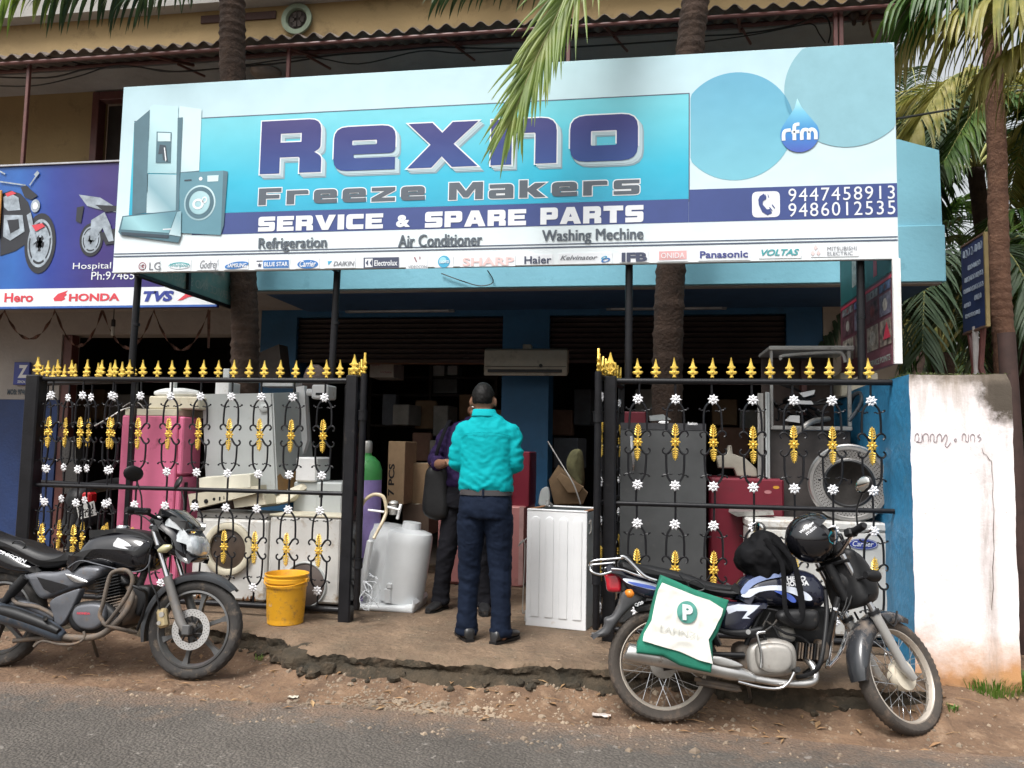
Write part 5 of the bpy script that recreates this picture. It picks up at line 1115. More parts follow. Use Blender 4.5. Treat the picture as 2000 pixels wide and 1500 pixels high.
w = MB(); a = [W(503, 690, 7.4), W(545, 672, 7.4), W(552, 742, 7.4), W(503, 745, 7.4)]; w.rings([a, [p + V((0, .2, 0)) for p in a]]); solo('dark_carton', w, mat('dark_card', (.045, .035, .03), rough=.9), 'dark leaning carton right of the left palm trunk', 'box')
# stack behind the gate end
for u0, v0, u1, v1, Y, D, m, lb in ((577, 893, 618, 941, 5.95, .3, M_enam, 'white box on top of the cream tray'), (572, 941, 622, 1012, 5.98, .4, M_galv, 'pale grey appliance case left of the taller one behind the gate post')):
    B = Box(u0, v0, u1, v1, Y, D); w = MB(); w.box(B.x0, B.x1, B.y0, B.y1, B.z0, B.z1, .012); solo('appliance_case', w, m, lb, 'appliance')
t = thing('appliance_case', W(645, 1010, 5.95), 'taller pale grey appliance case with a little display next to the gate post', 'appliance'); B = Box(616, 942, 668, 1012, 5.95, .4); w = MB(); w.box(B.x0, B.x1, B.y0, B.y1, B.z0, B.z1, .012); part('body', w, M_galv, t)
w = MB(); w.box(B.x0 + .03, B.x0 + .06, B.y0 - .004, B.y0, B.z1 - .12, B.z1 - .1); part('display', w, M_blkp, t)
w = MB(); a = [W(500, 982, 5.8), W(600, 940, 6.0), W(606, 948, 6.0), W(560, 980, 5.85), W(505, 992, 5.8)]; w.rings([a, [p + V((.03, .25, 0)) for p in a]]); solo('tray', w, M_cream, 'warped cream tray resting against the grey cases', 'tray')
# plastic fascias on the washing machines
w = MB(); a = [W(389, 934, 5.7), W(489, 927, 5.62), W(489, 952, 5.62), W(389, 955, 5.7)]; w.rings([a, [p + V((.0, .13, .01)) for p in a]]); t = solo('air_conditioner_cover', w, mat('ivory_plastic', (.70, .67, .55), rough=.45, var=.05), 'ivory wedge-shaped cover lying on the stack of fascias', 'cover')
t = thing('control_fascia', W(430, 1000, 5.66), 'cream control panel with knob holes lying on the round-door washing machine', 'control panel')
a = [W(367, 965, 5.66), W(506, 948, 5.62), W(507, 962, 5.62), W(372, 996, 5.66)]; w = MB(); w.rings([a, [p + V((0, .12, .0)) for p in a]]); part('panel', w, M_cream, t)
for u, v, r in ((372 + 30, 979, .017), (380, 981, .024), (418, 975, .012)):
    w = MB(); c = W(u, v, 5.645); w.cyl(c, c + V((0, .012, 0)), r, n=14); part('knob_hole', w, M_blkp, t)
for u, v in ((429, 974), (438, 972), (447, 971), (455, 970)):
    w = MB(); c = W(u, v, 5.64); w.box(c.x - .006, c.x + .006, c.y, c.y + .01, c.z - .014, c.z + .014); part('button', w, M_blkp, t)
w = MB(); a = [W(455, 975, 5.68), W(512, 963, 5.66), W(520, 985, 5.66), W(458, 992, 5.68)]; w.rings([a, [p + V((0, .2, .0)) for p in a]]); solo('vent_cover', w, M_cream, 'broken cream vent cover lying right of the control panel', 'cover')
# round-door washing machine
def washer(B, lb, cu, cv, r0, rings, m, dark=M_dark):
    t = thing('washing_machine', B.c, lb, 'washing machine'); w = MB(); w.box(B.x0, B.x1, B.y0, B.y1, B.z0, B.z1, .016); part('body', w, m, t)
    c = W(cu, cv, B.y0); A = Matrix.Rotation(rad(90), 3, 'X')
    for nm, ri, ro, h, mm in rings:
        w = MB()
        if ri: w.lathe([(ri, -.01), (ri, h), (ri + .006, h + .004), (ro - .006, h + .004), (ro, h), (ro, -.01)], 40, (c.x, B.y0, c.z), A, caps=False)
        else: w.lathe([(ro, -.002), (ro, h), (ro * .9, h + .006), (.01, h + .008)], 36, (c.x, B.y0, c.z), A)
        part(nm, w, mm, t)
    return t, c
B = Box(374, 1014, 520, 1172, 5.7, .5); t, c = washer(B, 'dirty white front-loading washing machine with a big round cream door ring behind the gate', 447, 1072, 0, (('door_ring', .15, .198, .03, M_cream), ('door_rim', .199, .212, .008, M_enam2), ('drum_opening', 0, .149, .003, mat('brown_drum', (.09, .062, .045), rough=.5, var=.3, vs=3))), M_enam2)
w = MB(); w.box(B.x0 + .01, B.x1 - .01, B.y0 + .02, B.y0 + .3, B.z1 + .001, B.z1 + .05, .01); part('top_frame', w, M_alu, t)
w = MB(); rs = random.Random(4)
for k in range(26): x = B.x0 + .05 + rs.random() * (B.w - .1); r = rs.uniform(.004, .016); w.add([(x - r, B.y0 - .002, B.z0 + .004), (x + r, B.y0 - .002, B.z0 + .004), (x + r * .4, B.y0 - .002, B.z0 + rs.uniform(.015, .05)), (x - r * .6, B.y0 - .002, B.z0 + rs.uniform(.015, .04))], [(0, 1, 2, 3)])
part('rust_fleck', w, M_rust, t, smooth=0, kind='stuff')
B = Box(524, 1010, 664, 1178, 5.64, .5); t, c = washer(B, 'white washing machine shell with a brown round disc behind the yellow bucket', 596, 1142, 0, (('door_rim', .155, .168, .012, M_galv), ('disc', 0, .154, .004, mat('brown_disc', (.12, .095, .085), rough=.5, var=.15, vs=3))), M_enam2)
w = MB(); w.box(B.x0 - .003, B.x1 + .003, B.y0 - .003, B.y1, B.z1 + .001, B.z1 + .014, .003); w.jitter(.004, 12); part('edge_foam', w, M_cream, t)
# bucket
c = WZ(557, 1216, APR); t = thing('bucket', c, 'yellow plastic bucket standing in front of the left gate', 'bucket')
M_yel = mat('yellow_plastic', (.72, .36, .02), rough=.42, var=.05, vs=4, dirt=((.36, .19, .05), .42, 17), bump=.1, bs=30)
w = MB(); pr = [(.118, 0), (.123, .004), (.133, .25), (.143, .252), (.144, .268), (.138, .272), (.139, .285), (.148, .287), (.149, .312), (.144, .315), (.146, .33), (.152, .334), (.152, .342), (.146, .344), (.141, .33), (.128, .05), (.118, .012), (.002, .01)]
w.lathe(pr, 40, c, caps=True); part('body', w, M_yel, t)
w = MB()
for s_ in (-1, 1): w.box(c.x + s_ * .145, c.x + s_ * .16, c.y - .03, c.y + .02, c.z + .285, c.z + .315, .005)
part('lug', w, M_yel, t, kind='stuff')
w = MB(); w.tube([(c.x + .15 * math.cos(a), c.y + .0 - .148 * abs(math.sin(a)) - .012, c.z + .30 - .035 * math.sin(a)) for a in [PI + PI * i / 12 for i in range(13)]][::-1] if False else [(c.x - .153 * math.cos(PI * i / 12), c.y - .155 * math.sin(PI * i / 12), c.z + .30 - .03 * math.sin(PI * i / 12)) for i in range(13)], .0035, 6); part('handle', w, M_yel, t)
w = MB()
def onb(s, a0, z, h, wd):     # lettering wrapped on the bucket
    vs_, fs = text_geo(s, .02); R_ = lambda z_: .1235 + .01 * (z_ / .25) + .0012
    w.add([(c.x + R_(z + y * h) * math.sin(a0 + x * wd), c.y - R_(z + y * h) * math.cos(a0 + x * wd), c.z + z + y * h) for x, y in vs_], fs)
onb('CAUTION: KEEP DRY', -.75, .2, .011, .55); onb('20 KG NET', -.72, .182, .008, .25)
for k in range(5): onb('interior emulsion store upright', -.75, .115 - k * .013, .007, .95 - .1 * (k % 2))
part('lettering', w, mat('brown_print', (.28, .13, .03), rough=.6), t, smooth=0, kind='stuff')
w = MB(); w.add([(c.x + .1325 * math.sin(a), c.y - .1325 * math.cos(a), c.z + z) for a, z in ((-.6, .13), (-.38, .13), (-.38, .165), (-.6, .165))], [(0, 1, 2, 3)]); part('label', w, mat('pale_label', (.62, .4, .22), rough=.6), t, smooth=0)
# white tub unit with hose
M_tub = mat('white_tub', (.66, .68, .69), rough=.32, var=.04, vs=3, dirt=((.4, .36, .3), .12, 7))
c = WZ(755, 1190, APR); t = thing('water_tank', c, 'white wash tub unit with a bent drain hose standing in the gateway', 'tub')
lean = Matrix.Rotation(rad(7), 3, 'Y')
def tb(p): return c + lean @ V(p)
w = MB(); w.slab([(-.27, 0), (-.25, .04), (.18, .045), (.24, .05), (.25, .09), (.27, .06), (.25, -.01), (0, -.005)], .2, .02, smooth=False); w.v = [tuple(c + V((p[0] - .02, p[1] + .1, p[2] + .005))) for p in w.v]; part('base', w, M_tub, t)
w = MB(); w.lathe([(.02, .05), (.168, .055), (.172, .1), (.178, .5), (.176, .56), (.165, .585), (.12, .6), (.075, .61), (.07, .66), (.02, .665)], 40, c + V((.075, .1, 0)), lean); part('tub', w, M_tub, t)
w = MB(); w.lathe([(.02, .03), (.15, .04), (.155, .1), (.16, .52), (.15, .57), (.13, .6), (.128, .63), (.02, .635)], 36, c + V((-.13, .16, 0)), lean); part('tub', w, M_tub, t, label='taller drum at the left with an open neck')
w = MB(); w.box(c.x - .18, c.x - .13, c.y - .09, c.y - .05, c.z + .1, c.z + .53, .012, Matrix.Rotation(rad(9), 3, 'Y')); part('channel', w, M_tub, t); 
w = MB(); w.box(c.x + .0, c.x + .055, c.y - .085, c.y - .05, c.z + .06, c.z + .17, .008); w.box(c.x + .02, c.x + .06, c.y - .09, c.y - .05, c.z + .171, c.z + .21, .006); part('bracket', w, M_tub, t)
M_hose = mat('beige_hose', (.48, .40, .27), rough=.45, var=.1, vs=6)
w = MB(); w.tube([W(703, 1030, 5.45), W(702, 1002, 5.45), W(712, 978, 5.45), W(730, 966, 5.45), W(748, 970, 5.45), W(754, 988, 5.45), W(754, 1002, 5.45), W(746, 1022, 5.4), W(736, 1040, 5.38), W(730, 1052, 5.36)], [.013] * 7 + [.012, .011, .012], 10, per=4); part('hose', w, M_hose, t)
for u0, v0, u1, v1 in ((719, 996, 750, 1000), (757, 990, 781, 996)): 
    w = MB(); w.cyl(W(u0, v0, 5.43), W(u1, v1, 5.43), .008, n=8); part('rod', w, M_enam, t)
w = MB(); p = W(768, 1005, 5.5); w.cyl(p, p + V((.0, 0, .07)), .03, n=14); w.ell(p + V((0, 0, .08)), (.035, .035, .02)); part('motor_cap', w, M_alu, t)
w = MB(); p = W(779, 990, 5.45); w.box(p.x - .01, p.x + .01, p.y, p.y + .02, p.z - .09, p.z + .02, .004, Matrix.Rotation(rad(12), 3, 'Y')); part('bracket', w, M_enam, t)
rs = random.Random(2); p = W(720, 1165, 5.3); w = MB()
for k in range(7):
    pts = [p + V((rs.uniform(-.07, .07), rs.uniform(-.03, .05), rs.uniform(-.1, .16))) for _ in range(5)]; w.tube(pts, .0022, 4, per=4)
solo('wire_bundle', w, mat('clear_wire', (.5, .52, .54), rough=.2), 'tangle of thin pale wires against the foot of the white tub unit', 'wires', kind=None)
# gas cylinder
c = V((W(714, 1000, 6.1).x, 6.1, APR)); t = thing('gas_cylinder', c, 'tall purple gas cylinder with a green shoulder behind the white tub unit', 'gas cylinder'); zt = W(728, 890, 6.1).z - APR
w = MB(); w.lathe([(.07, 0), (.115, .01), (.12, .03), (.12, zt - .19)], 28, c); part('body', w, mat('purple_paint', (.29, .22, .50), rough=.45, var=.1, dirt=((.08, .06, .12), .2, 12)), t)
w = MB(); w.lathe([(.1205, zt - .19), (.1205, zt - .11), (.1, zt - .05), (.06, zt - .01), (.035, zt), (.035, zt + .02)], 28, c, caps=False); part('shoulder', w, mat('green_paint', (.06, .30, .08), rough=.4, var=.1), t)
w = MB(); w.lathe([(.033, zt + .02), (.037, zt + .03), (.037, zt + .1), (.03, zt + .115), (.01, zt + .12)], 18, c); part('valve_cap', w, M_alu, t)
# cartons and clutter inside the first opening
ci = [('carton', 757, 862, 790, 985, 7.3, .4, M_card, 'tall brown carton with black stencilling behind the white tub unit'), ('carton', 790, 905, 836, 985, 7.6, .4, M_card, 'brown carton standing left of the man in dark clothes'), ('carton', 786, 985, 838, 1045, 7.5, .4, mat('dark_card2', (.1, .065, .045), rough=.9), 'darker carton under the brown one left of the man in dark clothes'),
      ('carton', 722, 707, 769, 737, 8.7, .4, mat('white_card', (.36, .33, .3), rough=.8), 'white carton with red lettering on the shelf inside the shop'), ('carton', 838, 714, 868, 735, 10, .3, M_galv, 'small pale box left on the upper inner shelf'), ('carton', 874, 714, 893, 733, 10, .3, M_galv, 'smallest pale box at the right on the upper inner shelf'), ('carton', 845, 740, 893, 768, 10, .3, mat('dim_plastic', (.12, .13, .13), rough=.6), 'dim plastic-wrapped pack on the lower inner shelf')]
for nm, u0, v0, u1, v1, Y, D, m, lb in ci:
    B = Box(u0, v0, u1, v1, Y, D); t = thing(nm, B.c, lb, 'box'); w = MB(); w.box(B.x0, B.x1, B.y0, B.y1, B.z0, B.z1, .004); part('box', w, m, t)
    w = MB(); w.box((B.x0 + B.x1) / 2 - .015, (B.x0 + B.x1) / 2 + .015, B.y0 - .001, B.y1, B.z1, B.z1 + .001); part('tape', w, M_cream, t)
    if u0 == 757: w = MB(); put_text(w, '7 PCS', (B.x0 + .07, B.y0 - .002, B.z0 + .08), (B.x0 + .07, B.y0 - .002, B.z0 + .38), (-.06, 0, 0), .03); part('lettering', w, M_blkp, t, smooth=0)
    if u0 == 722: w = MB(); put_text(w, 'Godrej', (B.x0 + .03, B.y0 - .002, B.z1 - .06), (B.x0 + .12, B.y0 - .002, B.z1 - .05), (0, 0, .035), .02, .3); put_text(w, 'White', (B.x0 + .13, B.y0 - .002, B.z0 + .05), (B.x1 - .02, B.y0 - .002, B.z0 + .05), (0, 0, .02), .02, .3); part('lettering', w, I_red, t, smooth=0, kind='stuff')
t = thing('shelf', W(780, 800, 9.9), 'dark wooden shelf rack against the inside wall of the first bay', 'shelf')
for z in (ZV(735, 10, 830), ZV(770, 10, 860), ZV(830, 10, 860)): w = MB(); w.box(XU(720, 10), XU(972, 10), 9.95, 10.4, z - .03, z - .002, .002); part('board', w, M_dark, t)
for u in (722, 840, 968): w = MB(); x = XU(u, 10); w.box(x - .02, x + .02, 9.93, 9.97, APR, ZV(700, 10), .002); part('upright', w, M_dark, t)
w = MB(); B = Box(782, 686, 874, 706, 8.35, .05); w.slab([(B.x0, B.z1), (B.x1, B.z1), (B.x1 - .02, B.z0 + .05), (B.x1 - .15, B.z0), (B.x0 + .15, B.z0), (B.x0 + .02, B.z0 + .05)], .02, .006, 8.36, smooth=False); solo('fascia_piece', w, mat('grey_card', (.15, .13, .12), rough=.8), 'curved grey plastic piece on the beam inside the shop', 'appliance part')
w = MB(); B = Box(903, 687, 915, 702, 8.35, .02); w.box(B.x0, B.x1, 8.37, 8.385, B.z0, B.z1, .002); w.m = 1; w.box(B.x0 + .01, B.x1 - .01, 8.366, 8.369, B.z0 + .02, B.z1 - .01); solo('sticker', w, [M_wh, M_blkp], 'tiny white framed black sticker on the beam inside the shop', 'sticker')
for ua, ub, v, lb in ((665, 880, 609, 'thin unlit tube lamp above the left shop opening'), (1182, 1420, 604, 'thin unlit tube lamp above the right shop opening')):
    t = thing('tube_lamp', W((ua + ub) / 2, v, 8.15), lb, 'tube lamp'); z = ZV(v, 8.12, (ua + ub) / 2); w = MB(); w.box(XU(ua, 8.15), XU(ub, 8.15), 8.14, 8.185, z, z + .03, .003); part('batten', w, mat('lamp_batten', (.2, .22, .24), rough=.5), t); w = MB(); w.cyl((XU(ua, 8.15) + .05, 8.125, z + .01), (XU(ub, 8.15) - .05, 8.125, z + .01), .012, n=10); part('tube', w, mat('milk_glass', (.4, .42, .44), rough=.25), t)
rs = random.Random(77)
PL_ = ['in the gloom nearest the purple cylinder', 'in the gloom above the tall carton with black stencilling', 'on the inner rack above the plain brown carton', 'on the inner rack left of the men\'s heads', 'on the inner rack right behind the men\'s heads', 'under the wall air conditioner, left of the column', 'low in the gloom behind the plain brown carton', 'low behind the man in dark purple', 'in the gloom just right of the blue column',
 'high in the second bay left of the folded leaf', 'in the second bay behind the olive sack', 'in the gloom above the left corner of the dark grey refrigerator', 'high in the gloom above the wine red refrigerator', 'in the gloom left of the slim metal channels', 'low in the gloom behind the ivory duct piece', 'in the neighbouring bay behind the far left gate units', 'in the neighbouring bay left of the pink refrigerator top']
for u0, v0, w_, h_, Y in ((742, 770, 26, 60, 9.4), (770, 790, 34, 40, 9.2), (806, 782, 40, 55, 9.6), (848, 792, 30, 60, 9.5), (900, 770, 40, 50, 9.8), (950, 800, 26, 70, 9.3), (800, 845, 36, 55, 9.0), (842, 860, 44, 60, 8.9), (1078, 800, 40, 50, 9.8), (1125, 760, 34, 70, 9.9), (1086, 855, 50, 60, 9.0), (1240, 760, 34, 60, 9.5), (1395, 780, 50, 50, 9.6), (1452, 800, 34, 60, 9.4), (1400, 835, 60, 60, 9.0), (150, 760, 50, 60, 9.6), (215, 770, 60, 60, 9.4)):
    B = Box(u0, v0, u0 + w_, v0 + h_, Y, .35); q = MB(); q.box(B.x0, B.x1, B.y0, B.y1, B.z0, B.z1, .01, Matrix.Rotation(rs.uniform(-.3, .3), 3, 'Z')); k = rs.randint(0, 3)
    solo('carton', q, mat('gloom_carton%d' % k, ((.22, .14, .08), (.25, .24, .22), (.12, .13, .15), (.18, .1, .07))[k], rough=.9), 'dim %s carton %s' % (('brown', 'pale grey', 'bluish grey', 'reddish')[k], PL_.pop(0)), 'box', 'dim cartons stacked deep inside the shop')
# air conditioner on the blue pillar
t = thing('air_conditioner', W(1028, 732, 7.75), 'dirty cream indoor air conditioner unit mounted on the blue column', 'air conditioner'); a0 = W(946, 732, 7.75); b0 = W(1109, 682, 7.75); h = .27; z0 = W(1028, 734, 7.75).z
M_acb = mat('grimy_cream', (.27, .23, .18), rough=.5, var=.1, vs=4, dirt=((.12, .1, .08), .35, 7))
w = MB(); w.slab([(0, 0), (.02, -.0), (.19, .04), (.2, .1), (.2, h), (.03, h), (0, h - .02), (-.012, .12), (-.01, .05)], (b0.x - a0.x) / 2, .014, smooth=False); w.v = [((a0.x + b0.x) / 2 + p[1], 7.72 + p[0], z0 + p[2]) for p in w.v]; part('body', w, M_acb, t)
w = MB(); w.box(a0.x + .04, b0.x - .05, 7.703, 7.716, z0 + .03, z0 + .06, .003); part('louvre', w, M_blkp, t); w = MB(); w.box(a0.x + .012, b0.x - .012, 7.7, 7.707, z0 + .085, z0 + .09); part('seam', w, M_dark, t)
w = MB(); p = W(1056, 714, 7.69); w.cyl(p, p + V((0, .02, 0)), .018, n=12); part('grime_spot', w, M_blkp, t); w = MB(); w.box((a0.x + b0.x) / 2 - .05, (a0.x + b0.x) / 2 + .04, 7.85, 7.95, z0 + h, z0 + h + .06, .01); part('pipe_stub', w, M_acb, t)
# wine red refrigerator and salmon cabinet behind the two men
B = Box(985, 882, 1034, 990, 7.3, .5); t = boxthing('refrigerator', B, M_dred, 'dark red refrigerator standing on the salmon cabinet behind the men', 'refrigerator'); w = MB(); w.box(B.x0 - .28, B.x0 + .07, B.y0 - .035, B.y0 - .003, B.z0, B.z1 - .01, .01); part('door', w, M_dred, t)
B = Box(862, 988, 1022, 1140, 7.15, .8, APR + .006); t = boxthing('cabinet', B, M_salm, 'salmon pink cabinet lying on the floor behind the men', 'cabinet', .01)
w = MB(); w.box(B.x0 - .03, B.x1 - .2, B.y0 - .02, B.y0 - .002, B.z0 + .02, B.z1 + .02, .006); part('door', w, M_salm, t); w = MB(); w.box(B.x1 - .04, B.x1 + .0, B.y0 - .004, B.y0 - .001, B.z0 + .02, B.z1 + .005); part('edge', w, mat('pale_salmon', (.5, .3, .28), rough=.5), t)
# white fluted cabinet in the gateway
a = WZ(1026, 1221, APR); b = WZ(1144, 1233, APR); ang = math.atan2(b.y - a.y, b.x - a.x); wd = (b - a).length; hh = W(1085, 999, (a.y + b.y) / 2).z - APR; t = thing('washing_machine', a, 'empty white fluted washing machine body with a rusty open top, in the gateway', 'washing machine', rot=(0, 0, ang), local=True)
M_wht = mat('clean_white_enamel', (.72, .73, .74), rough=.35, var=.03, vs=3, dirt=((.5, .42, .34), .12, 8))
M_side = mat('bluish_side', (.46, .52, .55), rough=.4, var=.05, dirt=((.3, .25, .2), .15, 6))
dp = .42; w = MB(); w.box(0, wd, 0, .008, .0, hh, .003); part('front_panel', w, M_wht, t)
for k in range(4):
    cx_ = wd * (.15 + .235 * k); P = [(cx_ - .032, .07)] + [(cx_ - .032, hh - .09)] + [(cx_ + .032 * math.cos(PI - PI * i / 8), hh - .07 + .032 * math.sin(PI * i / 8)) for i in range(9)] + [(cx_ + .032, hh - .09), (cx_ + .032, .07)]
    w = MB(); w.slab(P, .006, .006, -.001, smooth=False); part('flute', w, M_wht, t)
w = MB(); w.box(wd - .006, wd, .009, dp, .0, hh, .002); part('side_panel', w, M_side, t); w = MB(); w.box(0, .006, .009, dp, .0, hh, .002); part('side_panel', w, M_side, t); w = MB(); w.box(.007, wd - .007, dp - .006, dp, .0, hh, .002); part('back_panel', w, M_side, t)
w = MB(); w.box(.0, wd, -.004, .03, hh + .0005, hh + .012, .003); w.box(0, wd, dp - .03, dp, hh + .0005, hh + .012, .003); part('rim', w, M_wht, t, kind='stuff'); w = MB(); w.box(0, .03, .031, dp - .031, hh + .0005, hh + .012, .003); w.box(wd - .035, wd, .031, dp - .031, hh + .0005, hh + .013, .003); part('rusty_rim', w, M_rust, t, kind='stuff')
w = MB(); w.box(.02, wd - .02, .03, dp - .02, hh - .12, hh - .1); part('inner_shelf', w, M_dark, t)
w = MB(); w.tube([(.06, dp - .03, hh + .012), (.05, .3, hh + .05), (.09, .2, hh + .045), (.1, .14, hh + .02)], .012, 8, per=3); part('lid_hinge', w, M_alu, t)
w = MB(); w.tube([(-.012, .05, hh - .2), (-.07, .02, hh - .26), (-.02, .02, hh - .24), (-.03, .02, hh - .7), (-.005, .01, .1), (.0, -.01, .03)], .004, 6, per=4); part('power_lead', w, M_alu, t)
w = MB(); w.tube([(wd + .002, .05, hh - .08), (wd + .012, .06, hh - .05), (wd + .014, .06, hh - .12), (wd + .004, .05, hh - .15)], .006, 6, per=3); part('clip', w, M_alu, t)
# scraps leaning in the second opening
for k, (pts, Y, m, nm, lb, cat) in enumerate((([(1072, 938), (1090, 908), (1148, 962), (1140, 985), (1082, 985)], 6.7, M_ply, 'board_scrap', 'broken brown board leaning behind the white fluted body', 'board'), ([(1088, 935), (1096, 924), (1140, 950), (1132, 964), (1108, 962)], 6.6, M_card, 'card_scrap', 'rounded cardboard flap on the broken brown board', 'cardboard'),
        ([(1106, 900), (1118, 880), (1138, 884), (1140, 950), (1126, 955), (1110, 925)], 6.9, mat('olive_sack', (.16, .15, .07), rough=.9, var=.25, vs=8), 'sack', 'olive yellow sack behind the leaning boards', 'sack'), ([(1056, 958), (1072, 952), (1074, 985), (1054, 985)], 6.4, M_galv, 'metal_can', 'grey rounded canister behind the left corner of the white fluted body', 'canister'))):
    w = MB(); P = [(W(u, v, Y).x, W(u, v, Y).z) for u, v in pts]; w.slab(P, .03 if nm != 'sack' else .1, .012 if nm != 'sack' else .08, Y, smooth=nm in ('sack', 'metal_can')); w.jitter(.01, 8, k); solo(nm, w, m, lb, cat)
w = MB(); w.tube([W(1070, 862, 6.4), W(1096, 905, 6.35), W(1120, 945, 6.3), W(1134, 985, 6.3)], .006, 6, per=4); solo('rod', w, M_alu, 'thin grey rod leaning across the boards behind the white fluted body', 'rod')
for u0, u1, v0, m, lb in ((1050, 1062, 900, M_dark, 'dark pipe section inside the second opening'),): pass
# ---- behind the right gate
B = Box(1211, 832, 1379, 1118, 5.72, .55, APR); t = thing('refrigerator', B.c, 'dark grey double door refrigerator with a chrome handle behind the right gate', 'refrigerator')
w = MB(); w.box(B.x0 + .005, B.x1 - .005, B.y0 + .045, B.y1, B.z0 + .02, B.z1 - .02, .01); part('body', w, M_dgry, t)
def bowed(x0, x1, z0, z1, y, bow=.022):
    q = MB(); n = 12; o = []
    for i in range(n + 1): s_ = i / n; o.append((x0 + (x1 - x0) * s_, y - bow * (1 - (2 * s_ - 1) ** 2)))
    o = o + [(x1, y + .04), (x0, y + .04)]; q.rings([[V((a, b, z0)) for a, b in o], [V((a, b, z1)) for a, b in o]]); return q
part('door', bowed(B.x0, B.x1, B.z0 + .05, B.z1 - .03, B.y0), M_dgry, t); d_ = part('top_trim', bowed(B.x0, B.x1, B.z1 - .027, B.z1 + .02, B.y0 - .004), mat('trim_grey', (.045, .045, .05), rough=.35), t)
w = MB(); c = W(1296, 825, 5.69); w.ell((c.x, B.y0 - .028, c.z), (.036, .006, .012), 16, 6); part('badge', w, M_silver, t); w = MB(); htext('fusion', 1343, 1362, 830, 824, None, 0, .03, Y=5.685, mb=w); part('lettering', w, M_silver, t, smooth=0, kind='stuff')
w = MB(); w.tube([W(1233, 852, 5.66), W(1235, 880, 5.65), W(1238, 905, 5.65), W(1236, 918, 5.67)], [.012, .014, .011, .008], 8, per=3); part('handle', w, mat('chrome_handle', (.6, .6, .62), rough=.2, metal=.9), t)
B = Box(1216, 804, 1262, 830, 6.7, .5, APR); boxthing('refrigerator', B, M_dred, 'dark red refrigerator hidden behind the dark grey one, only its top showing', 'refrigerator')
w = MB(); a = [W(1268, 812, 6.2), W(1295, 809, 6.2), W(1312, 820, 6.2), W(1270, 822, 6.2)]; w.rings([a, [p + V((0, .2, 0)) for p in a]]); solo('grey_cover', w, M_galv, 'flat grey cover lying on top of the dark grey refrigerator', 'cover')
B = Box(1384, 934, 1531, 1135, 5.95, .5, APR); t = boxthing('refrigerator', B, M_dred, 'small wine red refrigerator with yellow sticker behind the right gate', 'refrigerator', .012)
w = MB(); w.box(B.x0 + .003, B.x1 - .003, B.y0 - .04, B.y0 - .002, B.z0 + .04, B.z1 - .0, .014); part('door', w, M_dred, t)
for u, v, m, r in ((1516, 952, mat('orange_sticker', (.6, .3, .03)), .022), (1500, 961, mat('pink_sticker', (.4, .16, .17)), .026)):
    w = MB(); c = W(u, v, 5.905); disc(w, (c.x, c.z), r, r * .5, B.y0 - .042, 20); part('sticker', w, m, t, smooth=0)
w = MB(); a = [W(1423, 1000, 5.75), W(1510, 998, 5.7), W(1512, 1006, 5.7), W(1440, 1009, 5.75)]; w.rings([a, [p + V((.02, .16, .01)) for p in a]]); solo('metal_sheet', w, M_alu, 'bent pale metal sheet leaning on the wine red refrigerator', 'metal sheet')
w = MB(); P = [(W(u, v, 6.1).x, W(u, v, 6.1).z) for u, v in ((1398, 892), (1418, 885), (1422, 870), (1428, 870), (1430, 886), (1455, 895), (1476, 915), (1478, 932), (1438, 930), (1432, 915), (1402, 914))]; w.slab(P, .05, .015, 6.1, smooth=False); solo('plastic_duct', w, mat('ivory_dull', (.38, .35, .29), rough=.5), 'dull ivory plastic duct piece on the wine red refrigerator', 'appliance part')
for u0, u1, v0, v1, m, lb in ((1481, 1492, 768, 940, M_alu, 'left of two slim metal channels beside the open cabinet'), (1496, 1504, 766, 940, M_galv, 'right of two slim metal channels beside the open cabinet')):
    B = Box(u0, v0, u1, v1, 6.0, .05); w = MB(); w.box(B.x0, B.x1, B.y0, B.y1, B.z0, B.z1, .004); w.box(B.x0 - .005, B.x0 + .005, B.y0 - .02, B.y0, B.z0, B.z1); solo('metal_channel', w, m, lb, 'metal channel')
# tall open cabinet
x0, x1 = W(1505, 800, 6.1).x, W(1664, 800, 6.1).x; zt = W(1586, 676, 6.1).z; zm = W(1580, 832, 6.1).z; t = thing('open_cabinet', ((x0 + x1) / 2, 6.1, APR), 'tall rusty grey cabinet with an open upper frame behind the right gate', 'cabinet')
M_pc = mat('chipped_white', (.40, .39, .37), rough=.5, var=.1, dirt=((.12, .09, .07), .3, 16))
w = MB(); w.box(x0 - .01, x1 + .02, 6.08, 6.6, zt - .03, zt, .006); part('top', w, M_pc, t)
for a, b_, nm in (((x0, 6.1), (x0 + .02, 6.13), 'frame_bar'), ((x1 - .025, 6.1), (x1, 6.13), 'frame_bar')): w = MB(); w.box(a[0], b_[0], a[1], b_[1], zm, zt - .031, .004); part(nm, w, M_pc, t)
w = MB(); w.tube([(x0 + .08, 6.1, zt - .1), (x0 + .1, 6.1, zt - .07), (x1 - .12, 6.1, zt - .045), (x1 - .06, 6.1, zt - .06), (x1 - .04, 6.1, zt - .12)], .012, 8, per=3); part('brace', w, M_pc, t)
w = MB(); w.box(x0, x1, 6.09, 6.12, zm - .03, zm - .001, .004); part('frame_bar', w, M_pc, t); w = MB(); w.box(x0 + .01, x1 - .01, 6.6, 6.62, zm, zt - .031); part('back', w, mat('brown_inside', (.075, .052, .045), rough=.8, var=.25, vs=5), t); w = MB(); w.box(x0, x1, 6.14, 6.6, APR, zm - .031, .006); part('lower_case', w, mat('soot_case', (.065, .055, .052), rough=.6, var=.2), t)
w = MB(); w.box(x0 + .3, x0 + .34, 6.5, 6.59, zm + .1, zt - .06); part('rib', w, M_maroon, t)
w = MB(); rs = random.Random(17)
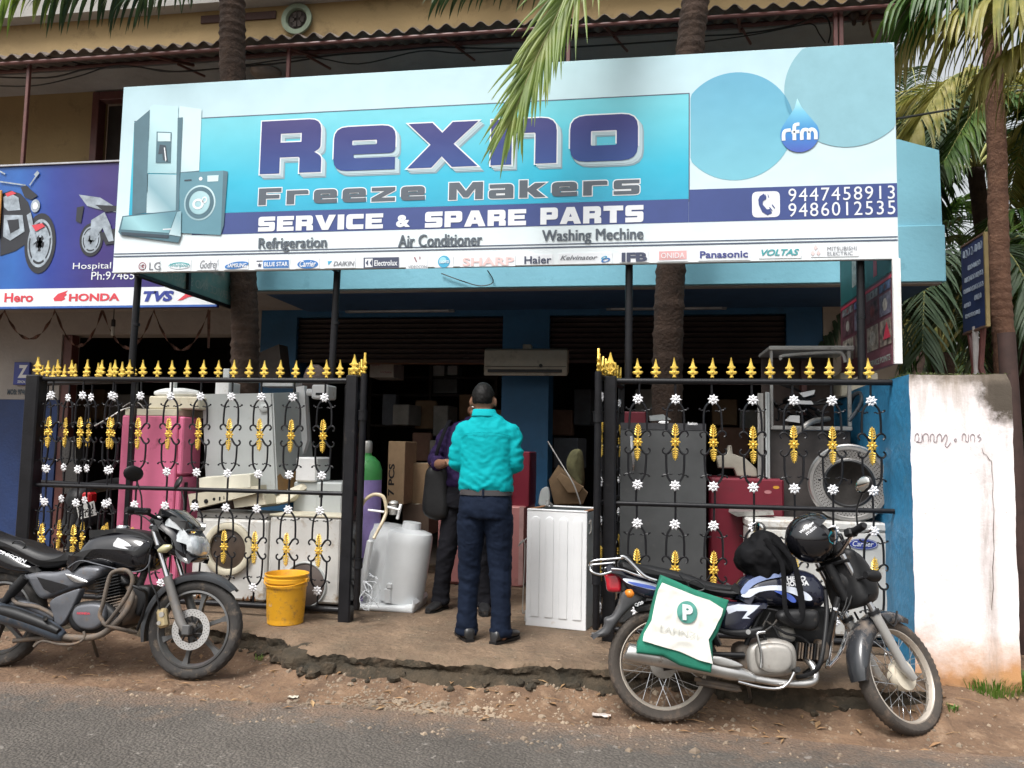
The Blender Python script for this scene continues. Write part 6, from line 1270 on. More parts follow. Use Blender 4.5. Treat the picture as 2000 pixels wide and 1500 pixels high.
for k in range(16):
    p = V((rs.uniform(x0 + .05, x1 - .06), rs.uniform(6.2, 6.5), zm + rs.uniform(.02, .22))); pts = [p]
    for _ in range(4): p = p + V((rs.uniform(-.16, .16), rs.uniform(-.1, .1), rs.uniform(-.06, .08))); p.x = min(max(p.x, x0 + .03), x1 - .03); p.z = max(p.z, zm + .01); pts.append(p.copy())
    w.tube(pts, rs.uniform(.006, .014), 6, per=3)
solo('wire_tangle', w, M_blkp, 'black tangle of wires and hoses filling the open cabinet', 'wires', kind='stuff')
for pts, m, r, lb, nm in ((((1556, 848, 6.05), (1572, 832, 6.0), (1590, 822, 6.05), (1618, 818, 6.2)), M_alu, .02, 'grey hose hanging out of the open cabinet', 'hose'), (((1658, 822, 6.0), (1675, 800, 6.0), (1684, 780, 6.0), (1680, 768, 6.05), (1668, 772, 6.1), (1660, 790, 6.2)), mat('dark_hose', (.05, .06, .07)), .016, 'dark looped hose right of the open cabinet', 'hose')):
    w = MB(); w.tube([W(*p) for p in pts], r, 10, per=4); solo(nm, w, m, lb, 'hose', smooth=60)
for pts, lb in (((( 1562, 768), (1592, 762), (1590, 770), (1570, 776)), 'upper of two white plastic blades in the open cabinet'), (((1550, 782), (1585, 783), (1590, 790), (1552, 789)), 'lower of two white plastic blades in the open cabinet'), (((1534, 822), (1545, 812), (1562, 812), (1562, 826)), 'crumpled white rag in the open cabinet')):
    w = MB(); a = [W(u, v, 6.14) for u, v in pts]; w.rings([a, [p + V((0, .04, .005)) for p in a]]); solo('plastic_strip' if 'blade' in lb else 'rag', w, M_enam, lb, 'appliance part' if 'blade' in lb else 'rag')
B = Box(1642, 728, 1715, 775, 6.45, .3); w = MB(); w.box(B.x0, B.x1, B.y0, B.y1, B.z0, B.z1, .008); solo('cream_box', w, M_cream, 'cream box behind the right end of the gate top rail', 'box')
# stainless drum
c = W(1658, 944, 5.62); t = thing('washing_drum', (c.x, 5.7, c.z - .26), 'stainless steel washing machine drum lying behind the right end of the gate', 'drum'); A = Matrix.Rotation(rad(-14), 3, 'Z') @ Matrix.Rotation(rad(90), 3, 'X')
w = MB(); w.lathe([(.235, -.3), (.25, -.28), (.25, -.06), (.262, -.05), (.262, -.03), (.25, -.02), (.252, .0), (.245, .012), (.225, .012)], 56, c, A, caps=False); part('shell', w, M_steel, t)
w = MB(); w.lathe([(.224, .012), (.222, .004), (.165, .0), (.16, .006), (.15, .006), (.145, -.02), (.145, -.03)], 56, c, A, caps=False); part('front_flange', w, M_steel, t)
w = MB(); w.lathe([(.23, -.04), (.23, -.27), (.02, -.29)], 40, c, A, caps=False); part('inside', w, mat('drum_inside', (.1, .09, .085), rough=.35, metal=.6, var=.3, vs=5), t)
w = MB(); w.lathe([(.162, .012), (.15, .018), (.142, .01)], 56, c, A, caps=False); part('rim', w, mat('black_rubber', (.02, .02, .022), rough=.5), t)
for k in range(3): a = k * 2 * PI / 3 + .5; w = MB(); w.box(-.015, .015, -.02, .02, -.25, -.04, .008); w.v = [tuple(c + A @ (Matrix.Rotation(a, 3, 'Z') @ V((p[0], p[1] + .2, p[2])))) for p in w.v]; part('paddle', w, M_alu, t)
w = MB()
for rr in (.178, .19, .202, .214):
    nn = int(rr * 300)
    for k in range(nn): a = 2 * PI * (k + (.5 if rr in (.19, .214) else 0)) / nn; o = c + A @ V((rr * math.cos(a), rr * math.sin(a), .0045)); w.add([o + A @ V((.0042 * math.cos(b_), .0042 * math.sin(b_), 0)) for b_ in (0, 1.26, 2.5, 3.77, 5)], [(0, 1, 2, 3, 4)])
part('perforation', w, M_dark, t, smooth=0, kind='stuff')
# outdoor condenser
B = Box(1463, 1018, 1741, 1240, 5.55, .3); t = thing('condenser_unit', B.c, 'dirty white outdoor air conditioner unit with a blue oval badge at the right gate', 'air conditioner')
w = MB(); w.box(B.x0, B.x1, B.y0, B.y1, B.z0, B.z1 - .06, .012); part('casing', w, M_enam2, t); w = MB(); w.box(B.x0 - .005, B.x1 + .005, B.y0 - .008, B.y1, B.z1 - .058, B.z1, .012); part('lid', w, M_enam2, t)
w = MB(); c = W(1686, 1063, 5.54); disc(w, (c.x, c.z), .093, .036, 5.545, 36); part('badge', w, I_nb, t, smooth=0); w = MB(); disc(w, (c.x, c.z), .088, .032, 5.543, 36, .95); put_text(w, 'Carrier', (c.x - .065, 5.542, c.z - .015), (c.x + .065, 5.542, c.z - .015), (0, 0, .034), .01, .25); part('lettering', w, M_wh, t, smooth=0, kind='stuff')
# parked motorcycle tail behind the left gate
c = V((W(160, 1060, 6.3).x, 6.3, APR)); t = thing('motorcycle', c, 'rear of a dark motorcycle with a red tail light behind the left gate', 'motorcycle')
w = MB(); w.lathe([(.2, -.05), (.27, -.055), (.3, -.03), (.305, 0), (.3, .03), (.27, .055), (.2, .05)], 32, c + V((0, .15, .3)), Matrix.Rotation(rad(80), 3, 'Y'), caps=False); part('rear_tyre', w, mat('black_rubber', (.02, .02, .022)), t)
w = MB(); w.tube([c + V((-.02, .5, .85)), c + V((0, .1, .83)), c + V((.0, -.12, .78)), c + V((0, -.16, .6)), c + V((0, -.22, .45))], [.13, .12, .08, .07, .06], 10, per=3, flat=(.4, (0, 0, 1))); part('tail', w, M_blkp, t)
p = W(172, 972, 6.1); w = MB(); w.box(p.x - .045, p.x + .045, p.y - .03, p.y + .06, p.z - .045, p.z + .045, .015); part('tail_light', w, mat('red_lens', (.45, .015, .02), rough=.2), t)
p = W(169, 997, 6.08); w = MB(); w.box(p.x - .085, p.x + .085, p.y - .003, p.y + .003, p.z - .06, p.z + .06, .002, Matrix.Rotation(rad(-16), 3, 'Y')); pl_ = part('number_plate', w, mat('plate_white', (.5, .5, .48), rough=.5), t)
w = MB(); e = Matrix.Rotation(rad(-16), 3, 'Y'); put_text(w, 'KL 01', p + e @ V((-.07, -.005, .005)), p + e @ V((.07, -.005, .005)), e @ V((0, 0, .04)), .02); put_text(w, '4172', p + e @ V((-.06, -.005, -.05)), p + e @ V((.06, -.005, -.05)), e @ V((0, 0, .04)), .02); part('lettering', w, M_blkp, pl_, smooth=0, kind='stuff')
w = MB()
for s_ in (-1, 1): w.tube([c + V((s_ * .05, .1, .82)), c + V((s_ * .1, -.02, .86)), c + V((s_ * .08, -.2, .86)), c + V((0, -.24, .86))], .01, 6, per=3)
part('grab_rail', w, M_alu, t)
w = MB(); a = [W(118, 860, 6.6), W(146, 852, 6.6), W(152, 962, 6.6), W(124, 965, 6.6)]; w.rings([a, [p + V((0, .08, 0)) for p in a]]); solo('mesh_panel', w, mat('black_mesh', (.03, .027, .025), rough=.8, var=.5, vs=80), 'black mesh panel standing behind the far left end of the gate', 'panel')
# ================================================================ PEOPLE
def sring(cx, cy, z, rx, ry, n=28, e=2.3, tilt=0):
    P = []
    for i in range(n):
        a = 2 * PI * i / n; c, s_ = math.cos(a), math.sin(a)
        P.append(V((cx + rx * math.copysign(abs(c) ** (2 / e), c), cy + ry * math.copysign(abs(s_) ** (2 / e), s_), z + tilt * c * rx)))
    return P
def fold(ob, amp, fn):
    me = ob.data; me.calc_loop_triangles(); nr = [v.normal.copy() for v in me.vertices]
    for v, n_ in zip(me.vertices, nr): v.co = v.co + n_ * amp * fn(v.co)
    me.update(); me.shade_smooth()
def ridge(p): return 1 - 2 * abs(noise.noise(p))
def hand(q, wrist, direc, palmn, s=1.0, curl=.9, side=1):
    """palm, four unequal curled fingers and a thumb; direc = towards the fingertips, palmn = out of the palm"""
    d = V(direc).normalized(); n_ = V(palmn); n_ = (n_ - d * n_.dot(d)).normalized(); e = d.cross(n_) * side; w = V(wrist)
    q.tube([w - d * .02, w + d * .02, w + d * .055, w + d * .088], [.024, .029, .038, .034], 10, flat=(.42, n_))
    for k, (off, L) in enumerate(((-.03, .07), (-.01, .08), (.011, .074), (.03, .058))):
        b = w + d * (.085 - abs(off) * .12) + e * off; p1 = b + d * L * .42 + n_ * L * .1 * curl; p2 = p1 + d * L * .22 + n_ * L * .3 * curl; p3 = p2 + d * L * .05 + n_ * L * .28 * curl
        q.tube([b - d * .03, b, p1, p2, p3], [.009, .0092, .0084, .0078, .006], 8)
    b = w + d * .025 - e * .03; q.tube([b + e * .015, b, b + d * .03 - e * .018 + n_ * .012, b + d * .055 - e * .016 + n_ * .028], [.012, .012, .01, .0075], 8)
def human(loc, yaw, sc, lb, m_shirt, m_trou, m_skin, m_hair, m_shoe, arms, feet, belt=True, sleeve_len=1.0, head_off=(0, 0), shirt_name='shirt'):
    t = thing('person', loc, lb, 'person', rot=(0, 0, yaw), local=True); t.scale = (sc, sc, sc)
    hx, hy = head_off
    # one continuous body
    b = MB()
    H = V((hx, hy + .01, 1.565))
    b.ell(H + V((0, -.008, .012)), (.074, .092, .098), 24, 14); b.ell(H + V((0, .028, -.045)), (.055, .058, .06), 20, 10); b.ell(H + V((0, .068, -.078)), (.024, .02, .018), 10, 6)
    b.tube([H + V((0, .086, .005)), H + V((0, .104, -.022)), H + V((0, .108, -.035))], [.009, .012, .014], 8)
    for s_ in (-1, 1):
        b.ell(H + V((s_ * .082, -.002, -.012)), (.012, .019, .032), 12, 8, Matrix.Rotation(s_ * rad(12), 3, 'Z')); b.ell(H + V((s_ * .032, .078, .012)), (.02, .012, .012), 8, 6); b.ell(H + V((s_ * .045, .06, -.03)), (.022, .02, .022), 8, 6)
    b.tube([V((hx, hy - .012, 1.54)), V((hx * .6, hy * .5 - .015, 1.46)), V((0, -.01, 1.38))], [.056, .056, .07], 16)
    b.rings([sring(0, 0, z, rx, ry) for z, rx, ry in ((.84, .15, .105), (.95, .145, .1), (1.05, .15, .1), (1.2, .155, .105), (1.33, .158, .095), (1.4, .13, .075), (1.45, .07, .06))])
    for s_, A in zip((-1, 1), arms):
        b.tube([V((s_ * .13, 0, 1.365)), V(A[0]), V(A[1]), V(A[2])], [.052, .05, .04, .026], 12, per=3)
    for s_, Ft in zip((-1, 1), feet):
        b.tube([V((s_ * .085, 0, .88)), V((s_ * .085 * .5 + Ft[0] * .5, Ft[1] * .5 + .012, .48)), V((Ft[0], Ft[1] - .01, .1)), V((Ft[0], Ft[1], .04))], [.085, .058, .042, .045], 12, per=3)
    part('body', b, m_skin, t, mod=fuse(.0085, 3), smooth=180)
    for A, sd_ in zip(arms, (1, -1)):
        q = MB(); hand(q, A[2], A[3], A[4], side=sd_); part('hand', q, m_skin, t, mod=fuse(.0045, 1), smooth=180)
    q = MB()
    for s_ in (-1, 1): q.ell(H + V((s_ * .032, .086, .012)), (.011, .007, .007), 10, 6)
    part('eyes', q, mat('eye_white', (.7, .68, .65), rough=.2), t, kind='stuff')
    q = MB(); q.tube([H + V((-.024, .093, -.058)), H + V((0, .1, -.056)), H + V((.024, .093, -.058))], [.003, .0065, .003], 8, per=3); part('mouth', q, mat('lips', (.2, .08, .06), rough=.5), t)
    # hair: cropped cap
    q = MB(); rs_ = []
    for i in range(13):
        ph = PI * (.02 + .60 * i / 12); rs_.append([H + V((.0775 * math.sin(ph) * math.cos(a) * (1 if i < 9 else 1.0 - .02 * (i - 8)), -.01 + .1 * math.sin(ph) * math.sin(a), .014 + .108 * math.cos(ph) * 1.0)) for a in [2 * PI * j / 36 for j in range(36)]])
    vs_ = [p for r in rs_ for p in r]; fs = []
    for i in range(12):
        for j in range(36):
            a = 2 * PI * (j + .5) / 36; front = math.sin(a)
            if (front > .15 and i > 6) or (front > -.35 and i > 8) or (front > .5 and i > 4): continue
            fs.append((i * 36 + j, i * 36 + (j + 1) % 36, (i + 1) * 36 + (j + 1) % 36, (i + 1) * 36 + j))
    fs.append(tuple(range(35, -1, -1))); q.add(vs_, fs)
    def hm(ob):
        s1 = ob.modifiers.new('s', 'SOLIDIFY'); s1.thickness = .008; s1.offset = -1; s2 = ob.modifiers.new('d', 'SUBSURF'); s2.levels = s2.render_levels = 1
    ho = part('hair', q, m_hair, t, mod=hm, smooth=180); fold(ho, .0045, lambda p: noise.noise(p * 120) + .5 * noise.noise(p * 40))
    # shirt with sleeves
    b = MB(); b.rings([sring(x, y, z, rx, ry, e=2.5) for x, y, z, rx, ry in ((0, 0, .972, .16, .116), (0, 0, .985, .168, .122), (0, -.004, 1.03, .166, .122), (0, -.004, 1.12, .162, .12), (0, 0, 1.22, .17, .122), (0, -.002, 1.31, .178, .115), (0, -.004, 1.37, .168, .098), (0, -.006, 1.415, .132, .08), (0, -.008, 1.45, .092, .07), (hx * .5, -.008, 1.475, .07, .066), (hx * .7, -.008, 1.493, .066, .064))])
    for s_, A in zip((-1, 1), arms):
        sh = V((s_ * .142, -.002, 1.362)); el = V(A[0]); fa = V(A[1]); e2 = el.lerp(fa, sleeve_len); b.tube([V((s_ * .08, 0, 1.36)), sh, sh.lerp(el, .5) + V((s_ * .008, -.004, 0)), el, el.lerp(e2, .5), e2], [.06, .066, .06, .054, .05, .049], 14, per=2)
    so = part(shirt_name, b, m_shirt, t, mod=fuse(.009, 5), smooth=180)
    def sf(p):
        low = max(0, min(1, (1.16 - p.z) / .2)); arm = max(0, min(1, (abs(p.x) - .17) / .05)); q_ = V((p.x * 7 + p.z * 3, p.y * 7, p.z * 17 - abs(p.x) * 9)); w_ = V((p.x * 11 + 3, p.y * 11, p.z * 7 + p.x * 12))
        return ridge(q_) * (.35 + 1.0 * low + .9 * arm) + .4 * ridge(w_) + .35 * max(0, ridge(V((p.x * 5, 1, p.z * 26)))) * low
    fold(so, .011, sf); fold(so, .0035, lambda p: ridge(V((p.x * 22 + p.z * 9, p.y * 20, p.z * 34))))
    q = MB()
    for (z0, z1, r0, r1) in ((1.468, 1.505, .074, .068),):      # collar
        R1 = [sring(hx * .5, -.008, z0, r0, r0 - .004, 30), sring(hx * .65, -.006, z1, r1, r1 - .003, 30), sring(hx * .65, -.006, z1 - .002, r1 + .006, r1 + .003, 30), sring(hx * .5, -.01, z0 - .008, r0 + .014, r0 + .008, 30)]; q.rings(R1, False, True)
    part('collar', q, m_shirt, t, smooth=60)
    q = MB(); q.tube([V((-.165, -.085, 1.33)), V((-.1, -.12, 1.345)), V((0, -.133, 1.35)), V((.1, -.12, 1.345)), V((.165, -.085, 1.33))], .0022, 5, per=3); q.tube([V((-.02, -.133, 1.35)), V((0, -.139, 1.335)), V((.02, -.133, 1.35))], .0025, 5, per=3); part('yoke_seam', q, m_shirt, t, smooth=60, kind='stuff')
    # trousers
    b = MB(); b.rings([sring(0, 0, z, rx, ry, e=2.5) for z, rx, ry in ((.80, .165, .13), (.86, .172, .136), (.92, .166, .127), (.962, .158, .116), (.978, .157, .115))])
    for s_, Ft in zip((-1, 1), feet):
        b.tube([V((s_ * .08, -.005, .88)), V((s_ * .088, -.008, .76)), V((s_ * .088 * .75 + Ft[0] * .25, 0, .64)), V((s_ * .088 * .5 + Ft[0] * .5, Ft[1] * .5 + .012, .47)), V((s_ * .02 + Ft[0] * .78, Ft[1] * .8, .3)), V((Ft[0], Ft[1] - .008, .13)), V((Ft[0], Ft[1] - .004, .045))], [.086, .093, .083, .068, .062, .06, .064], 16, per=2)
    to = part('trousers', b, m_trou, t, mod=fuse(.009, 5), smooth=180)
    def tf(p):
        low = max(0, 1 - p.z / .22); kn = max(0, 1 - abs(p.z - .45) / .16); hp = max(0, 1 - abs(p.z - .8) / .12)
        return ridge(V((p.x * 9 + p.z * 5, p.y * 8, p.z * 13))) * (.3 + low + kn * .8 + hp * .6) + low * .7 * ridge(V((p.x * 4, p.y * 4, p.z * 30))) + .25 * ridge(V((p.x * 16, p.y * 16, p.z * 3)))
    fold(to, .0095, tf); fold(to, .003, lambda p: ridge(V((p.x * 24, p.y * 24, p.z * 38 + p.x * 12))))
    if belt:
        q = MB(); q.rings([sring(0, 0, z, rx, ry, 40, 2.5) for z, rx, ry in ((.943, .168, .126), (.944, .174, .132), (.979, .172, .13), (.98, .165, .122))], False, True); bo = part('belt', q, mat('belt_leather', (.045, .042, .045), rough=.22, coat=.4), t)
        for a in (-2.15, -1.57, -1.0, 1.0, 2.1):
            q = MB(); x, y = .176 * math.cos(a), .134 * math.sin(a); q.box(x - .006, x + .006, y - .004, y + .004, .938, .988, .002, Matrix.Rotation(a + PI / 2, 3, 'Z')); part('belt_loop', q, m_trou, bo)
    for s_, Ft in zip((-1, 1), feet):
        R = Matrix.Rotation(-s_ * rad(Ft[2]), 3, 'Z'); o = V((Ft[0], Ft[1], 0)); q = MB(); rr = []
        for y, w_, h in ((-.085, .026, .05), (-.075, .034, .072), (-.04, .038, .082), (.02, .038, .08), (.07, .043, .06), (.12, .047, .048), (.165, .04, .04), (.19, .022, .03)):
            rr.append([o + R @ V((w_ * math.copysign(abs(math.cos(a)) ** .75, math.cos(a)), y, .014 + h * .5 + h * .5 * math.copysign(abs(math.sin(a)) ** .75, math.sin(a)))) for a in [2 * PI * k / 18 for k in range(18)]])
        q.rings(rr); so_ = part('shoe', q, m_shoe, t, smooth=50); q = MB()
        P = [(-.088, .02), (-.092, 0), (-.06, .042), (.02, .04), (.1, .05), (.165, .042), (.195, .018)]; L_ = [o + R @ V((x, y, 0)) for y, x in ((-.09, -.028), (-.04, -.041), (.03, -.041), (.11, -.05), (.165, -.043), (.197, -.018), (.197, .018), (.165, .043), (.11, .05), (.03, .041), (-.04, .041), (-.09, .028))]
        q.rings([[p + V((0, 0, .0)) for p in L_], [p + V((0, 0, .018)) for p in L_]]); part('sole', q, M_blkp, so_)
    return t
M_teal = mat('teal_cotton', (.0, .30, .33), rough=.8, spec=.15, var=.05, vs=5, bump=.25, bs=260)
M_navyc = mat('navy_cotton', (.007, .012, .026), rough=.85, spec=.12, var=.1, vs=6, bump=.2, bs=300)
M_purp = mat('dark_purple_cotton', (.028, .016, .06), rough=.85, spec=.12, var=.15, vs=6, bump=.2, bs=260)
M_char = mat('charcoal_cotton', (.009, .009, .012), rough=.85, spec=.12, var=.12, vs=6)
M_skin = mat('brown_skin', (.20, .10, .06), rough=.5, var=.08, vs=12)
M_hair = mat('black_hair', (.006, .0055, .005), rough=.6, spec=.2, var=.3, vs=90, bump=.8, bs=500)
M_shoe = mat('black_leather_shoe', (.018, .018, .019), rough=.4, var=.2, dirt=((.12, .09, .07), .2, 20))
p1 = WZ(943, 1252, APR); p1.z = APR
fw = V((0, 1, 0))
arms1 = [((-.186, -.0, 1.15), (-.1, .15, 1.165), (.1, .175, 1.185), (1, -.35, .0), (-.1, -1, .1)), ((.186, -.0, 1.15), (.1, .2, 1.13), (-.09, .2, 1.145), (-1, -.35, .0), (.1, -1, .1))]
man1 = human(p1, rad(3), .995, 'man with his back turned in a bright teal shirt and dark navy trousers', M_teal, M_navyc, M_skin, M_hair, M_shoe, arms1, [(-.112, .03, 24), (.118, -.01, 28)], sleeve_len=.35, head_off=(-.035, .02))
# fingers showing at the elbows
p2 = WZ(904, 1192, APR); p2.z = APR
arms2 = [((-.235, -.0, 1.15), (-.17, .16, 1.12), (-.1, .28, 1.13), (.5, 1, .1), (0, 0, -1)), ((.245, .0, 1.16), (.17, .17, 1.13), (.08, .28, 1.15), (-.5, 1, .1), (0, 0, -1))]
man2 = human(p2, rad(180), .985, 'man in dark purple shirt facing the street behind the man in teal', M_purp, M_char, M_skin, M_hair, M_shoe, arms2, [(-.165, .0, 15), (.175, .02, 15)], belt=False, sleeve_len=.8, head_off=(-.10, .02))
# shoulder bag of the man behind
q = MB(); o = p2 + V((-.215, -.06, .72)); q.slab([(-.085, 0), (.085, -.02), (.1, .2), (.075, .36), (-.06, .37), (-.1, .2)], .06, .045); q.v = [tuple(o + V(p)) for p in q.v]; q.jitter(.008, 11, 4)
tb_ = thing('shoulder_bag', o, 'black shoulder bag at the hip of the man in the dark purple shirt', 'bag'); part('bag', q, M_blkp, tb_, smooth=180)
q = MB(); q.tube([o + V((-.02, .0, .36)), p2 + V((-.2, -.14, 1.2)), p2 + V((-.15, -.13, 1.36)), p2 + V((-.13, -.02, 1.45)), p2 + V((-.15, .1, 1.36)), p2 + V((-.2, .14, 1.15)), o + V((.0, .06, .36))], .014, 8, per=4, flat=(.3, (0, 1, 0))); part('strap', q, M_char, tb_)
# ================================================================ MOTORCYCLES
M_tyre = mat('dusty_tyre', (.035, .032, .03), rough=.9, var=.15, vs=5, dirt=((.15, .115, .085), .35, 9), bump=.3, bs=120)
M_tyre2 = mat('brown_dusty_tyre', (.06, .05, .042), rough=.9, var=.15, vs=5, dirt=((.13, .095, .07), .45, 12), bump=.3, bs=120)
M_gloss = mat('gloss_black', (.005, .005, .007), rough=.12, coat=.6, var=.1, dirt=((.05, .045, .04), .07, 9))
M_satin = mat('satin_black', (.013, .013, .014), rough=.5, spec=.3, var=.2, dirt=((.11, .09, .07), .25, 10))
M_vinyl = mat('seat_vinyl', (.012, .012, .013), rough=.42, spec=.3, var=.15, vs=10, bump=.25, bs=220, dirt=((.09, .08, .07), .15, 7))
M_mgry = mat('engine_grey', (.12, .125, .14), rough=.45, metal=.3, var=.15, dirt=((.14, .10, .07), .3, 14))
M_mud = mat('muddy_metal', (.13, .105, .085), rough=.7, metal=.2, var=.2, dirt=((.2, .13, .08), .45, 12))
M_chrm = mat('chrome', (.66, .66, .67), rough=.14, metal=1, var=.08, dirt=((.3, .25, .2), .12, 16))
M_dchr = mat('dull_chrome', (.55, .54, .52), rough=.3, metal=.9, var=.1, dirt=((.25, .18, .12), .25, 12))
M_cast = mat('cast_aluminium', (.40, .38, .35), rough=.5, metal=.5, var=.12, dirt=((.2, .15, .11), .3, 14))
M_lens = mat('clear_lens', (.55, .58, .6), rough=.06, var=.15, vs=30, coat=.6, metal=.35)
M_dgl = mat('dark_visor', (.012, .013, .015), rough=.08, coat=.8)
M_rim1 = mat('grey_alloy', (.10, .10, .10), rough=.5, metal=.4, var=.12, dirt=((.16, .13, .1), .3, 10))
M_amb = mat('amber_lens', (.65, .2, .02), rough=.15); M_red = mat('red_tail_lens', (.5, .015, .03), rough=.12, coat=.5)
M_wd = mat('white_decal', (.75, .76, .78), rough=.3)
class Bike:
    def __init__(s, name, a, b, lean, lb, z=0.0):
        yaw = math.atan2(b.y - a.y, b.x - a.x); s.t = thing(name, a, lb, 'motorcycle', rot=(-lean, 0, yaw), local=True)
        s.M = Matrix.Translation(a) @ Matrix.Rotation(yaw, 4, 'Z') @ Matrix.Rotation(-lean, 4, 'X'); s.Mi = s.M.inverted()
    def P(s, pts, y):
        out = []
        for u, v in pts:
            d = _F + _R * ((u - 1000) / FPX) + _U * ((750 - v) / FPX); o = s.Mi @ CAM; e = s.Mi.to_3x3() @ d; k = (y - o.y) / e.y; p = o + e * k; out.append((p.x, p.z))
        return out
    def slab(s, name, pts, w, r, m, y0=0.0, par=None, face=None, smooth=True, label=None, T=None, per=4):
        f = (y0 - w) if face is None else face
        q = MB(T); q.slab(s.P(pts, f + min(r, w) * .6), w, r, y0, smooth=smooth, per=per); return part(name, q, m, par or s.t, label=label, smooth=50)
    def tube(s, name, pts, y, r, m, par=None, per=3, n=8, kind=None, T=None, label=None):
        ys = y if isinstance(y, (list, tuple)) else [y] * len(pts)
        pp = []
        for p, yy in zip(pts, ys): a = s.P([p], yy)[0]; pp.append((a[0], yy, a[1]))
        q = MB(T); q.tube(pp, r, n, per=per); return part(name, q, m, par or s.t, smooth=60, kind=kind, label=label)
    def decal(s, name, pts, y, m, par=None, smooth=True):
        P = s.P(pts, y); P = [(p.x, p.y) for p in catmull([(a, b, 0) for a, b in P], 3, True)] if smooth else P
        q = MB(); q.sheet([(a, y, b) for a, b in P], .0015, (0, 1, 0)); return part(name, q, m, par or s.t, smooth=0)
    def text(s, txt, p0, p1, h, y, m, bold=.03, shear=.0, par=None):
        a, b = s.P([p0, p1], y); d = V((b[0] - a[0], 0, b[1] - a[1])); n = V((-d.z, 0, d.x)).normalized() * h
        q = MB(); put_text(q, txt, (a[0], y, a[1]), (b[0], y, b[1]), n, bold, shear); return part('lettering', q, m, par or s.t, smooth=0, kind='stuff')
def tyre(c, R, wd, rr, T=None, tread='block', N=112):
    q = MB(T); c = V(c); rs_ = []
    sec = [(-.55, 0), (-.78, .14), (-.98, .42), (-1.0, .62), (-.86, .84), (-.5, .97), (0, 1.0), (.5, .97), (.86, .84), (1.0, .62), (.98, .42), (.78, .14), (.55, 0)]
    for i in range(N):
        a = 2 * PI * i / N; ring = []
        for j, (y, h) in enumerate(sec):
            r = rr + (R - rr) * h
            if 4 <= j <= 8: r -= .0045 * ((i + (j if tread == 'block' else abs(j - 6))) % 2) * (1 if tread == 'block' else (i % 4 < 2)) 
            if j in (3, 4, 8, 9) : r -= .003 * (i % 2)
            ring.append(c + V((r * math.cos(a), y * wd / 2, r * math.sin(a))))
        rs_.append(ring)
    n = len(sec); vs_ = [p for r in rs_ for p in r]; q.add(vs_, [(i * n + j, i * n + j + 1, ((i + 1) % N) * n + j + 1, ((i + 1) % N) * n + j) for i in range(N) for j in range(n - 1)])
    return q
AY = Matrix.Rotation(rad(90), 3, 'X')           # +Z of a lathe -> -Y (towards the street)
def lat(name, prof, c, m, par, T=None, n=40, caps=False, smooth=40, kind=None, label=None):
    q = MB(T); q.lathe(prof, n, c, AY, caps=caps); return part(name, q, m, par, smooth=smooth, kind=kind, label=label)
def alloy_wheel(t, c, R, wd, rr, T=None, disc_=True, m=None, mt=None):
    c = V(c); ty = part('tyre', tyre(c, R, wd, rr, T, 'v'), mt or M_tyre, t, smooth=30)
    lat('rim', [(rr + .004, -.035), (rr - .008, -.038), (rr - .014, -.02), (rr - .022, 0), (rr - .014, .02), (rr - .008, .038), (rr + .004, .035)], c, m or M_rim1, t, T, 64)
    for k in range(6):
        a = k * PI / 3 + .35; q = MB(T); d = V((math.cos(a), 0, math.sin(a))); e = V((-math.sin(a), 0, math.cos(a)))
        q.rings([[c + d * r + e * x * s1 + V((0, y * s2, 0)) for s1, s2 in ((-1, -1), (1, -1), (1, 1), (-1, 1))] for r, x, y in ((.03, .018, .022), (.1, .012, .016), (rr - .06, .011, .013), (rr - .012, .02, .016))]); part('spoke', q, m or M_rim1, t, smooth=30)
    lat('hub', [(.001, -.05), (.03, -.05), (.045, -.03), (.045, .03), (.03, .05), (.001, .05)], c, m or M_rim1, t, T, 24)
    if disc_:
        d0 = c + V((0, -.06, 0)); dk = lat('brake_disc', [(.078, -.002), (.078, .002), (.12, .002), (.12, -.002), (.078, -.002)], d0, mat('disc_steel', (.55, .54, .53), rough=.3, metal=.7, var=.1), t, T, 56)
        q = MB(T)
        for rr_, nn in ((.088, 28), (.1, 28), (.111, 28)):
            for k in range(nn): a = 2 * PI * (k + (rr_ == .1) * .5) / nn; o = d0 + V((rr_ * math.cos(a), -.0026, rr_ * math.sin(a))); q.add([o + V((.003 * math.cos(b_), 0, .003 * math.sin(b_))) for b_ in (0, 1.26, 2.5, 3.77, 5)], [(0, 1, 2, 3, 4)])
        part('disc_holes', q, M_dark, dk, smooth=0, kind='stuff')
        q = MB(T)
        for k in range(10): a = k * PI / 5; d = V((math.cos(a), 0, math.sin(a))); e = V((math.cos(a + .35), 0, math.sin(a + .35))); q.cyl(d0 + d * .035, d0 + e * .08, .006, n=5)
        q.lathe([(.001, .012), (.03, .012), (.04, .004), (.04, -.01)], 24, d0, AY, caps=False); part('disc_carrier', q, M_satin, dk)
